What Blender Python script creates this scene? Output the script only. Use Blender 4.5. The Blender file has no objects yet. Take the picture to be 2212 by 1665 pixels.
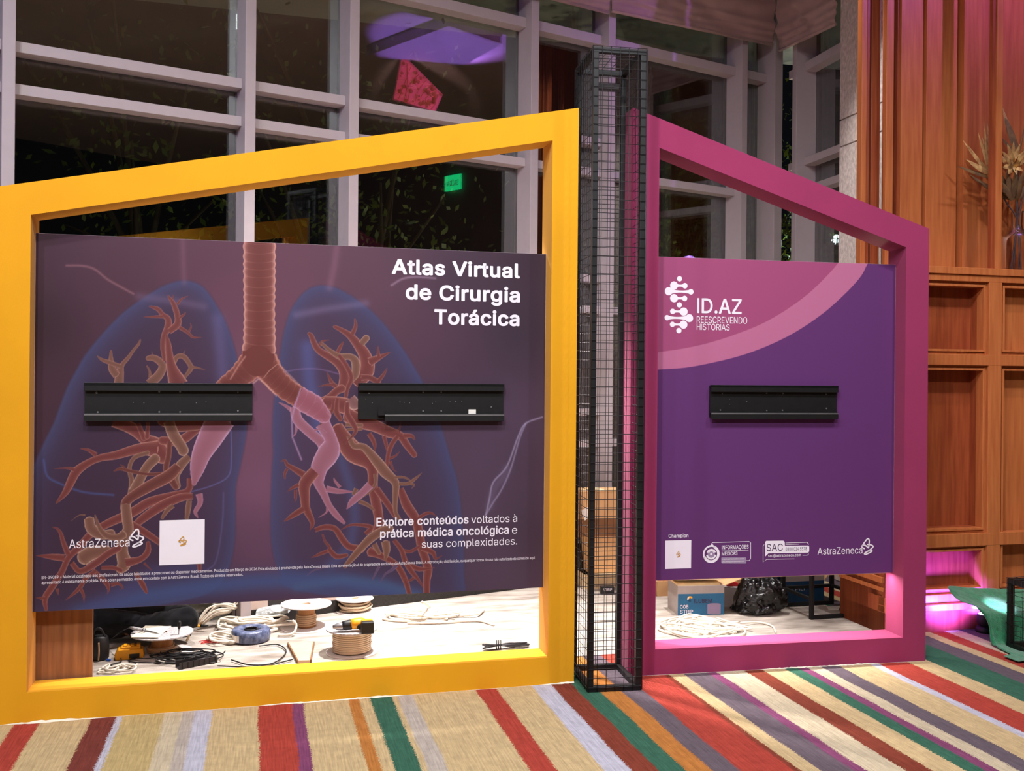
import bpy, bmesh, math, random
import numpy as np
from mathutils import Vector, Matrix

# ---------------------------------------------------------------- camera, world, lights, exposure
sc = bpy.context.scene
F, CX, H0, ROLL, CAMH = 2100.0, 1106.0, 810.0, 0.0088, 1.5
CR, SR = math.cos(ROLL), math.sin(ROLL)
cam_data = bpy.data.cameras.new('camera')
cam_data.sensor_width = 36.0
cam_data.lens = F / 2212.0 * 36.0
cam_data.shift_y = -(832.5 - H0) / 2212.0
cam_data.clip_start = 0.05
cam = bpy.data.objects.new('camera', cam_data)
sc.collection.objects.link(cam)
cam.matrix_world = Matrix(((CR, -SR, 0, 0), (0, 0, -1, 0), (SR, CR, 0, CAMH), (0, 0, 0, 1)))
sc.camera = cam
sc.view_settings.view_transform = 'Standard'
sc.view_settings.look = 'None'
sc.view_settings.gamma = 1.0
sc.view_settings.use_curve_mapping = False
sc.view_settings.exposure = 0.0

world = bpy.data.worlds.new('night_sky')
sc.world = world
world.use_nodes = True
world.node_tree.nodes['Background'].inputs['Color'].default_value = (0.010, 0.011, 0.014, 1)
world.node_tree.nodes['Background'].inputs['Strength'].default_value = 0.25


def spot(name, loc, target, energy, color, angle, blend, radius):
    d = bpy.data.lights.new(name, 'SPOT')
    d.energy, d.color = energy, color
    d.spot_size, d.spot_blend, d.shadow_soft_size = math.radians(angle), blend, radius
    o = bpy.data.objects.new(name, d)
    sc.collection.objects.link(o)
    o.location = loc
    o.rotation_euler = (Vector(target) - Vector(loc)).to_track_quat('-Z', 'Y').to_euler()
    return o


WARM = (0.95, 0.965, 1.0)
NEUT = (1.0, 0.96, 0.93)
CEIL = 5.2
# ceiling downlights over the hall, a little in front of the displays
for x, y, tx, ty, e, ang in [(-2.3, 1.7, -1.7, 3.9, 330, 120), (-0.5, 1.9, -0.4, 4.1, 330, 120), (0.9, 2.7, 1.0, 4.5, 300, 110),
                             (2.9, 2.9, 2.1, 4.9, 365, 96), (-1.4, -0.6, -1.2, 2.8, 620, 120), (0.9, -0.4, 0.9, 3.1, 560, 120)]:
    spot('ceiling_downlight_lamp', (x, y, CEIL - 0.06), (tx, ty, 0.5), e, WARM, ang, 1.0, 0.10)
# downlights along the glazing, behind the display walls
for x, y, tx, ty, e in [(-1.15, 5.32, -1.1, 5.2, 700), (0.25, 6.05, 0.28, 5.95, 900), (1.45, 6.75, 1.45, 6.65, 250)]:
    spot('window_downlight_lamp', (x, y, CEIL - 0.06), (tx, ty, 0.0), e, NEUT, 33, 0.3, 0.05)
# bright work lamps behind the displays, turned to the carpet
spot('work_lamp', (-0.25, 5.50, 2.85), (-0.22, 4.95, 0.0), 800, NEUT, 78, 0.6, 0.04)
spot('work_lamp', (1.36, 5.90, 2.90), (1.40, 5.35, 0.0), 160, NEUT, 52, 0.9, 0.04)
# wall washer on the stone facing
spot('stone_wash_lamp', (1.75, 6.1, CEIL - 0.06), (2.66, 6.85, 2.2), 330, NEUT, 34, 0.9, 0.03)
# violet and pink party washes
spot('violet_wash_lamp', (-3.6, 1.2, 3.6), (-1.9, 5.2, 3.3), 85, (0.45, 0.20, 1.0), 60, 0.8, 0.1)
spot('pink_wash_lamp', (3.9, 4.2, CEIL - 0.1), (3.1, 6.2, 4.6), 210, (0.75, 0.30, 1.5), 72, 1.0, 0.03)
# narrow accent light over the vase ledge
spot('ledge_accent_lamp', (3.05, 4.0, CEIL - 0.06), (2.95, 6.05, 2.6), 800, (1.0, 0.84, 0.66), 50, 0.9, 0.03)

# ---------------------------------------------------------------- pixel geometry helpers


def ray(px, py):
    dx, dy = px - CX, py - H0
    a, b = dx * CR + dy * SR, -dx * SR + dy * CR
    return Vector((a / F, 1.0, -b / F))


def floor_at(px, py, z=0.0):
    r = ray(px, py)
    t = (CAMH - z) / -r.z
    return Vector((r.x * t, t, z))


class Fr:
    """upright plane frame: u along the wall, d behind its face, z up"""
    def __init__(s, ox, oy, ux, uy):
        l = math.hypot(ux, uy)
        s.o, s.u, s.v = Vector((ox, oy, 0)), Vector((ux / l, uy / l, 0)), Vector((-uy / l, ux / l, 0))
        s.rz = math.atan2(uy, ux)

    def at(s, px, py, d=0.0):
        r = ray(px, py)
        o = Vector((0, 0, CAMH))
        t = (d - (o - s.o).dot(s.v)) / r.dot(s.v)
        p = o + r * t
        return (p - s.o).dot(s.u), p.z

    def P(s, u, d, z):
        return s.o + s.u * u + s.v * d + Vector((0, 0, z))

    def inv(s, p):
        q = Vector((p[0], p[1], 0)) - s.o
        return q.dot(s.u), q.dot(s.v)


fo = floor_at(620, 1520)
YF = Fr(fo.x, fo.y, 0.968, 0.2513)          # yellow display
fo = floor_at(1692, 1443.5)
MF = Fr(fo.x, fo.y, 0.9815, 0.1914)         # magenta display
fo = floor_at(800, 1313)
WF = Fr(fo.x, fo.y, 0.853, 0.522)           # glazed wall
fo = floor_at(2000, 1365)
BF = Fr(fo.x, fo.y, 0.968, 0.2513)          # wood wall

# ---------------------------------------------------------------- materials
sc.cycles.use_denoising = True
sc.cycles.max_bounces = 8
sc.cycles.transparent_max_bounces = 24
rng = random.Random(11)
ART_NU, ART_NZ = 1000, 720


def lin(c, k=1.0):
    return tuple(((x / 255.0) / 12.92 if x / 255.0 <= 0.04045 else ((x / 255.0 + 0.055) / 1.055) ** 2.4) * k for x in c[:3])


M = {}


def mat(name, rgb, rough=0.6, metal=0.0, var=0.06, scale=14.0, bump=0.0, bscale=120.0, spec=0.4, k=1.0,
        stretch=None, rgb2=None, trans=0.0, alpha=1.0, sheen=0.0, emit=None, estr=0.0):
    m = bpy.data.materials.new(name)
    m.use_nodes = True
    nt = m.node_tree
    b = nt.nodes['Principled BSDF']
    tc = nt.nodes.new('ShaderNodeTexCoord')
    mp = nt.nodes.new('ShaderNodeMapping')
    nt.links.new(tc.outputs['Object'], mp.inputs['Vector'])
    mp.inputs['Scale'].default_value = stretch or (1, 1, 1)
    n = nt.nodes.new('ShaderNodeTexNoise')
    n.inputs['Scale'].default_value = scale
    n.inputs['Detail'].default_value = 5.0
    nt.links.new(mp.outputs['Vector'], n.inputs['Vector'])
    cr = nt.nodes.new('ShaderNodeValToRGB')
    c = lin(rgb, k)
    c2 = lin(rgb2, k) if rgb2 else tuple(x * (1 - 2 * var) for x in c)
    c1 = c if rgb2 else tuple(min(1.0, x * (1 + var)) for x in c)
    cr.color_ramp.elements[0].position, cr.color_ramp.elements[1].position = 0.3, 0.7
    cr.color_ramp.elements[0].color = (*c2, 1)
    cr.color_ramp.elements[1].color = (*c1, 1)
    nt.links.new(n.outputs['Fac'], cr.inputs['Fac'])
    nt.links.new(cr.outputs['Color'], b.inputs['Base Color'])
    b.inputs['Roughness'].default_value = rough
    b.inputs['Metallic'].default_value = metal
    b.inputs['Specular IOR Level'].default_value = spec
    b.inputs['Transmission Weight'].default_value = trans
    b.inputs['Alpha'].default_value = alpha
    b.inputs['Sheen Weight'].default_value = sheen
    if emit:
        b.inputs['Emission Color'].default_value = (*lin(emit), 1)
        b.inputs['Emission Strength'].default_value = estr
    if bump:
        n2 = nt.nodes.new('ShaderNodeTexNoise')
        n2.inputs['Scale'].default_value = bscale
        n2.inputs['Detail'].default_value = 4.0
        nt.links.new(mp.outputs['Vector'], n2.inputs['Vector'])
        bp = nt.nodes.new('ShaderNodeBump')
        bp.inputs['Strength'].default_value = bump
        bp.inputs['Distance'].default_value = 0.01
        nt.links.new(n2.outputs['Fac'], bp.inputs['Height'])
        nt.links.new(bp.outputs['Normal'], b.inputs['Normal'])
    M[name] = m
    return m


mat('yellow_fabric', (224, 157, 24), 0.75, var=0.03, scale=3, bump=0.12, bscale=420, sheen=0.1, spec=0.15)
mat('magenta_fabric', (145, 47, 87), 0.75, var=0.03, scale=3, bump=0.12, bscale=420, sheen=0.1, spec=0.15)
mat('torn_paper', (235, 225, 205), 0.85, var=0.1)
mat('white_vinyl', (232, 224, 234), 0.5, var=0.01)
mat('gold_ink', (205, 150, 60), 0.5, var=0.02)
mat('grey_ink', (150, 130, 160), 0.5, var=0.02)
mat('dark_ink', (62, 48, 78), 0.5, var=0.02)
mat('panel_edge', (205, 190, 195), 0.7)
mat('black_steel', (17, 15, 17), 0.5, 0.1, var=0.2, scale=30, spec=0.5)
mat('black_matte', (17, 15, 17), 0.6, var=0.2, scale=30, spec=0.35)
mat('bare_steel', (175, 172, 175), 0.35, 0.8, var=0.1)
mat('wire_steel', (58, 54, 56), 0.45, 0.5, var=0.1)
mat('white_plastic', (232, 226, 220), 0.45, var=0.03)
mat('mullion_paint', (184, 172, 175), 0.5, var=0.02)
mat('plaster_ceiling', (205, 196, 190), 0.85, var=0.03, scale=2)
mat('plaster_wall', (120, 110, 106), 0.85, var=0.05, scale=2)
mat('dark_wall', (45, 42, 45), 0.8, var=0.1, scale=3)
mat('skirting_black', (38, 34, 33), 0.55, var=0.3, scale=60)
mat('sill_beige', (205, 182, 170), 0.6, var=0.05)
mat('stone', (224, 210, 204), 0.9, var=0.1, scale=55, bump=0.35, bscale=70, stretch=(1, 1, 0.55), rgb2=(178, 164, 158))
mat('wood', (196, 116, 66), 0.42, var=0.1, scale=9, stretch=(5, 5, 0.35), rgb2=(172, 94, 52), spec=0.35)
mat('wood_red', (162, 82, 47), 0.42, var=0.1, scale=9, stretch=(5, 5, 0.35), rgb2=(134, 60, 34), spec=0.35)
mat('wood_board', (150, 98, 62), 0.5, var=0.1, scale=8, stretch=(6, 6, 0.4), rgb2=(122, 76, 48))
mat('shade_fabric', (172, 142, 136), 0.9, var=0.05, scale=6, bump=0.1, bscale=300, sheen=0.2, spec=0.1)
mat('green_felt', (38, 128, 84), 0.95, var=0.2, scale=40, bump=0.6, bscale=200, sheen=0.4, spec=0.05)
mat('rope_white', (232, 222, 206), 0.5, var=0.05)
mat('rope_cream', (214, 192, 164), 0.5, var=0.05)
mat('rope_tan', (186, 152, 118), 0.55, var=0.05)
mat('cable_black', (30, 28, 30), 0.5, var=0.1)
mat('cardboard_core', (168, 118, 74), 0.8, var=0.06)
mat('cardboard', (214, 170, 122), 0.85, var=0.06, scale=6)
mat('cardboard_pale', (236, 212, 170), 0.85, var=0.06, scale=6)
mat('carton_grey', (168, 156, 152), 0.8, var=0.05)
mat('carton_blue', (36, 100, 140), 0.5, var=0.05)
mat('carton_navy', (28, 66, 100), 0.5, var=0.1)
mat('paper_cream', (246, 238, 218), 0.7, var=0.02)
mat('flange_print', (222, 216, 214), 0.6, var=0.2, scale=90, rgb2=(150, 148, 156))
mat('flange_white', (230, 224, 220), 0.6, var=0.03)
mat('tool_yellow', (232, 158, 18), 0.45, var=0.05)
mat('tool_black', (28, 27, 29), 0.5, var=0.15)
mat('wrap_blue', (48, 58, 92), 0.3, var=0.2, scale=40, bump=0.4, bscale=60, rgb2=(120, 130, 160))
mat('plastic_wrap', (205, 212, 216), 0.12, var=0.2, scale=50, bump=0.8, bscale=50, spec=0.8)
mat('bag_black', (16, 15, 17), 0.24, var=0.3, scale=12, bump=0.9, bscale=26, spec=0.5)
mat('trouser_black', (30, 31, 36), 0.85, var=0.25, scale=16, bump=0.4, bscale=22, sheen=0.15, spec=0.1)
mat('shirt_dark', (36, 37, 42), 0.85, var=0.15, scale=10, sheen=0.15, spec=0.1)
mat('skin', (176, 122, 94), 0.55, var=0.05)
mat('hair_dark', (28, 22, 20), 0.6, var=0.2, scale=60)
mat('shoe_sole', (206, 184, 150), 0.7)
mat('red_plastic', (190, 40, 40), 0.35)
mat('tan_board', (214, 178, 148), 0.7, var=0.06, scale=8)
mat('tan_edge', (130, 90, 58), 0.8)
mat('blue_plastic', (50, 90, 180), 0.4)
mat('box_dark', (62, 56, 56), 0.75, var=0.1)
mat('leaf_garden', (52, 80, 24), 0.5, var=0.3, scale=3, rgb2=(110, 120, 40))
mat('bark', (84, 72, 58), 0.9, var=0.2, scale=8, bump=0.6, bscale=30)
mat('soil', (40, 34, 28), 0.95, var=0.2)
mat('dried_petal', (232, 190, 128), 0.7, var=0.15, scale=20, rgb2=(150, 96, 56))
mat('dried_leaf', (150, 116, 78), 0.7, var=0.2, scale=15, rgb2=(96, 70, 58))
mat('dried_core', (196, 140, 62), 0.8, var=0.2, scale=60, rgb2=(110, 60, 30))
mat('dried_stem', (84, 66, 70), 0.8, var=0.2)
mat('pink_cloth', (214, 96, 120), 0.8, var=0.1, scale=7)
mat('lamp_glow', (255, 255, 255), 0.5, emit=(225, 245, 255), estr=14.0)
mat('strip_glow', (255, 255, 255), 0.5, emit=(250, 225, 255), estr=7.0)
mat('downlight_dark', (50, 46, 44), 0.5)


def exit_mat():
    m = mat('exit_green', (20, 150, 90), 0.4, emit=(20, 190, 110), estr=3.2)
    return m


exit_mat()


def glass_mat(name, rough, tint, refl, gain):
    m = bpy.data.materials.new(name)
    m.use_nodes = True
    nt = m.node_tree
    nt.nodes.clear()
    out = nt.nodes.new('ShaderNodeOutputMaterial')
    mix = nt.nodes.new('ShaderNodeMixShader')
    tr = nt.nodes.new('ShaderNodeBsdfTransparent')
    gl = nt.nodes.new('ShaderNodeBsdfGlossy')
    fr = nt.nodes.new('ShaderNodeFresnel')
    mul = nt.nodes.new('ShaderNodeMath')
    mul.operation = 'MULTIPLY_ADD'
    fr.inputs['IOR'].default_value = 1.5
    mul.inputs[1].default_value = gain
    mul.inputs[2].default_value = refl
    n = nt.nodes.new('ShaderNodeTexNoise')
    n.inputs['Scale'].default_value = 1.5
    cr = nt.nodes.new('ShaderNodeValToRGB')
    cr.color_ramp.elements[0].color = (*[x * 0.94 for x in tint], 1)
    cr.color_ramp.elements[1].color = (*tint, 1)
    nt.links.new(n.outputs['Fac'], cr.inputs['Fac'])
    nt.links.new(cr.outputs['Color'], tr.inputs['Color'])
    gl.inputs['Roughness'].default_value = rough
    nt.links.new(fr.outputs['Fac'], mul.inputs[0])
    nt.links.new(mul.outputs[0], mix.inputs['Fac'])
    nt.links.new(tr.outputs[0], mix.inputs[1])
    nt.links.new(gl.outputs[0], mix.inputs[2])
    nt.links.new(mix.outputs[0], out.inputs['Surface'])
    M[name] = m


glass_mat('window_glass', 0.0, (0.80, 0.84, 0.82), 0.19, 0.6)
glass_mat('vase_glass', 0.02, (0.97, 0.95, 0.96), 0.01, 1.2)


def print_mat(name, rough):
    m = bpy.data.materials.new(name)
    m.use_nodes = True
    nt = m.node_tree
    b = nt.nodes['Principled BSDF']
    a = nt.nodes.new('ShaderNodeAttribute')
    a.attribute_name = 'print'
    nt.links.new(a.outputs['Color'], b.inputs['Base Color'])
    b.inputs['Roughness'].default_value = rough
    b.inputs['Specular IOR Level'].default_value = 0.3
    M[name] = m


print_mat('printed_vinyl', 0.5)
print_mat('printed_leaf', 0.6)


# ---------------------------------------------------------------- mesh building
OFF = {}


class MB:
    def __init__(s):
        s.bm = bmesh.new()

    def box(s, x0, x1, y0, y1, z0, z1):
        return s.prism([(x0, z0), (x1, z0), (x1, z1), (x0, z1)], y0, y1)

    def prism(s, poly, y0, y1):
        a = [s.bm.verts.new((x, y0, z)) for x, z in poly]
        b = [s.bm.verts.new((x, y1, z)) for x, z in poly]
        s.bm.faces.new(a)
        s.bm.faces.new(b[::-1])
        n = len(poly)
        for i in range(n):
            s.bm.faces.new((a[i], b[i], b[(i + 1) % n], a[(i + 1) % n]))
        return s

    def slab(s, poly, z0, z1):
        a = [s.bm.verts.new((x, y, z0)) for x, y in poly]
        b = [s.bm.verts.new((x, y, z1)) for x, y in poly]
        s.bm.faces.new(a[::-1])
        s.bm.faces.new(b)
        n = len(poly)
        for i in range(n):
            s.bm.faces.new((a[i], a[(i + 1) % n], b[(i + 1) % n], b[i]))
        return s

    def face(s, pts):
        s.bm.faces.new([s.bm.verts.new(p) for p in pts])
        return s

    def sheet(s, rows, closed=False):
        vs = [[s.bm.verts.new(p) for p in r] for r in rows]
        for i in range(len(vs) - 1):
            n = len(vs[i])
            for j in range(n if closed else n - 1):
                s.bm.faces.new((vs[i][j], vs[i][(j + 1) % n], vs[i + 1][(j + 1) % n], vs[i + 1][j]))
        return vs

    def tube(s, pts, r, n=6, cap=True):
        pts = [Vector(p) for p in pts]
        rr = r if isinstance(r, (list, tuple)) else [r] * len(pts)
        rows = []
        prev = None
        for i, p in enumerate(pts):
            t = (pts[min(i + 1, len(pts) - 1)] - pts[max(i - 1, 0)])
            if t.length < 1e-9:
                t = Vector((0, 0, 1))
            t.normalize()
            if prev is None:
                prev = t.orthogonal()
            a = prev - t * prev.dot(t)
            if a.length < 1e-6:
                a = t.orthogonal()
            a.normalize()
            prev = a
            b = t.cross(a)
            off = math.pi / n
            rows.append([p + (a * math.cos(2 * math.pi * k / n + off) + b * math.sin(2 * math.pi * k / n + off)) * rr[i] for k in range(n)])
        vs = s.sheet(rows, True)
        if cap:
            s.bm.faces.new(vs[0][::-1])
            s.bm.faces.new(vs[-1])
        return s

    def bar(s, p, q, w, h=None):
        """square-section bar"""
        return s.tube([p, q], w * math.sqrt(2) / 2, 4)

    def lathe(s, prof, cx=0, cy=0, z=0, n=24, cap=True):
        rows = [[(cx + r * math.cos(2 * math.pi * k / n), cy + r * math.sin(2 * math.pi * k / n), z + h) for k in range(n)] for r, h in prof]
        vs = s.sheet(rows, True)
        if cap:
            if prof[0][0] > 1e-5:
                s.bm.faces.new(vs[0][::-1])
            if prof[-1][0] > 1e-5:
                s.bm.faces.new(vs[-1])
        return s

    def ball(s, c, r, sx=1, sy=1, sz=1, n=12):
        prof = [(r * math.sin(math.pi * i / n) + 1e-5, -r * math.cos(math.pi * i / n)) for i in range(n + 1)]
        rows = [[(c[0] + sx * p * math.cos(2 * math.pi * k / n), c[1] + sy * p * math.sin(2 * math.pi * k / n), c[2] + sz * h) for k in range(n)] for p, h in prof]
        s.sheet(rows, True)
        return s

    def build(s, name, m, parent=None, smooth=False, bevel=0.0, frame=None, off=None, tri=False):
        if off is None and parent is not None:
            off = OFF.get(parent.name, (0, 0, 0))
        if off:
            bmesh.ops.translate(s.bm, vec=-Vector(off), verts=s.bm.verts)
        bmesh.ops.recalc_face_normals(s.bm, faces=s.bm.faces)
        me = bpy.data.meshes.new(name)
        s.bm.to_mesh(me)
        s.bm.free()
        if smooth:
            me.polygons.foreach_set('use_smooth', [True] * len(me.polygons))
        return link(name, me, m, parent, bevel, frame, off)


def link(name, me, m, parent=None, bevel=0.0, frame=None, off=None):
    me.materials.append(M[m] if isinstance(m, str) else m)
    o = bpy.data.objects.new(name, me)
    sc.collection.objects.link(o)
    if parent is not None:
        o.parent = parent
        OFF[o.name] = OFF.get(parent.name, (0, 0, 0))
    elif frame is not None:
        f = off or (0, 0, 0)
        o.location = frame.P(*f)
        o.rotation_euler = (0, 0, frame.rz)
        OFF[o.name] = tuple(f)
    else:
        o.location = off or (0, 0, 0)
        OFF[o.name] = tuple(off or (0, 0, 0))
    if bevel:
        b = o.modifiers.new('bevel', 'BEVEL')
        b.width, b.segments, b.limit_method = bevel, 2, 'ANGLE'
        b.harden_normals = False
    return o


def tag(o, label=None, cat=None, group=None, kind=None):
    if label:
        o['label'] = label
    if cat:
        o['category'] = cat
    if group:
        o['group'] = group
    if kind:
        o['kind'] = kind
    return o


def thing(name, label, cat, frame=None, off=(0, 0, 0), group=None, kind=None):
    o = bpy.data.objects.new(name, None)
    o.empty_display_size = 0.1
    sc.collection.objects.link(o)
    if frame:
        o.location = frame.P(*off)
        o.rotation_euler = (0, 0, frame.rz)
    else:
        o.location = off
    OFF[o.name] = tuple(off)
    return tag(o, label, cat, group, kind)


WORLD = Fr(0, 0, 1, 0)      # plain world axes: (x, y, z)
def lettering(name, body, frame, d, p0, p1, capH, m, parent, bold=0.0, shear=0.0, spacing=1.0, label=None):
    """flat lettering on an upright face; p0,p1 = base-line ends (pixels), capH = capital height in pixels"""
    me, co = text_mesh(body, bold, shear, spacing)
    u0, z0 = frame.at(*p0, d)
    u1, z1 = frame.at(*p1, d)
    _, zt = frame.at(p0[0], p0[1] - capH, d)
    sx = (u1 - u0) / (co[:, 0].max() - co[:, 0].min())
    sz = (zt - z0) / CAP
    off = OFF.get(parent.name, (0, 0, 0)) if parent else (0, 0, 0)
    zb = (z0 + z1) / 2
    out = np.empty_like(co)
    out[:, 0] = u0 + (co[:, 0] - co[:, 0].min()) * sx - off[0]
    out[:, 1] = d - off[1] - co[:, 2]
    out[:, 2] = zb + co[:, 1] * sz - off[2]
    me.vertices.foreach_set('co', out.ravel())
    me.update()
    me.name = name
    o = link(name, me, m, parent)
    if label:
        o['label'] = label
    return o


def stroke(mb, pts, w, y):
    """flat ribbon along pts (x,z) at depth y"""
    pts = [Vector((p[0], p[1])) for p in pts]
    L, R = [], []
    for i, p in enumerate(pts):
        t = (pts[min(i + 1, len(pts) - 1)] - pts[max(i - 1, 0)]).normalized()
        n = Vector((-t.y, t.x)) * w / 2
        L.append((p.x + n.x, y, p.y + n.y))
        R.append((p.x - n.x, y, p.y - n.y))
    mb.sheet([L, R])
    return mb


def disc(mb, cx, cz, r, y, n=28, r0=0.0, a0=0.0, a1=2 * math.pi):
    if r0:
        A = [(cx + r * math.cos(a0 + (a1 - a0) * k / n), y, cz + r * math.sin(a0 + (a1 - a0) * k / n)) for k in range(n + 1)]
        B = [(cx + r0 * math.cos(a0 + (a1 - a0) * k / n), y, cz + r0 * math.sin(a0 + (a1 - a0) * k / n)) for k in range(n + 1)]
        mb.sheet([A, B])
    else:
        mb.face([(cx + r * math.cos(2 * math.pi * k / n), y, cz + r * math.sin(2 * math.pi * k / n)) for k in range(n)])
    return mb


def smooth_path(pts, n=8):
    """Catmull-Rom through pts"""
    P = [Vector(p) for p in pts]
    P = [P[0] * 2 - P[1]] + P + [P[-1] * 2 - P[-2]]
    out = []
    for i in range(1, len(P) - 2):
        a, b, c, d = P[i - 1:i + 3]
        for k in range(n):
            t = k / n
            out.append(0.5 * (2 * b + (c - a) * t + (2 * a - 5 * b + 4 * c - d) * t * t + (3 * b - a - 3 * c + d) * t ** 3))
    out.append(P[-2])
    return out

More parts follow.
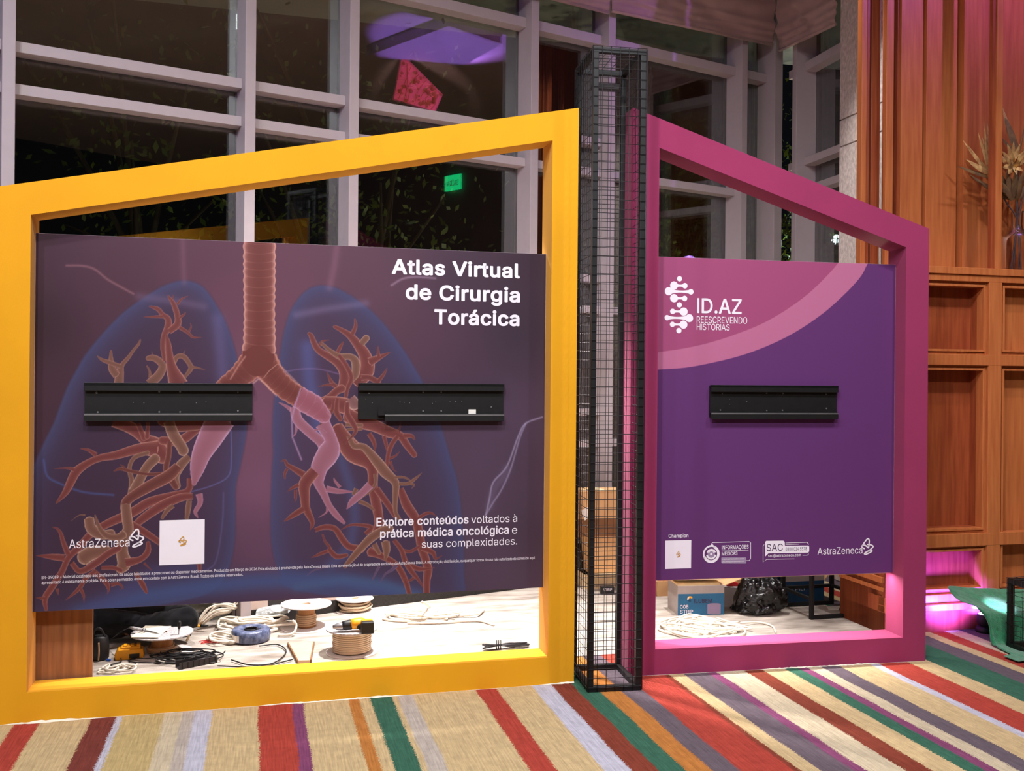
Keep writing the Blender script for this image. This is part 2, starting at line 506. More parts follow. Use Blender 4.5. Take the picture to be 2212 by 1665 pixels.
# ---------------------------------------------------------------- letter outlines (one letter per line: letter, advance, closed Bezier outlines)
GLYPHS = """\
 	188	
,	188	38,-119,15,,10,63 68,71,-10,-63,23, 137,71,-23,,-18,-63 84,-119,18,63,-15,
-	453	337,244,-74,,,-18 337,188,,19,-74, 114,188,74,,,19 114,244,,-18,74,
.	188	95,-4,13,,-12, 63,9,9,-9,-9,9 50,41,,-13,,13 63,73,-9,-8,9,9 95,87,-12,,13, 128,73,-9,9,9,-8 141,41,,13,,-13 128,9,9,9,-9,-9
0	453	227,-7,37,,-38, 130,24,27,-21,-27,21 69,113,14,-39,-14,39 48,254,,-55,,55 69,395,-14,-39,14,39 130,484,-26,-20,27,21 227,516,-38,,37, 323,484,-27,21,27,-20 384,395,-14,39,14,-39 405,254,,55,,-55 384,113,14,39,-14,-39 323,24,27,21,-26,-21;227,50,-25,,25, 290,74,-17,-16,18,16 330,144,-9,-31,9,30 344,254,,-43,,43 330,365,9,-31,-9,30 290,435,18,-16,-17,16 227,460,25,,-25, 163,435,17,16,-17,-16 123,365,9,30,-9,-31 109,254,,43,,-43 123,144,-9,30,9,-31 163,74,-17,16,17,-16
1	453	76,,105,,,18 76,55,,-19,105, 391,55,-105,,,-19 391,,,18,-105,;276,509,-26,,,-170 276,,,170,-21, 212,,22,,,149 212,448,,-149,-1, 209,448,1,,-41,-30 86,358,41,30,,23 86,427,,-23,37,27 198,509,-37,-28,26,
2	453	64,,108,,,16 64,47,,-15,57,61 234,229,-57,-61,20,20 282,282,-12,-15,13,16 311,327,-7,-14,6,14 320,371,,-15,,19 308,419,8,-14,-9,13 273,449,15,-7,-14,7 224,460,18,,-20, 172,447,15,9,-14,-8 139,413,8,15,-8,-14 127,362,,20,-20, 66,362,20,,,30 86,442,-14,-23,14,23 143,496,-24,-13,24,13 225,516,-31,,30, 306,497,-24,12,23,-13 361,445,-13,22,13,-21 381,372,,27,,-18 371,318,7,17,-7,-18 336,259,17,21,-17,-22 267,180,29,31,-38,-40 153,60,38,40,,-1 153,57,,1,78, 389,57,-79,,,-19 389,,,19,-108,
3	453	218,-7,34,,-31, 133,10,25,-11,-26,11 70,57,16,-20,-16,21 44,132,2,-29,22, 109,132,-22,,2,-18 126,87,-9,12,10,-12 165,59,-16,6,16,-6 219,50,-20,,20, 275,61,-17,-8,17,7 315,93,-10,-14,9,14 329,145,,-21,,18 316,196,9,-15,-9,16 275,234,18,-10,-19,9 201,248,30,,-15, 157,248,15,,,17 157,299,,-17,43,50 288,448,-44,-49,,2 288,452,,-1,-73, 70,452,72,,,19 70,509,,-19,101, 372,509,-100,,,-16 372,461,,16,-53,-61 211,278,54,61,,4 211,289,,-4,38,4 308,276,-27,12,27,-13 371,222,-15,24,15,-23 393,145,,28,,-30 370,66,15,23,-15,-23 309,12,26,13,-27,-12
4	453	40,105,124,,,18 40,158,,-17,69,117 247,509,-69,-117,21, 311,509,-22,,-68,-115 109,166,67,114,,-1 109,163,,1,101, 413,163,-101,,,-19 413,105,,20,-124,;282,,20,,,40 282,121,,-40,,9 282,146,,-8,,57 282,318,,-58,20, 343,318,-21,,,-106 343,,,106,-21,
5	453	221,-7,33,,-30, 140,11,24,-12,-24,12 83,60,14,-21,-14,21 60,130,1,-26,21, 122,130,-21,,2,-15 138,89,-9,12,9,-12 173,60,-14,7,15,-7 221,50,-17,,21, 276,64,-16,-9,16,10 314,104,-9,-17,9,17 328,162,,-21,,22 314,221,9,-17,-10,17 275,262,16,-10,-17,10 218,277,21,,-17, 167,268,17,6,-16,-5 128,246,10,9,-20,2 67,253,21,-3,10,85 96,509,-10,-86,90, 366,509,-90,,,-19 366,452,,19,-72, 151,452,71,,-6,-50 134,301,5,51,1, 136,301,-1,,11,10 178,325,-17,-6,16,6 229,334,-18,,24, 294,321,-20,8,19,-8 345,285,-14,16,14,-15 379,231,-8,21,8,-21 391,163,,25,,-33 369,76,15,25,-15,-26 309,15,25,15,-26,-14
6	453	226,-7,32,,-31, 142,15,25,-15,-24,14 84,74,14,-25,-13,26 64,162,,-33,,24 80,239,-11,-27,11,27 137,340,-27,-40,39,56 252,509,-38,-56,24, 322,509,-23,,-57,-83 151,261,57,83,-2, 145,261,2,,5,10 165,288,-8,-8,9,8 196,307,-12,-5,11,5 235,314,-14,,31, 316,295,-23,13,23,-13 370,240,-13,23,12,-24 389,157,,32,,-32 368,73,14,24,-14,-25 310,14,24,14,-24,-14;226,48,-19,,20, 279,63,-15,-10,15,9 314,101,-8,-16,9,17 327,157,,-21,,21 314,213,9,-16,-8,17 279,251,15,-9,-15,10 226,265,20,,-19, 174,252,15,9,-15,-9 138,214,9,16,-9,-16 125,158,,21,,-21 138,102,-9,16,9,-17 174,63,-15,9,15,-10
7	453	97,,23,,75,149 323,448,-75,-149,,2 323,452,,-1,-87, 62,452,87,,,19 62,509,,-19,110, 391,509,-110,,,-20 391,449,,20,-76,-150 165,,75,150,-23,
8	453	226,-7,34,,-34, 136,11,26,-12,-27,13 74,62,15,-22,-15,21 52,135,,-27,,22 65,195,-9,-18,9,18 101,241,-15,-12,15,12 153,265,-20,-4,, 153,267,,-1,-25,6 93,308,15,-21,-15,21 70,380,,-27,,26 90,450,-13,-21,14,20 146,498,-24,-12,23,12 226,516,-30,,30, 306,498,-23,12,23,-12 361,450,-13,20,14,-21 382,380,,26,,-27 359,308,15,21,-15,-21 300,267,25,6,,-1 300,265,,,19,-4 351,241,-15,12,15,-12 387,195,-9,18,9,-18 401,135,,22,,-27 378,62,15,21,-14,-22 317,11,26,13,-26,-12;226,49,-22,,23, 285,60,-17,-7,16,8 323,91,-9,-13,9,14 337,139,,-18,,19 322,189,10,-15,-9,14 283,223,17,-9,-17,8 226,235,21,,-21, 169,223,17,8,-17,-9 130,189,9,14,-10,-15 115,139,,19,,-18 129,91,-9,14,9,-13 167,60,-16,8,17,-7;226,290,-18,,18, 274,300,-14,-7,14,7 307,330,-8,-12,8,13 319,376,,-18,,17 308,420,7,-13,-8,13 275,449,14,-6,-14,7 226,460,19,,-18, 177,449,14,7,-14,-6 145,420,7,13,-8,-13 133,376,,17,,-18 145,330,-8,13,7,-12 178,300,-15,7,14,-7
9	453	226,516,-31,,32, 310,494,-24,14,25,-14 368,434,-14,26,14,-25 389,347,,33,,-24 373,270,10,27,-11,-27 315,168,28,41,-38,-56 200,,39,56,-23, 130,,24,,57,83 301,248,-57,-83,2, 307,248,-2,,-4,-10 287,221,9,8,-8,-8 257,202,12,5,-12,-5 218,195,14,,-31, 137,214,23,-13,-23,13 83,269,13,-24,-13,23 64,352,,-32,,32 85,436,-14,-24,14,25 143,494,-25,-14,24,14;226,460,20,,-19, 174,446,15,10,-15,-9 138,407,9,17,-8,-16 125,352,,20,,-22 138,295,-8,17,9,-16 174,257,-15,9,15,-9 226,243,-19,,20, 279,257,-16,-9,15,9 314,295,-8,-16,9,16 327,350,,-20,,22 314,407,9,-16,-8,17 279,446,15,-9,-15,10
@	676	355,-135,18,,-50, 221,-114,39,-14,-39,14 122,-53,27,-26,-27,27 61,46,14,-39,-14,39 40,179,,-49,,48 61,309,-14,-38,15,39 123,408,-27,-27,26,27 220,470,-38,-14,38,14 349,492,-48,,47, 472,469,-35,15,36,-15 562,407,-24,27,24,-26 617,319,-12,33,12,-33 635,215,,36,,-24 631,142,3,24,-3,-24 615,76,8,20,-9,-20 579,28,15,12,-16,-11 517,11,25,,-14, 476,17,14,-4,-13,4 441,36,10,-9,-10,8 423,68,2,-13,-1, 420,68,1,,-6,-14 388,30,16,11,-15,-12 326,13,26,,-30, 251,35,20,-15,-21,15 204,96,11,-25,-10,26 188,182,,-31,,31 207,265,-12,-24,12,24 257,322,-21,-14,21,14 330,343,-27,,22, 385,331,-15,8,15,-8 416,306,-6,8,1, 419,306,-1,,,9 419,335,,-10,18, 474,335,-19,,,-75 474,110,,75,,-14 485,74,-8,10,7,-10 518,59,-15,,17, 557,76,-10,-11,9,11 576,127,-4,-23,3,23 581,215,,-36,,30 567,301,9,-28,-10,27 523,373,19,-21,-20,22 450,424,29,-13,-29,12 347,442,39,,-39, 242,424,31,12,-31,-12 164,372,21,23,-22,-23 115,289,11,32,-12,-33 98,178,,41,,-42 115,66,-12,33,11,-33 165,-17,-23,23,22,-22 246,-68,-32,12,32,-11 357,-85,-42,,19, 412,-80,-18,-4,17,3 458,-69,-13,-4,14,4 489,-59,-7,-2,5,-16 504,-107,-5,16,-10,-4 464,-120,17,4,-16,-4 411,-131,19,3,-19,-3;329,65,-20,,22, 382,78,-13,-9,14,9 412,118,-6,-18,6,18 422,185,,-27,,27 411,249,7,-16,-6,15 381,282,13,-7,-14,6 331,292,20,,-19, 283,277,13,10,-13,-9 252,239,7,16,-7,-17 242,185,,20,,-21 251,125,-6,19,6,-18 279,81,-13,11,13,-11
A	480	16,,23,,62,170 201,509,-61,-170,25, 276,509,-25,,62,-170 463,,-62,170,-23, 395,,23,,-36,101 287,302,36,-100,-6,19 264,372,9,-28,-9,28 232,478,13,-43,4, 245,478,-4,,-12,-43 213,371,9,28,-9,-28 191,302,5,18,-36,-100 85,,35,101,-23,;110,142,87,,,19 110,199,,-19,87, 370,199,-87,,,-19 370,142,,19,-87,
B	456	60,,62,,,170 60,509,,-170,60, 241,509,-60,,35, 329,491,-23,12,23,-12 381,442,-12,20,11,-20 398,374,,25,,-22 387,320,7,14,-8,-14 356,286,13,8,-12,-9 315,267,15,4,,-2 315,262,,2,16,-1 363,245,-16,10,16,-10 402,203,-10,18,11,-18 418,136,,27,,-25 400,67,12,20,-12,-21 344,18,26,12,-25,-12 247,,40,,-63,;125,57,,58,40, 245,57,-40,,39, 330,80,-17,-15,17,15 355,137,,-23,,17 342,184,9,-14,-8,14 306,218,15,-9,-16,9 248,231,23,,-41, 125,231,41,,,-58;125,285,,56,37, 238,285,-38,,19, 288,296,-15,-7,15,7 323,326,-8,-13,9,13 336,372,,-17,,23 313,429,15,-15,-16,15 240,452,33,,-38, 125,452,38,,,-56
C	510	267,-7,26,,-44, 150,25,34,-21,-34,21 70,115,19,-39,-20,39 40,254,,-53,,54 70,393,-20,-39,19,39 150,484,-34,-22,34,21 267,516,-44,,26, 340,504,-23,8,23,-7 402,471,-18,15,18,-14 448,418,-12,21,12,-20 473,348,-5,26,-22, 408,348,22,,-4,18 389,395,9,-14,-8,13 357,428,13,-9,-12,10 315,449,16,-5,-15,5 267,456,17,,-31, 184,432,24,16,-25,-15 125,364,14,30,-14,-30 103,254,,43,,-43 125,145,-14,30,15,-30 184,76,-25,16,25,-15 267,53,-31,,17, 315,60,-15,-5,16,5 357,81,-12,-10,13,9 389,114,-8,-13,9,14 408,160,-4,-17,22, 473,160,-22,,-4,-25 448,91,12,20,-12,-21 402,38,19,14,-18,-15 341,5,22,7,-23,-8
D	502	219,,52,,-41, 96,,41,,,19 96,57,,-19,40, 215,57,-40,,41, 318,81,-27,-16,27,16 379,149,-13,-30,13,30 399,255,,-41,,41 379,361,13,-30,-13,29 320,428,26,-16,-27,16 221,452,39,,-43, 93,452,43,,,19 93,509,,-19,44, 225,509,-44,,50, 353,478,-36,21,35,-20 433,391,-18,38,19,-38 462,255,,53,,-53 433,119,19,38,-19,-38 351,31,36,20,-37,-21;125,509,-22,,,-170 125,,,170,-22, 60,,22,,,170 60,509,,-170,22,
E	419	60,,105,,,170 60,509,,-170,104, 372,509,-104,,,-19 372,452,,19,-82, 125,452,82,,,-56 125,286,,55,77, 355,286,-77,,,-19 355,229,,19,-77, 125,229,77,,,-57 125,57,,57,83, 375,57,-83,,,-19 375,,,19,-105,
F	410	60,,22,,,170 60,509,,-170,103, 369,509,-103,,,-19 369,452,,19,-81, 125,452,81,,,-58 125,278,,58,73, 346,278,-74,,,-19 346,221,,19,-74, 125,221,73,,,-74 125,,,74,-22,
H	517	60,,22,,,170 60,509,,-170,22, 125,509,-22,,,-74 125,289,,73,89, 392,289,-89,,,73 392,509,,-74,22, 457,509,-22,,,-170 457,,,170,-22, 392,,22,,,77 392,232,,-77,-89, 125,232,89,,,-77 125,,,77,-22,
I	300	31,,80,,,19 31,57,,-19,29, 118,57,-29,,,132 118,452,,-132,-29, 31,452,29,,,19 31,509,,-19,80, 269,509,-79,,,-19 269,452,,19,-29, 183,452,29,,,-132 183,57,,132,29, 269,57,-29,,,-19 269,,,19,-79,
L	393	60,,100,,,170 60,509,,-170,22, 125,509,-22,,,-151 125,57,,151,78, 361,57,-79,,,-19 361,,,19,-100,
M	628	60,,21,,,170 60,509,,-170,31, 152,509,-31,,41,-107 277,187,-42,107,3,-7 287,159,-3,11,4,-11 299,123,-4,13,4,-13 311,84,-4,13,4,-13 322,49,-3,10,-5, 307,49,5,,3,10 318,83,-4,-13,4,12 330,121,-4,-13,4,13 342,158,-4,-11,4,12 352,187,-3,-8,42,107 476,509,-41,-107,31, 568,509,-31,,,-170 568,,,170,-21, 504,,21,,,97 504,291,,-97,,11 504,327,,-13,1,13 505,369,,-15,,14 506,413,,-15,,15 507,457,,-14,2, 513,457,-2,,-5,-16 498,409,5,17,-6,-16 482,363,5,15,-5,-15 467,322,5,12,-4,-13 456,291,3,8,-38,-97 342,,38,97,-19, 286,,19,,-38,97 170,291,39,-97,-3,8 159,321,4,-12,-4,12 145,361,5,-15,-5,15 129,408,6,-17,-5,16 112,457,6,-16,2, 119,457,-2,,,-13 120,416,,15,,-15 121,372,,15,,-15 122,328,-1,14,,-13 122,291,,11,,-97 122,,,97,-21,
N	523	60,,22,,,170 60,509,,-170,25, 136,509,-25,,69,-109 343,183,-69,108,6,-9 363,151,-8,13,7,-13 388,107,-9,16,8,-17 414,55,-9,18,-3, 405,54,3,,-2,18 401,108,,-18,-1,18 399,157,,-15,,15 399,195,,-10,,105 399,509,,-105,21, 463,509,-21,,,-170 463,,,170,-25, 387,,25,,-62,97 202,290,62,-97,-8,13 177,331,9,-15,-8,14 148,381,11,-19,-11,19 108,452,15,-28,3,1 119,454,-4,-1,1,-26 122,384,-1,21,1,-22 124,328,,16,1,-16 125,291,,9,,-97 125,,,97,-22,
O	533	267,-7,44,,-44, 150,25,34,-21,-34,21 70,115,20,-39,-20,39 40,254,,-53,,54 70,393,-20,-39,20,39 150,484,-34,-22,34,21 267,516,-44,,44, 384,484,-34,21,34,-22 464,393,-20,39,19,-39 493,254,,54,,-53 464,115,19,39,-20,-39 384,25,34,21,-34,-21;267,53,-31,,30, 349,76,-24,-15,25,15 408,144,-14,-30,15,30 430,254,,-43,,44 408,365,15,-30,-14,30 349,433,25,-16,-24,15 267,456,30,,-31, 184,433,25,15,-25,-16 125,364,15,30,-14,-30 103,254,,43,,-43 125,144,-14,30,15,-30 184,76,-25,16,25,-15
P	445	60,,22,,,170 60,509,,-170,58, 235,509,-58,,39, 332,487,-25,15,26,-14 390,430,-13,24,12,-25 409,348,,30,,-31 390,265,12,25,-13,-24 332,207,26,15,-25,-14 235,186,39,,-42, 109,186,42,,,19 109,242,,-18,41, 233,242,-42,,26, 297,256,-16,-9,16,9 333,294,-8,-16,8,16 344,348,,-20,,20 333,402,8,-16,-8,15 297,439,16,-9,-17,9 232,452,27,,-36, 125,452,35,,,-151 125,,,151,-22,
R	449	60,,22,,,170 60,509,,-170,59, 236,509,-59,,39, 333,489,-26,13,26,-14 390,433,-12,24,13,-23 409,352,,30,,-31 390,271,13,24,-12,-23 333,217,26,13,-26,-13 236,198,39,,-47, 96,198,47,,,19 96,255,,-19,46, 234,255,-46,,26, 298,267,-17,-8,16,8 334,300,-8,-14,7,15 345,352,,-20,,20 334,405,7,-15,-8,15 298,440,16,-9,-17,8 233,452,26,,-36, 125,452,36,,,-151 125,,,151,-22,;353,,25,,-41,76 230,229,41,-76,24, 303,229,-24,,41,-76 428,,-42,76,-25,
S	447	224,-9,39,,-37, 128,9,27,-12,-28,12 64,60,15,-22,-15,22 38,137,2,-30,22, 104,137,-22,,2,-20 123,88,-11,13,11,-13 166,59,-17,6,18,-7 224,49,-21,,23, 286,60,-18,-7,18,8 329,92,-10,-14,11,13 346,139,,-18,,16 332,179,9,-10,-9,10 296,205,15,-7,-15,6 245,222,19,-5,-21,6 184,239,20,-5,-42,12 86,289,23,-21,-23,22 52,372,,-33,,29 75,448,-15,-22,15,21 138,498,-27,-12,26,12 227,516,-33,,34, 316,498,-26,12,26,-12 377,449,-15,20,15,-21 401,378,-1,26,-21, 337,378,21,,-2,25 302,437,21,-14,-21,14 225,459,31,,-22, 167,448,17,7,-16,-7 129,418,9,13,-9,-12 115,376,,15,,-18 131,334,-11,10,11,-11 169,308,-15,6,15,-6 212,293,-13,4,18,-4 264,279,-17,5,15,-4 312,264,-17,6,16,-7 359,238,-15,10,14,-11 395,198,-10,16,9,-17 408,139,,23,,-28 386,64,15,22,-14,-23 323,11,28,13,-27,-13
T	449	32,452,53,,,19 32,509,,-19,128, 417,509,-129,,,-19 417,452,,19,-54, 257,452,53,,,-151 257,,,151,-22, 193,,21,,,151 193,452,,-151,-54,
U	517	259,-8,40,,-40, 154,15,30,-15,-30,16 85,80,16,-27,-17,27 60,173,,-35,,112 60,509,,-112,21, 124,509,-21,,,-110 124,178,,110,,-24 141,113,-11,19,11,-19 187,68,-20,11,20,-11 259,52,-28,,28, 331,68,-20,-11,20,11 377,113,-11,-19,10,19 393,178,,-24,,110 393,509,,-110,21, 457,509,-21,,,-112 457,173,,112,,-35 433,80,16,27,-17,-27 363,15,30,16,-29,-15
V	480	204,,25,,-63,170 16,509,63,-170,23, 84,509,-22,,36,-101 192,206,-36,101,6,-17 215,137,-9,29,9,-28 248,31,-13,42,-5, 235,31,4,,12,43 267,138,-9,-28,9,28 290,206,-6,-17,35,101 395,509,-35,-101,22, 463,509,-23,,-62,-170 278,,62,170,-25,
Z	438	42,,119,,,15 42,46,,-15,77,113 273,385,-77,-113,11,15 306,431,-11,-16,12,15 341,476,-12,-15,2,-7 348,454,-2,7,-21,-1 285,452,21,1,-21, 223,452,21,,-61, 40,452,61,,,19 40,509,,-19,119, 397,509,-119,,,-16 397,462,,15,-76,-111 169,129,76,111,-11,-16 134,81,12,16,-12,-16 97,33,13,16,-2,7 90,54,3,-7,21,1 152,57,-20,-1,21, 214,57,-21,,62, 399,57,-61,,,-19 399,,,19,-119,
a	389	160,-9,22,,-24, 94,5,20,-9,-19,9 48,45,11,-18,-12,17 30,108,,-25,,22 43,161,-8,-14,9,14 78,193,-15,-8,14,8 125,211,-17,-4,18,4 178,220,-18,-2,23,3 234,227,-15,-2,14,1 265,235,-7,-4,7,4 276,255,,-10,, 276,257,,-1,,15 267,297,6,-11,-6,11 240,322,12,-6,-12,6 196,331,17,,-18, 149,322,13,6,-13,-5 118,301,8,8,-8,-9 100,274,4,9,-20,6 41,291,20,-6,9,23 79,346,-17,-14,16,14 133,375,-20,-6,20,6 194,384,-21,,14, 239,379,-16,4,16,-3 286,360,-15,10,15,-9 322,320,-9,18,10,-17 337,251,,29,,-83 337,,,84,-20, 277,,20,,,17 277,52,,-17,-2, 272,52,2,,-4,-9 252,25,9,9,-9,-10 215,1,15,6,-15,-6;170,45,-15,,23, 228,59,-16,-9,15,9 263,93,-8,-14,8,14 276,138,,-16,,17 276,190,,-17,-3,-3 259,182,9,2,-8,-2 231,176,11,2,-10,-2 200,171,10,1,-10,-1 175,168,7,1,-14,-2 134,159,13,4,-13,-5 103,139,8,9,-7,-8 92,105,,14,,-13 102,72,-7,9,7,-9 130,52,-12,5,12,-4
b	424	229,-8,32,,-23, 172,4,15,-8,-14,8 138,31,8,-10,-9,11 118,59,5,-8,-2, 112,59,2,,,-20 112,,,20,-20, 53,,19,,,170 53,509,,-170,20, 114,509,-21,,,-63 114,319,,63,1, 118,319,-1,,5,8 137,346,-8,-10,8,10 171,373,-14,-8,15,8 229,384,-24,,32, 313,361,-24,15,24,-16 370,293,-14,29,13,-30 390,189,,40,,-40 370,84,13,30,-14,-29 313,16,24,16,-24,-16;220,47,-23,,24, 279,66,-16,-13,16,12 316,117,-8,-22,8,21 328,189,,-27,,27 316,261,8,-21,-8,21 280,311,16,-12,-16,13 220,330,24,,-23, 161,312,16,12,-16,-12 125,263,8,21,-8,-21 113,189,,28,,-28 125,115,-8,21,8,-21 162,65,-16,12,16,-12
c	396	207,-8,19,,-34, 117,16,26,-16,-26,17 56,85,15,-29,-15,29 34,187,,-38,,40 56,291,-15,-29,15,30 117,360,-26,-17,26,16 207,384,-34,,19, 260,377,-17,5,16,-5 305,356,-13,9,14,-9 340,322,-10,13,10,-13 362,277,-5,17,-20,-5 303,262,19,5,-3,10 290,289,6,-8,-5,8 270,311,8,-6,-8,6 242,325,11,-3,-10,3 207,330,13,,-25, 145,310,16,13,-16,-13 108,258,8,22,-8,-21 96,187,,26,,-25 108,117,-8,22,8,-21 145,66,-16,13,16,-13 207,46,-25,,13, 243,52,-11,-4,10,3 271,66,-8,-6,8,6 292,89,-6,-9,5,8 304,117,-3,-10,20,-5 363,102,-20,5,-5,-17 341,56,10,14,-9,-13 306,21,14,10,-13,-9 261,-1,16,5,-17,-5
d	424	195,-8,24,,-31, 111,16,25,-16,-24,16 55,84,13,-29,-14,30 34,189,,-40,,40 55,293,-14,-30,14,29 112,361,-24,-16,24,15 196,384,-32,,23, 253,373,-15,8,15,-8 287,346,-8,10,9,-10 306,319,-4,8,2, 311,319,-2,,,63 311,509,,-63,20, 372,509,-21,,,-170 372,,,170,-20, 313,,19,,,20 313,59,,-20,-2, 307,59,2,,-5,-8 287,31,8,11,-9,-10 252,4,15,8,-14,-8;205,47,-24,,22, 263,65,-16,-12,16,12 299,115,-8,-21,9,21 312,189,,-28,,28 300,263,8,-21,-8,21 263,312,16,-12,-16,12 205,330,23,,-24, 145,311,16,13,-16,-12 108,261,8,21,-8,-21 96,189,,27,,-27 109,117,-9,21,8,-22 145,66,-16,12,16,-13
e	404	212,-8,26,,-37, 117,16,26,-16,-27,17 56,85,14,-29,-15,29 34,187,,-39,,39 55,290,-14,-30,14,29 115,359,-26,-16,26,17 205,384,-34,,21, 266,374,-20,7,19,-7 319,341,-16,15,16,-15 357,282,-9,24,9,-24 371,194,,34,,-8 371,169,,9,-99, 75,169,99,,,18 75,221,,-17,88, 338,221,-88,,-9,-6 310,202,9,6,,25 298,269,8,-20,-8,19 263,314,15,-11,-16,11 205,330,23,,-23, 146,313,17,12,-16,-11 109,270,9,18,-9,-19 96,211,,21,,-11 96,178,,11,,-28 110,106,-9,20,10,-19 151,61,-17,11,17,-10 212,46,-23,,16, 254,53,-13,-5,12,4 285,73,-8,-9,9,9 306,105,-5,-12,19,-4 365,91,-20,5,-6,-20 335,39,14,15,-14,-15 283,4,20,9,-21,-8
f	254	228,379,-74,,,-17 228,327,,17,-74, 6,327,74,,,17 6,379,,-17,74,;81,,20,,,144 81,432,,-144,,21 96,486,-10,-15,10,14 135,519,-16,-8,17,7 187,530,-18,,14, 222,527,-9,2,10,-2 243,521,-5,2,-5,-18 227,468,6,18,-3,2 215,472,5,-1,-5,1 195,474,8,,-19, 154,460,9,9,-8,-9 142,419,,18,,-140 142,,,140,-21,
g	425	207,-151,31,,-28, 134,-140,21,-7,-21,8 82,-110,14,-13,-13,12 51,-69,7,-15,16,9 101,-41,-17,-9,6,-8 122,-66,-9,9,8,-9 154,-88,-13,6,14,-6 207,-97,-21,,31, 282,-75,-19,-15,20,15 311,-6,,-31,,25 311,68,,-24,-1, 306,68,2,,-5,-8 287,41,8,10,-9,-9 252,16,15,7,-14,-8 195,5,24,,-31, 113,27,24,-15,-25,14 55,90,14,-28,-14,28 34,191,,-39,,39 55,293,-14,-29,14,29 112,361,-24,-16,25,15 196,384,-31,,24, 253,373,-14,8,15,-8 288,346,-8,10,9,-10 308,319,-5,8,1, 313,319,-2,,,20 313,379,,-20,20, 372,379,-19,,,-129 372,-9,,130,,-33 350,-90,15,21,-15,-21 291,-136,25,10,-25,-10;205,59,-24,,23, 264,75,-16,-11,16,11 300,121,-8,-20,8,20 312,193,,-28,,27 300,264,8,-21,-8,20 264,312,16,-11,-16,12 205,330,23,,-24, 145,312,16,12,-16,-13 109,262,8,21,-9,-20 96,193,,26,,-27 109,123,-9,20,8,-20 145,76,-16,11,17,-11
h	410	114,227,,22,,-76 114,,,76,-21, 53,,20,,,170 53,509,,-170,20, 114,509,-21,,,-74 114,287,,74,-4, 102,287,4,,12,35 152,362,-21,-15,22,15 227,384,-28,,26, 295,369,-19,10,20,-11 341,321,-11,21,11,-22 357,240,,33,,-80 357,,,80,-20, 296,,20,,,78 296,235,,-78,,30 273,304,15,-16,-15,17 210,329,27,,-18, 161,317,14,8,-15,-8 126,283,9,15,-8,-16
i	167	53,,20,,,126 53,379,,-126,20, 114,379,-21,,,-126 114,,,126,-21,;84,443,11,,-12, 54,455,8,-8,-9,7 41,483,,-11,,11 54,512,-9,-8,8,8 84,524,-12,,11, 114,512,-8,8,8,-8 126,483,,11,,-11 114,455,8,7,-8,-8
l	189	139,-2,8,,-29, 74,20,14,-15,-14,15 53,84,,-27,,142 53,509,,-142,20, 114,509,-21,,,-137 114,99,,136,,-18 120,62,-4,7,5,-7 146,52,-13,,6, 160,53,-3,-1,4, 170,54,-3,,3,-17 181,3,-4,17,-6,-2 162,-1,7,1,-8,-1
m	610	53,,20,,,126 53,379,,-126,19, 112,379,-20,,,-28 112,295,,28,-1, 108,295,1,,5,21 132,346,-11,-14,12,13 172,376,-15,-7,15,7 219,386,-16,,28, 287,361,-17,17,18,-17 321,295,-5,27,-3, 312,295,3,,5,18 337,343,-12,-14,12,14 381,375,-17,-8,17,7 437,386,-21,,22, 497,372,-18,9,18,-10 541,328,-11,20,10,-19 557,255,,30,,-85 557,,,85,-21, 496,,20,,,85 496,254,,-85,,27 473,313,15,-12,-16,12 419,330,20,,-17, 374,320,13,7,-12,-7 345,290,7,13,-6,-12 335,247,,16,,-82 335,,,82,-20, 274,,21,,,87 274,260,,-87,,21 253,311,14,-13,-14,13 199,330,22,,-14, 158,320,13,7,-14,-7 126,289,8,14,-8,-13 114,238,,20,,-79 114,,,79,-21,
n	410	114,227,,22,,-76 114,,,76,-21, 53,,20,,,126 53,379,,-126,19, 112,379,-20,,,-30 112,287,,31,-3, 102,287,4,,12,35 152,362,-21,-15,22,15 227,384,-28,,26, 295,369,-19,10,19,-11 341,321,-11,21,11,-22 357,240,,33,,-80 357,,,80,-20, 296,,20,,,78 296,235,,-78,,30 273,304,15,-16,-15,17 210,329,27,,-18, 161,317,14,8,-15,-8 126,283,9,15,-8,-16
o	415	207,-8,35,,-34, 117,16,26,-16,-26,17 56,85,15,-29,-15,29 34,187,,-38,,40 56,291,-15,-29,15,30 117,360,-26,-17,26,16 207,384,-34,,35, 299,360,-26,16,26,-17 359,291,-14,30,15,-29 381,187,,40,,-38 359,85,15,29,-14,-29 299,16,26,17,-26,-16;207,46,-25,,26, 270,66,-16,-13,17,13 307,117,-8,-21,8,22 319,187,,-25,,26 307,258,8,-22,-8,22 270,310,17,-13,-16,13 207,330,26,,-25, 145,310,16,13,-16,-13 108,258,8,22,-8,-21 96,187,,26,,-25 108,117,-8,22,8,-21 145,66,-16,13,16,-13
p	424	53,-143,20,,,174 53,379,,-174,19, 112,379,-20,,,-20 112,319,,20,2, 118,319,-2,,5,8 137,346,-8,-10,8,10 171,373,-14,-8,15,8 229,384,-24,,32, 313,361,-24,15,24,-16 370,293,-14,29,13,-30 390,189,,40,,-40 370,84,13,30,-14,-29 313,16,24,16,-24,-16 229,-8,32,,-23, 173,4,14,-8,-15,8 138,31,8,-10,-8,11 118,59,5,-8,-1, 114,59,1,,,-67 114,-143,,67,-21,;220,47,-23,,24, 279,66,-16,-13,16,12 316,117,-8,-22,8,21 328,189,,-27,,27 316,261,8,-21,-8,21 280,311,16,-12,-16,13 220,330,24,,-23, 161,312,16,12,-16,-12 125,263,8,21,-8,-21 113,189,,28,,-28 125,115,-8,21,8,-21 162,65,-16,12,16,-12
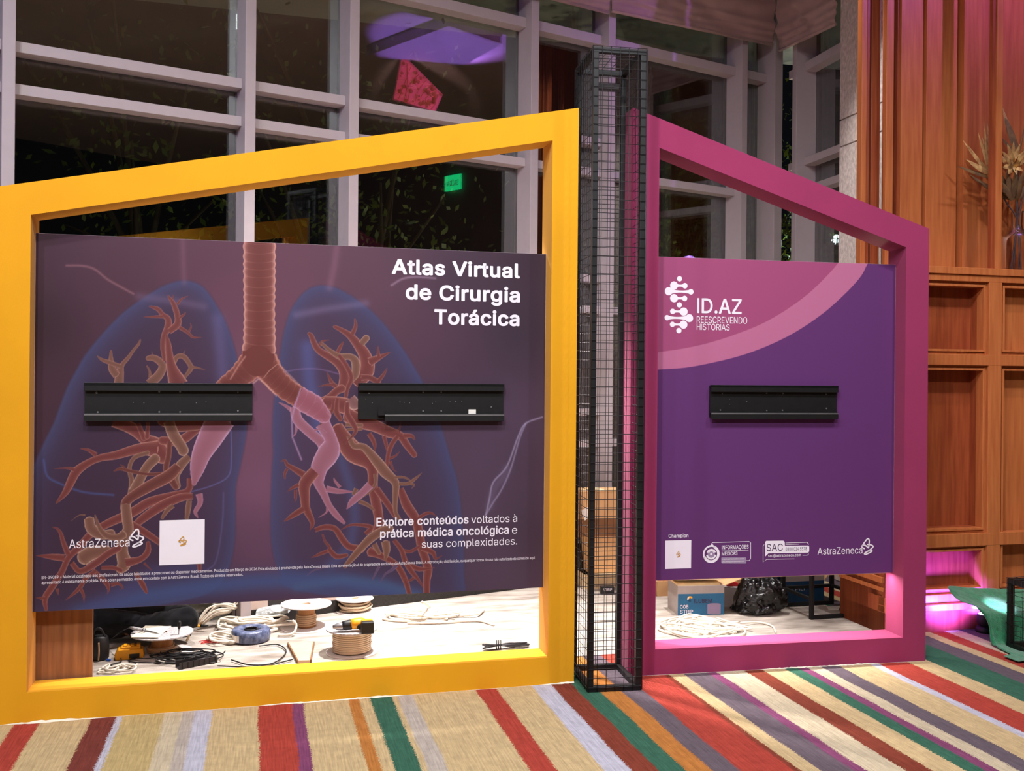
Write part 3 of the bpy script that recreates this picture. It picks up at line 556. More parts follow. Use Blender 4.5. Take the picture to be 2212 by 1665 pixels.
q	424	372,-143,,174,-21, 311,-143,20,,,67 311,59,,-67,-2, 306,59,2,,-4,-8 287,31,8,11,-9,-10 252,4,15,8,-14,-8 195,-8,24,,-31, 111,16,25,-16,-24,16 55,84,13,-29,-14,30 34,189,,-40,,40 55,293,-14,-30,14,29 112,361,-24,-16,24,15 196,384,-32,,23, 253,373,-15,8,15,-8 287,346,-8,10,9,-10 307,319,-5,8,2, 313,319,-2,,,20 313,379,,-20,19, 372,379,-20,,,-174;205,47,-24,,22, 263,65,-16,-12,16,12 299,115,-8,-21,9,21 312,189,,-28,,28 300,263,8,-21,-8,21 263,312,16,-12,-16,12 205,330,23,,-24, 145,311,16,13,-16,-12 108,261,8,21,-8,-21 96,189,,27,,-27 109,117,-9,21,8,-22 145,66,-16,12,16,-13
r	259	53,,20,,,126 53,379,,-126,19, 112,379,-20,,,-19 112,321,,19,1, 115,321,-1,,7,19 152,367,-17,-12,18,12 213,385,-23,,5, 229,384,-6,1,6, 243,384,-3,,,-21 243,322,,21,-1,1 230,324,7,-1,-7,1 207,326,8,,-18, 159,315,14,7,-14,-8 126,284,8,13,-8,-14 114,237,,18,,-79 114,,,79,-21,
s	365	182,-8,29,,-26, 112,3,21,-7,-20,8 62,38,13,-15,-13,15 36,94,4,-22,19,4 94,107,-20,-5,5,-21 124,60,-15,10,15,-10 181,45,-23,,27, 244,62,-15,-11,16,12 268,103,,-16,,13 254,136,9,-9,-9,8 212,155,19,-4,-21,5 149,170,21,-5,-34,8 72,208,17,-17,-17,17 47,274,,-27,,22 65,332,-12,-17,12,16 115,370,-21,-9,21,10 187,384,-27,,26, 254,372,-19,8,18,-7 299,339,-12,14,11,-14 324,290,-5,19,-19,-4 268,277,19,4,-5,15 243,316,12,-12,-13,11 187,333,25,,-22, 131,317,15,10,-15,-11 109,277,,16,,-14 124,243,-10,9,10,-8 172,223,-22,5,19,-5 229,209,-19,5,35,-8 306,171,-16,17,17,-17 331,107,,26,,-23 312,47,13,17,-12,-17 260,6,22,10,-23,-9
t	227	204,379,-66,,,-17 204,327,,17,-66, 6,327,66,,,17 6,379,,-17,66,;65,471,,-126,20, 126,471,-20,,,-124 126,98,,124,,-17 136,61,-7,8,7,-7 170,50,-16,,4, 185,51,-6,-1,6,1 202,54,-5,-1,4,-18 213,2,-4,17,-6,-2 192,-3,8,1,-8,-1 168,-4,8,,-32, 92,21,18,-17,-18,17 65,93,,-31,,126
u	410	182,-5,29,,-25, 115,11,19,-11,-20,10 69,59,11,-22,-11,21 53,139,,-32,,80 53,379,,-80,20, 114,379,-21,,,-78 114,144,,78,,-30 137,75,-16,16,15,-17 200,50,-27,,18, 249,62,-14,-8,15,8 283,97,-8,-16,9,15 296,153,,-22,,75 296,379,,-75,20, 357,379,-20,,,-126 357,,,126,-20, 298,,20,,,31 298,92,,-31,3, 307,92,-3,,-12,-35 257,17,22,15,-22,-15
v	389	163,,21,,-49,126 17,379,49,-126,23, 84,379,-22,,27,-74 165,155,-27,75,9,-23 187,87,-6,23,6,-23 206,21,-7,21,-8, 184,21,7,,7,21 203,87,-6,-23,6,23 224,155,-8,-23,27,75 305,379,-27,-74,22, 371,379,-22,,-48,-126 226,,49,126,-21,
x	379	21,,23,,50,73 171,218,-50,-73,,-16 171,171,,16,-47,69 29,379,47,-69,23, 100,379,-24,,16,-24 147,306,-15,24,13,-19 179,253,-9,17,9,-16 207,206,-9,15,-10, 175,206,11,,10,15 202,253,-8,-16,9,17 233,306,-12,-19,16,24 282,379,-16,-24,23, 352,379,-24,,-48,-70 209,169,47,70,,15 209,214,,-15,49,-71 358,,-50,71,-24, 287,,23,,-19,28 231,85,18,-28,-12,18 200,136,9,-16,-9,16 173,182,9,-15,10, 205,182,-11,,-10,-15 178,136,8,16,-8,-16 148,85,12,18,-19,-28 91,,19,28,-23,
z	380	42,,99,,,15 42,46,,-16,70,91 254,320,-71,-92,,1 254,323,,-1,-69, 48,323,69,,,19 48,379,,-18,95, 333,379,-95,,,-16 333,331,,16,-69,-90 126,60,69,90,,-1 126,56,,2,71, 339,56,-71,,,-18 339,,,19,-99,
Ç	510	267,-7,26,,-44, 150,25,34,-21,-34,21 70,115,19,-39,-20,39 40,254,,-53,,54 70,393,-20,-39,19,39 150,484,-34,-22,34,21 267,516,-44,,26, 340,504,-23,8,23,-7 402,471,-18,15,18,-14 448,418,-12,21,12,-20 473,348,-5,26,-22, 408,348,22,,-4,18 389,395,9,-14,-8,13 357,428,13,-9,-12,10 315,449,16,-5,-15,5 267,456,17,,-31, 184,432,24,16,-25,-15 125,364,14,30,-14,-30 103,254,,43,,-43 125,145,-14,30,15,-30 184,76,-25,16,25,-15 267,53,-31,,17, 315,60,-15,-5,16,5 357,81,-12,-10,13,9 389,114,-8,-13,9,14 408,160,-4,-17,22, 473,160,-22,,-4,-25 448,91,12,20,-12,-21 402,38,19,14,-18,-15 341,5,22,7,-23,-8;228,-146,14,,,12 228,-110,,-12,13, 268,-110,-13,,13, 294,-105,-4,-4,5,3 302,-88,,-8,,8 294,-71,5,-3,-4,4 268,-66,13,,-9, 240,-66,10,,4,27 251,13,-4,-26,10, 283,13,-11,,,-5 283,-3,,5,,-10 283,-33,,10,22,-1 332,-47,-11,8,10,-9 348,-88,,18,,-20 328,-132,13,9,-13,-9 269,-146,27,,-14,
É	419	60,,105,,,170 60,509,,-170,104, 372,509,-104,,,-19 372,452,,19,-82, 125,452,82,,,-56 125,286,,55,77, 355,286,-77,,,-19 355,229,,19,-77, 125,229,77,,,-57 125,57,,57,83, 375,57,-83,,,-19 375,,,19,-105,;191,558,17,,16,34 239,659,-16,-34,22, 307,659,-23,,-22,-34 241,558,22,34,-17,
Í	300	31,,80,,,19 31,57,,-19,29, 118,57,-29,,,132 118,452,,-132,-29, 31,452,29,,,19 31,509,,-19,80, 269,509,-79,,,-19 269,452,,19,-29, 183,452,29,,,-132 183,57,,132,29, 269,57,-29,,,-19 269,,,19,-79,;124,558,16,,16,34 171,659,-16,-34,23, 240,659,-23,,-22,-34 174,558,22,34,-17,
Ó	533	267,-7,44,,-44, 150,25,34,-21,-34,21 70,115,20,-39,-20,39 40,254,,-53,,54 70,393,-20,-39,20,39 150,484,-34,-22,34,21 267,516,-44,,44, 384,484,-34,21,34,-22 464,393,-20,39,19,-39 493,254,,54,,-53 464,115,19,39,-20,-39 384,25,34,21,-34,-21;267,53,-31,,30, 349,76,-24,-15,25,15 408,144,-14,-30,15,30 430,254,,-43,,44 408,365,15,-30,-14,30 349,433,25,-16,-24,15 267,456,30,,-31, 184,433,25,15,-25,-16 125,364,15,30,-14,-30 103,254,,43,,-43 125,144,-14,30,15,-30 184,76,-25,16,25,-15;240,558,17,,16,34 288,659,-16,-34,23, 356,659,-23,,-22,-34 290,558,22,34,-17,
Õ	533	267,-7,44,,-44, 150,25,34,-21,-34,21 70,115,20,-39,-20,39 40,254,,-53,,54 70,393,-20,-39,20,39 150,484,-34,-22,34,21 267,516,-44,,44, 384,484,-34,21,34,-22 464,393,-20,39,19,-39 493,254,,54,,-53 464,115,19,39,-20,-39 384,25,34,21,-34,-21;267,53,-31,,30, 349,76,-24,-15,25,15 408,144,-14,-30,15,30 430,254,,-43,,44 408,365,15,-30,-14,30 349,433,25,-16,-24,15 267,456,30,,-31, 184,433,25,15,-25,-16 125,364,15,30,-14,-30 103,254,,43,,-43 125,144,-14,30,15,-30 184,76,-25,16,25,-15;312,576,17,,-9, 287,580,8,-3,-8,3 264,590,7,-4,-7,4 244,600,6,-3,-6,3 229,604,4,,-6, 216,595,2,6,-3,-5 211,577,,7,-15, 168,577,14,,1,20 182,628,-9,-14,9,13 223,648,-18,,9, 248,643,-8,3,7,-2 269,633,-7,4,6,-4 288,623,-6,3,6,-3 305,619,-5,,6, 318,625,-3,-4,3,5 324,646,-1,-9,14, 366,646,-14,,-1,-21 351,595,9,13,-9,-13
à	389	160,-9,22,,-24, 94,5,20,-9,-19,9 48,45,11,-18,-12,17 30,108,,-25,,22 43,161,-8,-14,9,14 78,193,-15,-8,14,8 125,211,-17,-4,18,4 178,220,-18,-2,23,3 234,227,-15,-2,14,1 265,235,-7,-4,7,4 276,255,,-10,, 276,257,,-1,,15 267,297,6,-11,-6,11 240,322,12,-6,-12,6 196,331,17,,-18, 149,322,13,6,-13,-5 118,301,8,8,-8,-9 100,274,4,9,-20,6 41,291,20,-6,9,23 79,346,-17,-14,16,14 133,375,-20,-6,20,6 194,384,-21,,14, 239,379,-16,4,16,-3 286,360,-15,10,15,-9 322,320,-9,18,10,-17 337,251,,29,,-83 337,,,84,-20, 277,,20,,,17 277,52,,-17,-2, 272,52,2,,-4,-9 252,25,9,9,-9,-10 215,1,15,6,-15,-6;170,45,-15,,23, 228,59,-16,-9,15,9 263,93,-8,-14,8,14 276,138,,-16,,17 276,190,,-17,-3,-3 259,182,9,2,-8,-2 231,176,11,2,-10,-2 200,171,10,1,-10,-1 175,168,7,1,-14,-2 134,159,13,4,-13,-5 103,139,8,9,-7,-8 92,105,,14,,-13 102,72,-7,9,7,-9 130,52,-12,5,12,-4;165,429,17,,-22,33 99,529,22,-33,23, 168,529,-23,,16,-33 215,429,-16,33,-16,
á	389	160,-9,22,,-24, 94,5,20,-9,-19,9 48,45,11,-18,-12,17 30,108,,-25,,22 43,161,-8,-14,9,14 78,193,-15,-8,14,8 125,211,-17,-4,18,4 178,220,-18,-2,23,3 234,227,-15,-2,14,1 265,235,-7,-4,7,4 276,255,,-10,, 276,257,,-1,,15 267,297,6,-11,-6,11 240,322,12,-6,-12,6 196,331,17,,-18, 149,322,13,6,-13,-5 118,301,8,8,-8,-9 100,274,4,9,-20,6 41,291,20,-6,9,23 79,346,-17,-14,16,14 133,375,-20,-6,20,6 194,384,-21,,14, 239,379,-16,4,16,-3 286,360,-15,10,15,-9 322,320,-9,18,10,-17 337,251,,29,,-83 337,,,84,-20, 277,,20,,,17 277,52,,-17,-2, 272,52,2,,-4,-9 252,25,9,9,-9,-10 215,1,15,6,-15,-6;170,45,-15,,23, 228,59,-16,-9,15,9 263,93,-8,-14,8,14 276,138,,-16,,17 276,190,,-17,-3,-3 259,182,9,2,-8,-2 231,176,11,2,-10,-2 200,171,10,1,-10,-1 175,168,7,1,-14,-2 134,159,13,4,-13,-5 103,139,8,9,-7,-8 92,105,,14,,-13 102,72,-7,9,7,-9 130,52,-12,5,12,-4;162,429,17,,16,33 210,529,-16,-33,23, 278,529,-23,,-22,-33 212,429,22,33,-16,
ã	389	160,-9,22,,-24, 94,5,20,-9,-19,9 48,45,11,-18,-12,17 30,108,,-25,,22 43,161,-8,-14,9,14 78,193,-15,-8,14,8 125,211,-17,-4,18,4 178,220,-18,-2,23,3 234,227,-15,-2,14,1 265,235,-7,-4,7,4 276,255,,-10,, 276,257,,-1,,15 267,297,6,-11,-6,11 240,322,12,-6,-12,6 196,331,17,,-18, 149,322,13,6,-13,-5 118,301,8,8,-8,-9 100,274,4,9,-20,6 41,291,20,-6,9,23 79,346,-17,-14,16,14 133,375,-20,-6,20,6 194,384,-21,,14, 239,379,-16,4,16,-3 286,360,-15,10,15,-9 322,320,-9,18,10,-17 337,251,,29,,-83 337,,,84,-20, 277,,20,,,17 277,52,,-17,-2, 272,52,2,,-4,-9 252,25,9,9,-9,-10 215,1,15,6,-15,-6;170,45,-15,,23, 228,59,-16,-9,15,9 263,93,-8,-14,8,14 276,138,,-16,,17 276,190,,-17,-3,-3 259,182,9,2,-8,-2 231,176,11,2,-10,-2 200,171,10,1,-10,-1 175,168,7,1,-14,-2 134,159,13,4,-13,-5 103,139,8,9,-7,-8 92,105,,14,,-13 102,72,-7,9,7,-9 130,52,-12,5,12,-4;234,446,17,,-9, 209,450,8,-2,-8,3 186,460,7,-3,-7,4 166,470,6,-3,-6,3 151,475,4,,-6, 138,466,3,6,-3,-6 133,448,,6,-14, 90,448,14,,1,20 104,498,-8,-13,9,14 145,518,-18,,9, 170,514,-8,3,7,-3 191,504,-7,4,6,-4 210,494,-6,3,6,-3 227,490,-5,,6, 240,496,-3,-4,3,4 247,517,-2,-10,13, 288,517,-14,,-1,-21 273,466,9,13,-9,-13
ç	396	207,-8,19,,-34, 117,16,26,-16,-26,17 56,85,15,-29,-15,29 34,187,,-38,,40 56,291,-15,-29,15,30 117,360,-26,-17,26,16 207,384,-34,,19, 260,377,-17,5,16,-5 305,356,-13,9,14,-9 340,322,-10,13,10,-13 362,277,-5,17,-20,-5 303,262,19,5,-3,10 290,289,6,-8,-5,8 270,311,8,-6,-8,6 242,325,11,-3,-10,3 207,330,13,,-25, 145,310,16,13,-16,-13 108,258,8,22,-8,-21 96,187,,26,,-25 108,117,-8,22,8,-21 145,66,-16,13,16,-13 207,46,-25,,13, 243,52,-11,-4,10,3 271,66,-8,-6,8,6 292,89,-6,-9,5,8 304,117,-3,-10,20,-5 363,102,-20,5,-5,-17 341,56,10,14,-9,-13 306,21,14,10,-13,-9 261,-1,16,5,-17,-5;169,-143,14,,,12 169,-107,,-12,14, 210,-107,-14,,12, 236,-102,-5,-3,5,3 243,-84,,-9,,8 236,-67,5,-3,-5,3 210,-62,12,,-10, 182,-62,9,,3,26 192,16,-4,-26,11, 224,16,-11,,,-5 224,,,5,,-10 224,-29,,9,22,-1 273,-44,-10,9,11,-9 289,-85,,19,,-20 270,-129,12,10,-13,-9 210,-143,27,,-14,
é	404	212,-8,26,,-37, 117,16,26,-16,-27,17 56,85,14,-29,-15,29 34,187,,-39,,39 55,290,-14,-30,14,29 115,359,-26,-16,26,17 205,384,-34,,21, 266,374,-20,7,19,-7 319,341,-16,15,16,-15 357,282,-9,24,9,-24 371,194,,34,,-8 371,169,,9,-99, 75,169,99,,,18 75,221,,-17,88, 338,221,-88,,-9,-6 310,202,9,6,,25 298,269,8,-20,-8,19 263,314,15,-11,-16,11 205,330,23,,-23, 146,313,17,12,-16,-11 109,270,9,18,-9,-19 96,211,,21,,-11 96,178,,11,,-28 110,106,-9,20,10,-19 151,61,-17,11,17,-10 212,46,-23,,16, 254,53,-13,-5,12,4 285,73,-8,-9,9,9 306,105,-5,-12,19,-4 365,91,-20,5,-6,-20 335,39,14,15,-14,-15 283,4,20,9,-21,-8;177,429,17,,16,33 225,529,-16,-33,22, 293,529,-23,,-22,-33 227,429,22,33,-17,
ó	415	207,-8,35,,-34, 117,16,26,-16,-26,17 56,85,15,-29,-15,29 34,187,,-38,,40 56,291,-15,-29,15,30 117,360,-26,-17,26,16 207,384,-34,,35, 299,360,-26,16,26,-17 359,291,-14,30,15,-29 381,187,,40,,-38 359,85,15,29,-14,-29 299,16,26,17,-26,-16;207,46,-25,,26, 270,66,-16,-13,17,13 307,117,-8,-21,8,22 319,187,,-25,,26 307,258,8,-22,-8,22 270,310,17,-13,-16,13 207,330,26,,-25, 145,310,16,13,-16,-13 108,258,8,22,-8,-21 96,187,,26,,-25 108,117,-8,22,8,-21 145,66,-16,13,16,-13;181,429,16,,16,33 228,529,-16,-33,23, 297,529,-23,,-22,-33 231,429,22,33,-17,
ú	410	182,-5,29,,-25, 115,11,19,-11,-20,10 69,59,11,-22,-11,21 53,139,,-32,,80 53,379,,-80,20, 114,379,-21,,,-78 114,144,,78,,-30 137,75,-16,16,15,-17 200,50,-27,,18, 249,62,-14,-8,15,8 283,97,-8,-16,9,15 296,153,,-22,,75 296,379,,-75,20, 357,379,-20,,,-126 357,,,126,-20, 298,,20,,,31 298,92,,-31,3, 307,92,-3,,-12,-35 257,17,22,15,-22,-15;178,429,17,,16,33 226,529,-16,-33,22, 294,529,-23,,-22,-33 228,429,22,33,-17,"""


def _glyph_table():
    t = {}
    for ln in GLYPHS.split('\n'):
        c, adv, body = ln.split('\t')
        spl = []
        for s in body.split(';'):
            if s:
                spl.append([[int(v) if v else 0 for v in p.split(',')] for p in s.split(' ')])
        t[c] = (int(adv), spl)
    return t


GT = _glyph_table()
CAP = 0.5087
GT['I'] = (150, [[[48, 0, 0, 0, 0, 0], [48, 509, 0, 0, 0, 0], [102, 509, 0, 0, 0, 0], [102, 0, 0, 0, 0, 0]]])


def text_mesh(body, bold=0.0, shear=0.0, spacing=1.0):
    """flat letters; bold letters get their outline thickened by that much"""
    from mathutils.geometry import tessellate_polygon
    bm = bmesh.new()
    x = 0

    def area(l):
        return sum(p.x * q.y - q.x * p.y for p, q in zip(l, l[1:] + l[:1])) / 2

    def holds(l, p):
        ins = False
        for a, b in zip(l, l[1:] + l[:1]):
            if (a.y > p.y) != (b.y > p.y) and p.x < (b.x - a.x) * (p.y - a.y) / (b.y - a.y) + a.x:
                ins = not ins
        return ins

    def ears(l):
        ids = list(range(len(l)))
        if area(l) < 0:
            ids.reverse()
        out = []
        cr = lambda a, b, c: (b.x - a.x) * (c.y - a.y) - (b.y - a.y) * (c.x - a.x)
        while len(ids) > 3:
            for k in range(len(ids)):
                i, j, m = ids[k - 1], ids[k], ids[(k + 1) % len(ids)]
                a, b, c = l[i], l[j], l[m]
                w = cr(a, b, c)
                if w < -1e-12:
                    continue
                if w > 1e-9 and any(cr(a, b, l[q]) > 1e-10 and cr(b, c, l[q]) > 1e-10 and cr(c, a, l[q]) > 1e-10 for q in ids if q not in (i, j, m)):
                    continue
                if w > 1e-9:
                    out.append((i, j, m))
                ids.pop(k)
                break
            else:
                break
        if len(ids) == 3:
            out.append(tuple(ids))
        return out
    for ch in body:
        adv, spl = GT.get(ch, GT[' '])
        loops = []
        for s in spl:
            ctl = [(Vector(((a + x) / 1000, b / 1000)), Vector(((a + c + x) / 1000, (b + d) / 1000)), Vector(((a + e + x) / 1000, (b + f) / 1000))) for a, b, c, d, e, f in s]
            line = []
            for i in range(len(ctl)):
                p0, p1, p2, p3 = ctl[i][0], ctl[i][2], ctl[(i + 1) % len(ctl)][1], ctl[(i + 1) % len(ctl)][0]
                straight = (p1 - p0).length < 1e-5 and (p2 - p3).length < 1e-5
                for k in range(1 if straight else 4):
                    t = k / 4
                    v = p0 * (1 - t) ** 3 + p1 * 3 * t * (1 - t) ** 2 + p2 * 3 * t * t * (1 - t) + p3 * t ** 3
                    if not line or (v - line[-1]).length > 1e-5:
                        line.append(v)
            loops.append(line)
        if loops:
            sg = area(max(loops, key=lambda l: abs(area(l))))
            outer = [l for l in loops if area(l) * sg > 0]
            holes = [l for l in loops if area(l) * sg <= 0]
            for o in outer:
                grp = [o] + [h for h in holes if holds(o, h[0])]
                flat = [v for l in grp for v in l]
                vs = [bm.verts.new((v.x, v.y, 0)) for v in flat]
                want = abs(sum(area(l) for l in grp))
                best = None
                if len(grp) == 1:
                    tris = ears(o)
                    best = (abs(sum(abs(area([flat[i] for i in t])) for t in tris) - want), tris)
                if best is None or best[0] > 1e-4:
                    for k1, k2 in ((0, 0), (.07, .04), (.31, -.17), (-.23, .11), (.53, .29), (-.61, -.37), (.17, .83), (-.9, .21)):
                        tris = [t for t in tessellate_polygon([[Vector((v.x - x / 1000 + k1 * v.y, v.y + k2 * (v.x - x / 1000), 0)) for v in l] for l in grp]) if len(set(t)) == 3]
                        got = sum(abs(area([flat[i] for i in t])) for t in tris)
                        if best is None or abs(got - want) < best[0]:
                            best = (abs(got - want), tris)
                        if best[0] < 1e-4:
                            break
                for t in best[1]:
                    try:
                        bm.faces.new([vs[i] for i in t])
                    except ValueError:
                        pass
            if bold:
                for line in loops:
                    n = len(line)
                    for i in range(n):
                        p, q = line[i], line[(i + 1) % n]
                        t = q - p
                        if t.length < 1e-6:
                            continue
                        t = t.normalized() * bold
                        nv = Vector((-t.y, t.x))
                        e = t * 0.5
                        bm.faces.new([bm.verts.new((v.x, v.y, .0003 + .00006 * (i % 5))) for v in (p - nv - e, q - nv + e, q + nv + e, p + nv - e)])
        x += adv * spacing + bold * 900
    me = bpy.data.meshes.new('lettering')
    bmesh.ops.triangulate(bm, faces=bm.faces)
    bm.to_mesh(me)
    bm.free()
    co = np.empty(len(me.vertices) * 3)
    me.vertices.foreach_get('co', co)
    return me, co.reshape(-1, 3)

# ---------------------------------------------------------------- floor
def srgb_ramp(nt, stops, lo, hi):
    r = nt.nodes.new('ShaderNodeValToRGB')
    cr = r.color_ramp
    cr.interpolation = 'CONSTANT'
    for i, (u, c) in enumerate(stops):
        p = (u - lo) / (hi - lo)
        e = cr.elements[0] if i == 0 else (cr.elements[1] if i == 1 else cr.elements.new(p))
        e.position = p
        e.color = (*lin(c, CARPET_K), 1)
    return r


CARPET_K = 0.72
TAN, TAN2, TANL = (214, 186, 140), (204, 178, 124), (214, 196, 166)
RED, DRED, BRED = (184, 74, 62), (130, 66, 58), (140, 68, 52)
LAV, LGREY, PURP = (204, 200, 214), (198, 184, 172), (140, 76, 112)
GREEN, ORNG, GREY = (66, 110, 90), (198, 128, 66), (112, 98, 106)
STR = [(-40, 1574, TAN), (15, 1574, RED), (68.6, 1574, TAN), (180.7, 1560, DRED), (240.2, 1553.8, LAV), (257.6, 1553.8, TAN2), (338, 1574, TANL),
       (381, 1574, LGREY), (406.5, 1574, LAV), (446.6, 1574, TAN), (553.7, 1574, RED), (632.3, 1574, PURP), (655.7, 1574, TAN),
       (753.4, 1540, ORNG), (778.5, 1540, TAN), (807, 1540, GREEN), (852, 1540, TAN), (872, 1540, LGREY), (900.6, 1540, TAN),
       (1061, 1540, RED), (1099.7, 1540, TAN), (1195, 1540, LAV), (1245, 1540, BRED), (1290, 1540, GREEN), (1342, 1540, ORNG),
       (1396, 1540, GREY), (1449, 1540, RED), (1582, 1574, BRED), (1602, 1574, TAN), (1639, 1574, GREY), (1706, 1574, PURP), (1726, 1574, TANL),
       (1810, 1574, BRED), (1850, 1574, TAN), (1917, 1574, GREEN), (1957, 1574, PURP), (1980.5, 1574, TANL), (2027, 1574, GREY),
       (2071, 1574, TAN), (2161, 1574, LAV), (2020.7, 1507, BRED), (2050.8, 1507, RED), (2127.7, 1507, TAN), (2184.6, 1507, GREEN),
       (2077.6, 1423.6, GREY), (2124, 1423.6, TAN), (2161, 1423.6, RED), (2201, 1423.6, TANL)]
stops = []
for px, py, c in STR:
    p = floor_at(px, py)
    stops.append((YF.inv(p)[0], c))
stops = [s for i, s in enumerate(stops)]
stops.sort(key=lambda s: s[0])
U0, U1 = -1.6, 4.8
last = stops[-1][0]
stops += [(last + 0.10, GREY), (last + 0.22, TAN), (last + 0.4, GREEN), (last + 0.52, TAN2)]


def carpet_material():
    m = bpy.data.materials.new('striped_carpet')
    m.use_nodes = True
    nt = m.node_tree
    b = nt.nodes['Principled BSDF']
    tc = nt.nodes.new('ShaderNodeTexCoord')
    sx = nt.nodes.new('ShaderNodeSeparateXYZ')
    nt.links.new(tc.outputs['Object'], sx.inputs[0])

    def math_n(op, a, bb=None, c=None):
        n = nt.nodes.new('ShaderNodeMath')
        n.operation = op
        for i, v in enumerate((a, bb, c)):
            if v is None:
                continue
            if isinstance(v, (int, float)):
                n.inputs[i].default_value = v
            else:
                nt.links.new(v, n.inputs[i])
        return n.outputs[0]

    def noise(scale, stretch=(1, 1, 1), detail=3):
        mp = nt.nodes.new('ShaderNodeMapping')
        mp.inputs['Scale'].default_value = stretch
        nt.links.new(tc.outputs['Object'], mp.inputs['Vector'])
        n = nt.nodes.new('ShaderNodeTexNoise')
        n.inputs['Scale'].default_value = scale
        n.inputs['Detail'].default_value = detail
        nt.links.new(mp.outputs['Vector'], n.inputs['Vector'])
        return n.outputs['Fac']
    jag = math_n('MULTIPLY_ADD', noise(130, (1, 1.4, 1), 1), 0.036, -0.018)
    wob = math_n('MULTIPLY_ADD', noise(2.2), 0.03, -0.015)
    u = math_n('ADD', math_n('ADD', sx.outputs['X'], jag), wob)
    h = len(stops) // 2
    mid = (stops[h][0])
    A = srgb_ramp(nt, stops[:h], U0, U1)
    B = srgb_ramp(nt, [(mid - 0.5, stops[h][1])] + stops[h:], U0, U1)
    f = math_n('DIVIDE', math_n('SUBTRACT', u, U0), U1 - U0)
    nt.links.new(f, A.inputs['Fac'])
    nt.links.new(f, B.inputs['Fac'])
    mx = nt.nodes.new('ShaderNodeMix')
    mx.data_type = 'RGBA'
    nt.links.new(math_n('GREATER_THAN', u, mid), mx.inputs['Factor'])
    nt.links.new(A.outputs['Color'], mx.inputs['A'])
    nt.links.new(B.outputs['Color'], mx.inputs['B'])
    # threads along the stripes and mottling
    thr = math_n('MULTIPLY_ADD', noise(70, (2.2, 0.10, 1), 3), 0.9, 0.55)
    mot = math_n('MULTIPLY_ADD', noise(26, (1, 1, 1), 6), 0.42, 0.79)
    pile = math_n('MULTIPLY_ADD', noise(420, (1, 1, 1), 2), 0.5, 0.75)
    k = math_n('MULTIPLY', math_n('MULTIPLY', thr, mot), pile)
    hs = nt.nodes.new('ShaderNodeVectorMath')
    hs.operation = 'SCALE'
    nt.links.new(mx.outputs['Result'], hs.inputs[0])
    nt.links.new(k, hs.inputs['Scale'])
    nt.links.new(hs.outputs[0], b.inputs['Base Color'])
    b.inputs['Roughness'].default_value = 1.0
    b.inputs['Specular IOR Level'].default_value = 0.05
    bp = nt.nodes.new('ShaderNodeBump')
    bp.inputs['Strength'].default_value = 0.5
    bp.inputs['Distance'].default_value = 0.006
    nt.links.new(noise(380), bp.inputs['Height'])
    nt.links.new(bp.outputs['Normal'], b.inputs['Normal'])
    M['striped_carpet'] = m


carpet_material()
mat('pale_carpet', (226, 214, 202), 0.95, var=0.1, scale=5.5, bump=0.6, bscale=150, rgb2=(150, 138, 128), k=0.85, spec=0.05, stretch=(0.7, 2.0, 1))

WEST = -7.0
cornerP = WF.P(3.62, 0, 0)
RF = Fr(cornerP.x, cornerP.y, 0.2513, -0.968)       # short glazed return wall, u towards the hall


def yxy(p):
    return YF.inv(p)


wl = WF.P(WEST, 0.25, 0)
wc = WF.P(3.9, 0.25, 0)
# pale carpet in front of the glazing, striped hall carpet in front of it
d_edge = 0.42
pale = [(-6.5, d_edge), (3.62, d_edge), (3.62, 4.0), (2.2, 4.4), yxy(wc), yxy(wl)]
pale = [(-5.5, d_edge), (3.5, d_edge), (3.5, 5.0), (yxy(wc)[0], yxy(wc)[1]), (yxy(wl)[0] + 1.0, yxy(wl)[1] + 0.3)]
MB().slab(pale, -0.06, 0.0).build('floor', 'pale_carpet', frame=YF)['kind'] = 'structure'
MB().slab([(-8, -9.5), (9, -9.5), (9, d_edge), (-8, d_edge)], -0.06, 0.0).build('floor', 'striped_carpet', frame=YF)['kind'] = 'structure'
MB().slab([(3.5, d_edge), (9, d_edge), (9, 2.2), (3.5, 2.2)], -0.06, 0.0).build('floor', 'striped_carpet', frame=YF)['kind'] = 'structure'

# ---------------------------------------------------------------- glazed wall
MW = 0.064
mull_u = [-4.85, -4.18, -2.79, -2.119, -0.833, -0.171, 1.187, 1.866, 3.218]
GD = 0.187
for i, u in enumerate(mull_u):
    MB().box(u, u + MW, 0, GD + 0.03, 0.0, CEIL).build('trim_%d' % (i + 1), 'mullion_paint', frame=WF, off=(u, 0, 0), bevel=0.003)['kind'] = 'structure'
MB().box(3.575, 3.665, -0.02, 0.2, 0, CEIL).build('trim_10', 'mullion_paint', frame=WF, off=(3.6, 0, 0), bevel=0.003)['kind'] = 'structure'
HZ = {'G': (0.97, 1.02), 'F': (1.205, 1.255), 'E': (1.965, 2.02), 'D': (2.195, 2.25), 'B': (2.985, 3.043), 'A': (3.213, 3.272), 'C': (3.972, 4.042)}
win_n = 0


def window(frame, u0, u1, bars, label):
    global win_n
    win_n += 1
    w = MB().box(u0, u1, GD - 0.01, GD + 0.012, 0.24 if frame is RF or u0 > -0.9 else 0.0, CEIL).build('window_%d' % win_n, 'window_glass', frame=frame, off=(u0, GD, 0))
    w['kind'] = 'structure'
    for b in bars:
        z0, z1 = HZ[b]
        MB().box(u0, u1, 0.074, GD - 0.011, z0, z1).build('transom', 'mullion_paint', w, bevel=0.002)
    return w


for i in range(len(mull_u) - 1):
    window(WF, mull_u[i] + MW, mull_u[i + 1], 'GFEDBAC' if i != 7 else 'GEBC', '')
window(WF, 3.218 + MW, 3.575, 'GEC', '')
for u0, u1 in [(mull_u[0] - 1.3, mull_u[0])]:
    window(WF, u0, u1, 'GFEDBAC', '')
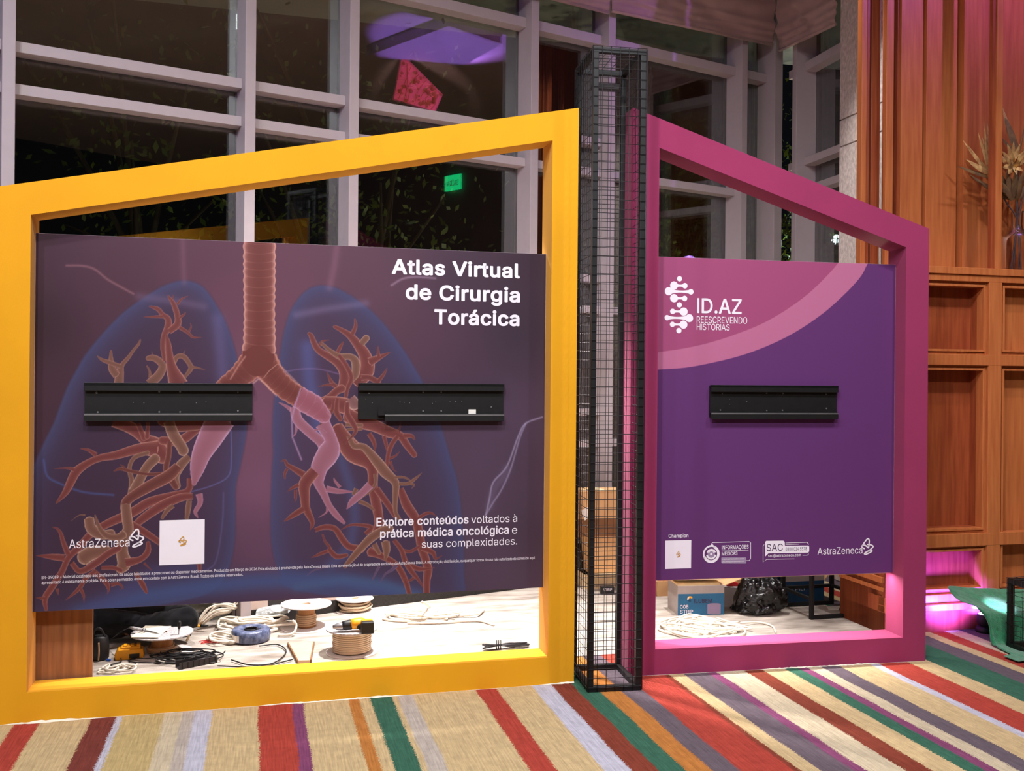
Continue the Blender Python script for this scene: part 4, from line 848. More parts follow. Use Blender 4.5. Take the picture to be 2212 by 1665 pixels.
# sill and black skirting under the glazing
MB().box(-0.833 + MW, 3.6, 0.012, 0.24, 0.075, 0.24).build('trim_11', 'sill_beige', frame=WF)['kind'] = 'structure'
MB().box(-0.833 + MW, 3.6, 0.0, 0.24, 0.0, 0.075).build('baseboard_far', 'skirting_black', frame=WF)['kind'] = 'structure'
# return wall
ru = lambda px, d=0.0: RF.at(px, 500, d)[0]
r_end = ru(1817)
r1 = ru(1718)
MB().box(r1 - MW, r1, 0, GD + 0.03, 0, CEIL).build('trim_12', 'mullion_paint', frame=RF, off=(r1, 0, 0), bevel=0.003)['kind'] = 'structure'
window(RF, 0.06, r1 - MW, 'GEAC', '')
window(RF, r1, r_end + 0.05, 'GFEDBAC', '')
MB().box(0.05, r_end + 0.05, 0.01, 0.24, 0.0, 0.24).build('trim_13', 'sill_beige', frame=RF)['kind'] = 'structure'
# stone facing
st1 = ru(1990, -0.02)
sb = MB()
zj = sorted([RF.at(1817, 259, -0.02)[1], RF.at(1817, 317, -0.02)[1]])
zs = [0.0, 0.85, 1.7, zj[0], zj[1], CEIL]
for a, b in zip(zs[:-1], zs[1:]):
    sb.box(r_end, st1, -0.02, 0.3, a + 0.006, b - 0.006)
sb.box(r_end + 0.01, st1 - 0.01, -0.005, 0.29, 0, CEIL)
sb.build('wall_corner', 'stone', frame=RF, off=(r_end, 0, 0))['kind'] = 'structure'

# roman shades
def shade(frame, u0, u1, zb0, zb1, d, label, ztop=CEIL, seed=0):
    r = random.Random(seed)
    n = 40
    prof = []
    folds = [(0.0, 0.0), (0.02, 0.05), (-0.005, 0.075), (0.03, 0.10), (0.0, 0.13), (0.05, 0.17), (0.0, 0.215), (0.08, 0.30), (0.01, 0.40), (0.11, 0.52), (0.0, 0.66), (0.07, 0.82), (0.0, 1.0)]
    rows = []
    for dd, zz in folds:
        row = []
        for k in range(n + 1):
            t = k / n
            u = u0 + (u1 - u0) * t
            zb = zb0 + (zb1 - zb0) * t
            sag = -0.16 * (4 * t * (1 - t)) * (zz * 1.1 if zz > 0.15 else 0.12) * 0.6 * (1 - zz)
            wav = 0.012 * math.sin(9 * t + zz * 14 + seed) + 0.01 * math.sin(23 * t + seed * 2 + zz * 31)
            h = (zb + zz * (ztop - zb)) + sag + (wav * 0.6 if 0 < zz < 1 else 0)
            row.append((u, d - dd + (wav if 0 < zz < 1 else 0), h))
        rows.append(row)
    mb = MB()
    mb.sheet(rows)
    o = mb.build('roman_shade', 'shade_fabric', frame=frame, off=(u0, d, zb0), smooth=True)
    s = o.modifiers.new('subd', 'SUBSURF')
    s.levels = s.render_levels = 2
    s2 = o.modifiers.new('thick', 'SOLIDIFY')
    s2.thickness = 0.004
    tag(o, label, 'blind', 'roman shades over the glazing')
    # weighted hem rail
    MB().tube([(0, -.004, 0), (u1 - u0, -.004, zb1 - zb0)], .012, 8).build('hem_rail', 'shade_fabric', o, off=(0, 0, 0), smooth=True)
    return o


dS = -0.05
ua, za = WF.at(1321, 24, dS)
ub, zb = WF.at(1668, 97, dS)
shade(WF, ua, ub, za, zb, dS, 'brown roman shade folded up over the glazing beside the room corner', seed=1)
uc, zc = WF.at(1195, 1, dS)
shade(WF, -0.2, ua - 0.03, za - 0.02, za - 0.02, dS, 'brown roman shade at the top, left of the wire mesh tower', seed=2)
ud, zd = RF.at(1690, 100, dS)
ue, ze = RF.at(1817, 46, dS)
shade(RF, 0.13, r_end - 0.01, za, ze, dS, 'short roman shade on the return window next to the stone wall', seed=3)

# ---------------------------------------------------------------- rest of the hall shell
MB().box(-9, 9.5, -9.5, 5.8, CEIL, CEIL + 0.1).build('ceiling', 'plaster_ceiling', frame=YF)['kind'] = 'structure'
MB().box(-8, 9, -9.5, -9.3, 0, CEIL).build('wall_back', 'dark_wall', frame=YF)['kind'] = 'structure'
MB().box(-8, -7.8, -9.3, 2.4, 0, CEIL).build('wall_left', 'dark_wall', frame=YF)['kind'] = 'structure'
MB().box(7.2, 7.4, -9.3, 1.9, 0, CEIL).build('wall_right', 'plaster_wall', frame=YF)['kind'] = 'structure'

# ---------------------------------------------------------------- wood wall
wood = thing('wall_wood', None, None, BF, (0, 0, 0), kind='structure')
wb = lambda px, d=0.0: BF.at(px, 700, d)[0]
uL = wb(1942, 0.36)
# boards of the upper wall, stepped forward one after another
zled = 2.168
bd = [(uL, wb(1989, 0.36), 0.36), (wb(1997, .34), wb(2063, 0.34), 0.34), (wb(2078, .30), wb(2170, 0.30) + 0.15, 0.30)]
for k, (a, b, d) in enumerate(bd):
    MB().box(a, b, d, 0.5, 0.6, CEIL).build('board', 'wood', wood, bevel=.002)
a = bd[-1][1] + .02
for k in range(7):
    d = [0.34, 0.30, 0.36][k % 3]
    MB().box(a, a + 0.5, d, 0.5, 0.6, CEIL).build('board', 'wood', wood, bevel=.002)
    a += 0.52
END = a
MB().box(uL, END, 0.5, 0.55, 0.6, CEIL).build('groove_backing', 'wood_red', wood)
MB().box(uL - 0.012, uL, 0.38, 0.5, 0.6, CEIL).build('board', 'wood_red', wood)
# free-standing uprights in front of the boards
up0, up1 = wb(2149), wb(2162)
for u in (up0, up0 + 1.0, up0 + 2.0, up0 + 3.0):
    MB().box(u, u + (up1 - up0), -0.0, 0.040, zled, CEIL).build('upright', 'wood', wood, bevel=0.002)
    MB().box(u - .022, u - .001, 0.012, 0.040, zled, CEIL).build('upright', 'wood_red', wood)  # darker wood strip paints the shaded left side of the upright
# ledge, rails, stiles and recesses of the lower wall
sl, sr = wb(2144), wb(2157)
left = wb(1916)
MB().box(left, END, -0.012, 0.45, 2.126, zled).build('ledge', 'wood', wood, bevel=0.003)
R = [(1.582, 1.648), (0.497, 0.574)]
cols = [(left, wb(2137)), (wb(2165), wb(2165) + 0.60), (wb(2165) + 0.69, wb(2165) + 1.3), (wb(2165) + 1.39, END)]
rows = [(2.126, 1.648), (1.582, 0.574), (0.497, 0.217)]
fr = MB()
for z0, z1 in [(2.085, 2.126)] + R + [(0.167, 0.217)]:
    fr.box(left, END, 0.0, 0.06, z0, z1)
for (a0, a1), (b0, b1) in zip(cols[:-1], cols[1:]):
    fr.box(a1, b0, 0.001, 0.061, 0.167, 2.126)
fr.build('face_frame', 'wood', wood, bevel=0.003)
for ci, (a, b) in enumerate(cols):
    for ri, (zt, zb_) in enumerate(rows):
        if ri == 0:
            zt = 2.085
        if ci > 0 and ri == 2:
            continue
        if ci > 0 and ri == 1:
            zb_ = 0.217
        m = MB()
        # stepped moulding
        for s, dd in ((0.0, 0.022), (0.016, 0.012)):
            w = 0.014
            m.box(a + s, a + s + w, dd, 0.075, zb_ + s, zt - s)
            m.box(b - s - w, b - s, dd, 0.075, zb_ + s, zt - s)
            m.box(a + s, b - s, dd + 0.001, 0.075, zt - s - w, zt - s)
            m.box(a + s, b - s, dd + 0.001, 0.075, zb_ + s, zb_ + s + w)
        m.build('moulding', 'wood', wood, bevel=0.002)
        dB = 0.125 if ci == 0 else 0.10
        q = 0.03
        m = MB()
        m.box(a, a + q, 0.07, dB, zb_, zt)
        m.box(b - q, b, 0.07, dB, zb_, zt)
        m.box(a, b, 0.07, dB, zt - q, zt)
        m.box(a, b, 0.07, dB, zb_, zb_ + q)
        m.build('recess_lining', 'wood_red', wood)
        MB().box(a, b, dB, dB + 0.03, zb_, zt).build('recess_panel', 'wood' if ci else 'wood_red', wood)
        if ci > 0 and ri == 1:
            pass
MB().box(left, END, 0.16, 0.45, 0.0, 2.126).build('backing', 'wood_red', wood)
lb = left
MB().box(lb, END, -0.03, 0.07, 0.126, 0.167).build('base_moulding', 'wood', wood, bevel=0.004)
MB().box(lb, END, 0.0, 0.45, 0.0, 0.126).build('plinth', 'wood_red', wood)
# end of the low cabinet seen through the magenta display
MB().box(left, left + .02, 0.002, 0.45, 0.0, 2.126).build('end_panel', 'wood_red', wood)
MB().box(left - .018, left, 0.0, 0.45, 0.30, 0.335).build('rail', 'wood', wood, bevel=.003)
MB().box(left - .012, left, 0.0, 0.45, 0.25, 0.275).build('rail', 'wood', wood, bevel=.003)

# slender fins between stone and wood wall
def fin(px0, px1, d, dep, m):
    a, b = BF.at(px0, 500, d)[0], BF.at(px1, 500, d)[0]
    return MB().box(a, b, d, d + dep, 0, CEIL).build('trim_%d' % (14 + len(fins)), m, frame=BF, off=(a, d, 0), bevel=0.003)


fins = []
for args in ((1859, 1870, 0.40, 0.05, 'wood'), (1870, 1876, 0.42, 0.05, 'wood_red'), (1880, 1899, 0.44, 0.08, 'wood_red'), (1912, 1928, 0.34, 0.03, 'wood')):
    f = fin(*args)
    f['kind'] = 'structure'
    fins.append(f)

# ---------------------------------------------------------------- yellow and magenta display walls
FD = 0.165


def display(name, label, frame, oL, oR, iL, iR, zb, tl, tr, itl, itr, m):
    t = thing(name, label, 'display stand', frame, (0, 0, 0))
    sl_ = (tr - tl) / (oR - oL)
    zs = lambda u: tl + (u - oL) * sl_
    MB().prism([(oL, zb), (iL, zb), (iL, itl), (oL, itl - (iL - oL) * sl_)], 0, FD).build('left_post', m, t)
    MB().prism([(iR, zb), (oR, zb), (oR, itr + (oR - iR) * sl_), (iR, itr)], 0, FD).build('right_post', m, t)
    MB().prism([(oL, itl - (iL - oL) * sl_), (iL, itl), (iR, itr), (oR, itr + (oR - iR) * sl_), (oR, tr), (oL, tl)], 0, FD).build('top_beam', m, t)
    MB().prism([(oL, 0), (oR, 0), (oR, zb), (oL, zb)], 0, FD).build('bottom_beam', m, t)
    # ragged paper and tape along the floor
    r = random.Random(len(name))
    mb = MB()
    n = 160
    row0, row1 = [], []
    for k in range(n + 1):
        u = oL + (oR - oL) * k / n
        run = max(0.0, math.sin(u * 5.3 + len(name)) + 0.5 * math.sin(u * 13.1 + 2) + 0.1)
        h = 0.001 + 0.006 * run * (0.4 + 0.6 * r.random())
        row0.append((u, -0.003 - 0.009 * run * r.random(), 0.0006))
        row1.append((u, -0.0012, h))
    mb.sheet([row0, row1])
    mb.build('torn_paper_edge', 'torn_paper', t)
    return t


YD = display('display_frame', 'large yellow fabric display frame holding a lung poster', YF, -1.215, 1.3668, -1.0815, 1.2346, 0.131,
             2.276, 2.8094, 2.164, 2.641, 'yellow_fabric')
MD = display('display_frame', 'magenta fabric display frame holding a purple board', MF, -0.835, 0.814, -0.6943, 0.6804, 0.13,
             2.8408, 2.2974, 2.6476, 2.1944, 'magenta_fabric')
PD = 0.095
LIT = 1.10


def project(frame, U, Z, d):
    X = frame.o.x + frame.u.x * U + frame.v.x * d
    Y = frame.o.y + frame.u.y * U + frame.v.y * d
    a, b = F * X / Y, -F * (Z - CAMH) / Y
    return CX + a * CR - b * SR, H0 + a * SR + b * CR


def lin_np(c):
    c = np.asarray(c) / 255.0
    return np.where(c <= 0.04045, c / 12.92, ((c + 0.055) / 1.055) ** 2.4)


class Art:
    """paints a print as colours on the fine grid of a panel"""
    def __init__(s, frame, u0, u1, z0, z1, d, nu, nz):
        s.frame, s.nu, s.nz, s.d = frame, nu, nz, d
        s.u = np.linspace(u0, u1, nu)
        s.z = np.linspace(z0, z1, nz)
        s.U, s.Z = np.meshgrid(s.u, s.z)
        s.X, s.Y = project(frame, s.U, s.Z, d)
        s.C = np.zeros((nz, nu, 3))

    def idw(s, pts, p=2.2, soft=60.0):
        acc, w = np.zeros_like(s.C), np.zeros(s.X.shape)
        for x, y, c in pts:
            k = 1.0 / (((s.X - x) ** 2 + (s.Y - y) ** 2 + soft ** 2) ** (p / 2))
            acc += k[..., None] * np.array(c, float)
            w += k
        s.C = acc / w[..., None]

    def window(s, pts, pad):
        xs, ys = [p[0] for p in pts], [p[1] for p in pts]
        m = (s.X > min(xs) - pad) & (s.X < max(xs) + pad) & (s.Y > min(ys) - pad) & (s.Y < max(ys) + pad)
        r = np.where(m.any(1))[0]
        c = np.where(m.any(0))[0]
        if len(r) == 0 or len(c) == 0:
            return None
        return slice(r[0], r[-1] + 1), slice(c[0], c[-1] + 1)

    def dist(s, w, pts, closed=False):
        X, Y = s.X[w], s.Y[w]
        best = np.full(X.shape, 1e9)
        par = np.zeros(X.shape)
        n = len(pts)
        for i in range(n if closed else n - 1):
            a, b = pts[i], pts[(i + 1) % n]
            dx, dy = b[0] - a[0], b[1] - a[1]
            L = dx * dx + dy * dy + 1e-9
            t = np.clip(((X - a[0]) * dx + (Y - a[1]) * dy) / L, 0, 1)
            q = np.hypot(X - a[0] - t * dx, Y - a[1] - t * dy)
            up = q < best
            best = np.where(up, q, best)
            par = np.where(up, (i + t), par)
        return best, par

    def inside(s, w, pts):
        X, Y = s.X[w], s.Y[w]
        ins = np.zeros(X.shape, bool)
        n = len(pts)
        for i in range(n):
            (x0, y0), (x1, y1) = pts[i][:2], pts[(i + 1) % n][:2]
            if y0 == y1:
                continue
            ins ^= ((y0 > Y) != (y1 > Y)) & (X < (x1 - x0) * (Y - y0) / (y1 - y0) + x0)
        return ins

    def mix(s, w, col, a):
        s.C[w] = s.C[w] * (1 - a[..., None]) + np.asarray(col, float) * a[..., None]

    def tube(s, path, base, rim, alpha=1.0, rings=0, rimw=0.36, flat_end=False):
        pts = [(p[0], p[1]) for p in path]
        rad = np.array([max(p[2], 0.6) for p in path])
        pad = rad.max() + 3
        w = s.window(pts, pad)
        if w is None:
            return
        X, Y = s.X[w], s.Y[w]
        q = np.full(X.shape, 1e9)
        R = np.ones(X.shape)
        S = np.zeros(X.shape)
        acc = 0.0
        for i in range(len(pts) - 1):
            a, b = pts[i], pts[i + 1]
            dx, dy = b[0] - a[0], b[1] - a[1]
            L = math.hypot(dx, dy) + 1e-6
            t = np.clip(((X - a[0]) * dx + (Y - a[1]) * dy) / L ** 2, 0, 1)
            rr = rad[i] + (rad[i + 1] - rad[i]) * t
            side = ((X - a[0]) * dy - (Y - a[1]) * dx) / L / rr
            k = np.hypot(X - a[0] - t * dx, Y - a[1] - t * dy) / rr
            if i == 0 or (flat_end and i == len(pts) - 2):
                tt = ((X - a[0]) * dx + (Y - a[1]) * dy) / L ** 2
                if i == 0:
                    k = np.where(tt < 0, 9.0, k)
                if flat_end and i == len(pts) - 2:
                    k = np.where(tt > 1, 9.0, k)
            up = k < q
            q = np.where(up, k, q)
            R = np.where(up, rr, R)
            S = np.where(up, acc + t * L + (6 * side * side if rings else 0) * rings / 20.0, S)
            acc += L
        qq = q
        if rings:
            ph = 2 * np.pi * (S / rings + 0.12 * np.sin(S / rings * 1.7))
            qq = q * (1.0 + 0.03 * np.cos(ph))
        f = np.clip(0.34 * np.clip(qq, 0, 1) ** 2 + 0.95 * np.clip((qq - (1 - rimw * 0.7)) / (rimw * 0.7), 0, 1) ** 2, 0, 1)
        col = np.asarray(base, float) + (np.asarray(rim, float) - np.asarray(base, float)) * f[..., None]
        if rings:
            ln = np.clip(1 - np.abs(np.sin(ph / 2)) * 5.0, 0, 1) * (0.25 + 0.6 * np.clip(qq, 0, 1) ** 2)
            col = col + (np.asarray(rim, float) - col) * (0.6 * ln)[..., None]
        a = np.clip((1 - qq) * R / 1.1 + 0.2, 0, 1) * alpha
        s.C[w] = s.C[w] * (1 - a[..., None]) + col * a[..., None]

    def glow(s, path, col, width, alpha, power=1.0):
        w = s.window(path, width * 1.6)
        if w is None:
            return
        d, _ = s.dist(w, path)
        s.mix(w, col, alpha * np.exp(-(d / width * 1.5) ** 2))

    def mesh(s, name, thick, parent, m='printed_vinyl'):
        nu, nz = s.nu, s.nz
        off = OFF.get(parent.name, (0, 0, 0))
        co = np.empty((nz, nu, 3), np.float32)
        co[..., 0], co[..., 1], co[..., 2] = s.U - off[0], s.d - off[1], s.Z - off[2]
        idx = np.arange(nu * nz).reshape(nz, nu)
        quads = np.stack([idx[:-1, :-1], idx[:-1, 1:], idx[1:, 1:], idx[1:, :-1]], -1).reshape(-1, 4)
        me = bpy.data.meshes.new(name)
        me.vertices.add(nu * nz)
        me.vertices.foreach_set('co', co.ravel())
        me.loops.add(quads.size)
        me.loops.foreach_set('vertex_index', quads.ravel().astype(np.int32))
        me.polygons.add(len(quads))
        me.polygons.foreach_set('loop_start', np.arange(0, quads.size, 4, dtype=np.int32))
        me.polygons.foreach_set('loop_total', np.full(len(quads), 4, dtype=np.int32))
        me.update(calc_edges=True)
        at = me.attributes.new('print', 'FLOAT_COLOR', 'POINT')
        c4 = np.ones((nu * nz, 4), np.float32)
        c4[:, :3] = (lin_np(np.clip(s.C, 0, 255)) / LIT).reshape(-1, 3)
        at.data.foreach_set('color', np.clip(c4, 0, 1).ravel())
        return link(name, me, m, parent)


def board(frame, parent, iL, iR, z0, z1):
    b = MB().box(iL, iR, PD, PD + 0.03, z0, z1).build('printed_board', 'panel_edge', parent)
    return b


# --- lung poster
yb = board(YF, YD, -1.0815, 1.2346, 0.451, 2.0995)
art = Art(YF, -1.0805, 1.2336, 0.4515, 2.099, PD - 0.0006, ART_NU, ART_NZ)
art.idw([(80, 520, (62, 36, 52)), (90, 700, (44, 24, 34)), (100, 900, (62, 38, 50)), (80, 1100, (58, 34, 48)), (100, 1290, (58, 34, 44)),
         (250, 560, (74, 42, 56)), (450, 560, (86, 48, 64)), (300, 660, (70, 40, 54)), (490, 640, (98, 58, 78)), (515, 760, (110, 68, 88)),
         (640, 560, (96, 56, 72)), (640, 660, (104, 62, 80)), (560, 900, (118, 74, 98)), (560, 1050, (122, 78, 104)), (560, 1200, (100, 64, 90)),
         (760, 570, (88, 56, 70)), (860, 620, (92, 60, 76)), (980, 600, (58, 43, 58)), (1150, 560, (46, 30, 42)), (1100, 720, (50, 38, 52)), (1150, 700, (48, 35, 48)),
         (1000, 760, (70, 48, 66)), (950, 720, (84, 52, 72)), (1100, 900, (78, 60, 82)), (1050, 1000, (80, 62, 84)), (1150, 1000, (66, 48, 64)),
         (1150, 1150, (60, 44, 58)), (1080, 1240, (82, 64, 82)), (1040, 1140, (80, 62, 82)), (450, 1310, (52, 40, 62)), (560, 1300, (60, 44, 68)), (1010, 1280, (70, 54, 74))])
Ln = [(117, 912), (144, 840), (165, 800), (187, 763), (234, 707), (275, 668), (331, 630), (365, 613), (399, 606), (433, 616), (458, 644), (483, 687),
      (499, 727), (512, 777), (524, 850), (533, 920), (520, 999), (509, 1052), (508, 1118), (506, 1171), (493, 1231), (460, 1275), (380, 1300), (200, 1330), (40, 1335), (40, 1150), (62, 1040), (81, 986)]
Rn = [(591, 980), (589, 920), (594, 850), (603, 785), (612, 725), (627, 674), (648, 641), (672, 622), (702, 617), (735, 626), (783, 656), (825, 695),
      (867, 749), (897, 797), (915, 830), (950, 914), (973, 990), (987, 1036), (995, 1090), (1000, 1158), (1002, 1240), (999, 1290), (930, 1310), (640, 1275),
      (607, 1240), (591, 1199), (585, 1131), (588, 1023)]
for lung, body in ((Ln, (56, 38, 60)), (Rn, (60, 44, 68))):
    lung = [tuple(p) for p in smooth_path([(x, y, 0) for x, y in lung + [lung[0]]], 4)]
    lung = [(p[0], p[1]) for p in lung]
    w = art.window(lung, 30)
    d, _ = art.dist(w, lung, True)
    ins = art.inside(w, lung)
    sd = np.where(ins, d, -d)
    art.mix(w, body, np.clip(sd / 10 + 0.5, 0, 1) * 0.72)
    art.mix(w, (66, 71, 112), np.clip(sd / 6 + 0.5, 0, 1) * np.exp(-np.clip(sd, 0, None) / 34.0) * 0.78)
art.idw_keep = None
lobe = [(732, 974), (748, 1025), (762, 1066), (767, 1118), (759, 1166), (743, 1196), (715, 1220)]
art.glow(lobe, (70, 78, 122), 20, 0.55)
art.glow([(470, 690), (478, 770), (482, 830)], (100, 92, 140), 22, 0.4)
art.glow([(664, 750), (668, 820), (680, 880), (690, 930)], (80, 90, 150), 26, 0.55)
art.glow([(175, 1330), (300, 1290), (420, 1270), (540, 1257), (640, 1252), (740, 1256), (820, 1270), (900, 1296)], (62, 76, 122), 34, 0.85)
art.glow([(200, 1318), (330, 1240), (420, 1225)], (66, 66, 112), 30, 0.5)
art.glow([(640, 1268), (740, 1252), (830, 1262), (900, 1285)], (66, 86, 124), 16, 0.6)
art.glow([(395, 520), (396, 560), (398, 610)], (132, 90, 112), 10, 0.3)
art.glow([(728, 530), (722, 575), (712, 622)], (150, 104, 126), 12, 0.3)
art.glow([(640, 680), (700, 668), (790, 655)], (120, 104, 140), 13, 0.4)
art.glow([(300, 640), (390, 652), (440, 662)], (110, 88, 118), 14, 0.4)
art.glow(smooth_path([(846, 616, 0), (870, 602, 0), (900, 598, 0), (940, 601, 0)], 5), (164, 136, 160), 4, 0.5)


def zc(o, sc_, pts):
    return [(o[0] + p[0] / sc_, o[1] + p[1] / sc_) + ((p[2] / sc_,) if len(p) > 2 else ()) for p in pts]


ZA = lambda p: zc((60, 560), 4.424, p)
ZB = lambda p: zc((60, 880), 3.784, p)
ZC = lambda p: zc((480, 500), 3.331, p)
ZD = lambda p: zc((580, 860), 3.687, p)
for pts, wd, al, col in ((ZA([(370, 60), (520, 62), (640, 95), (760, 190), (900, 270), (1010, 330)]), 4, 0.6, (140, 96, 104)),
                         (ZB([(130, 430), (160, 560), (260, 620), (450, 690), (700, 715)]), 4, 0.6, (70, 84, 140)),
                         (ZB([(1330, 690), (1500, 640), (1640, 560), (1665, 400), (1660, 150)]), 2.5, 0.6, (96, 96, 150)),
                         (ZB([(1600, 700), (1590, 950), (1540, 1250), (1460, 1330)]), 3, 0.5, (88, 84, 130)),
                         (ZD([(2180, 150), (2050, 200), (1990, 300), (1900, 540), (1790, 670), (1760, 800), (1730, 930)]), 3, 0.65, (160, 148, 180)),
                         (ZD([(2050, 200), (2000, 320), (1930, 560), (1860, 720), (1790, 830), (1730, 930)]), 3, 0.6, (150, 138, 172)),
                         (ZD([(1900, 560), (1860, 640), (1800, 720), (1760, 860)]), 14, 0.25, (130, 118, 154)),
                         (ZC([(440, 1010), (560, 990), (700, 990), (860, 1030)]), 2.5, 0.4, (140, 110, 160))):
    art.glow([tuple(p)[:2] for p in smooth_path([(x, y, 0) for x, y in pts], 5)], col, wd, al)
DK, BR, RD = (96, 50, 47), (110, 72, 62), (106, 52, 52)
RIM, RIML, PK, PKR = (188, 134, 122), (200, 162, 144), (142, 88, 104), (188, 146, 176)
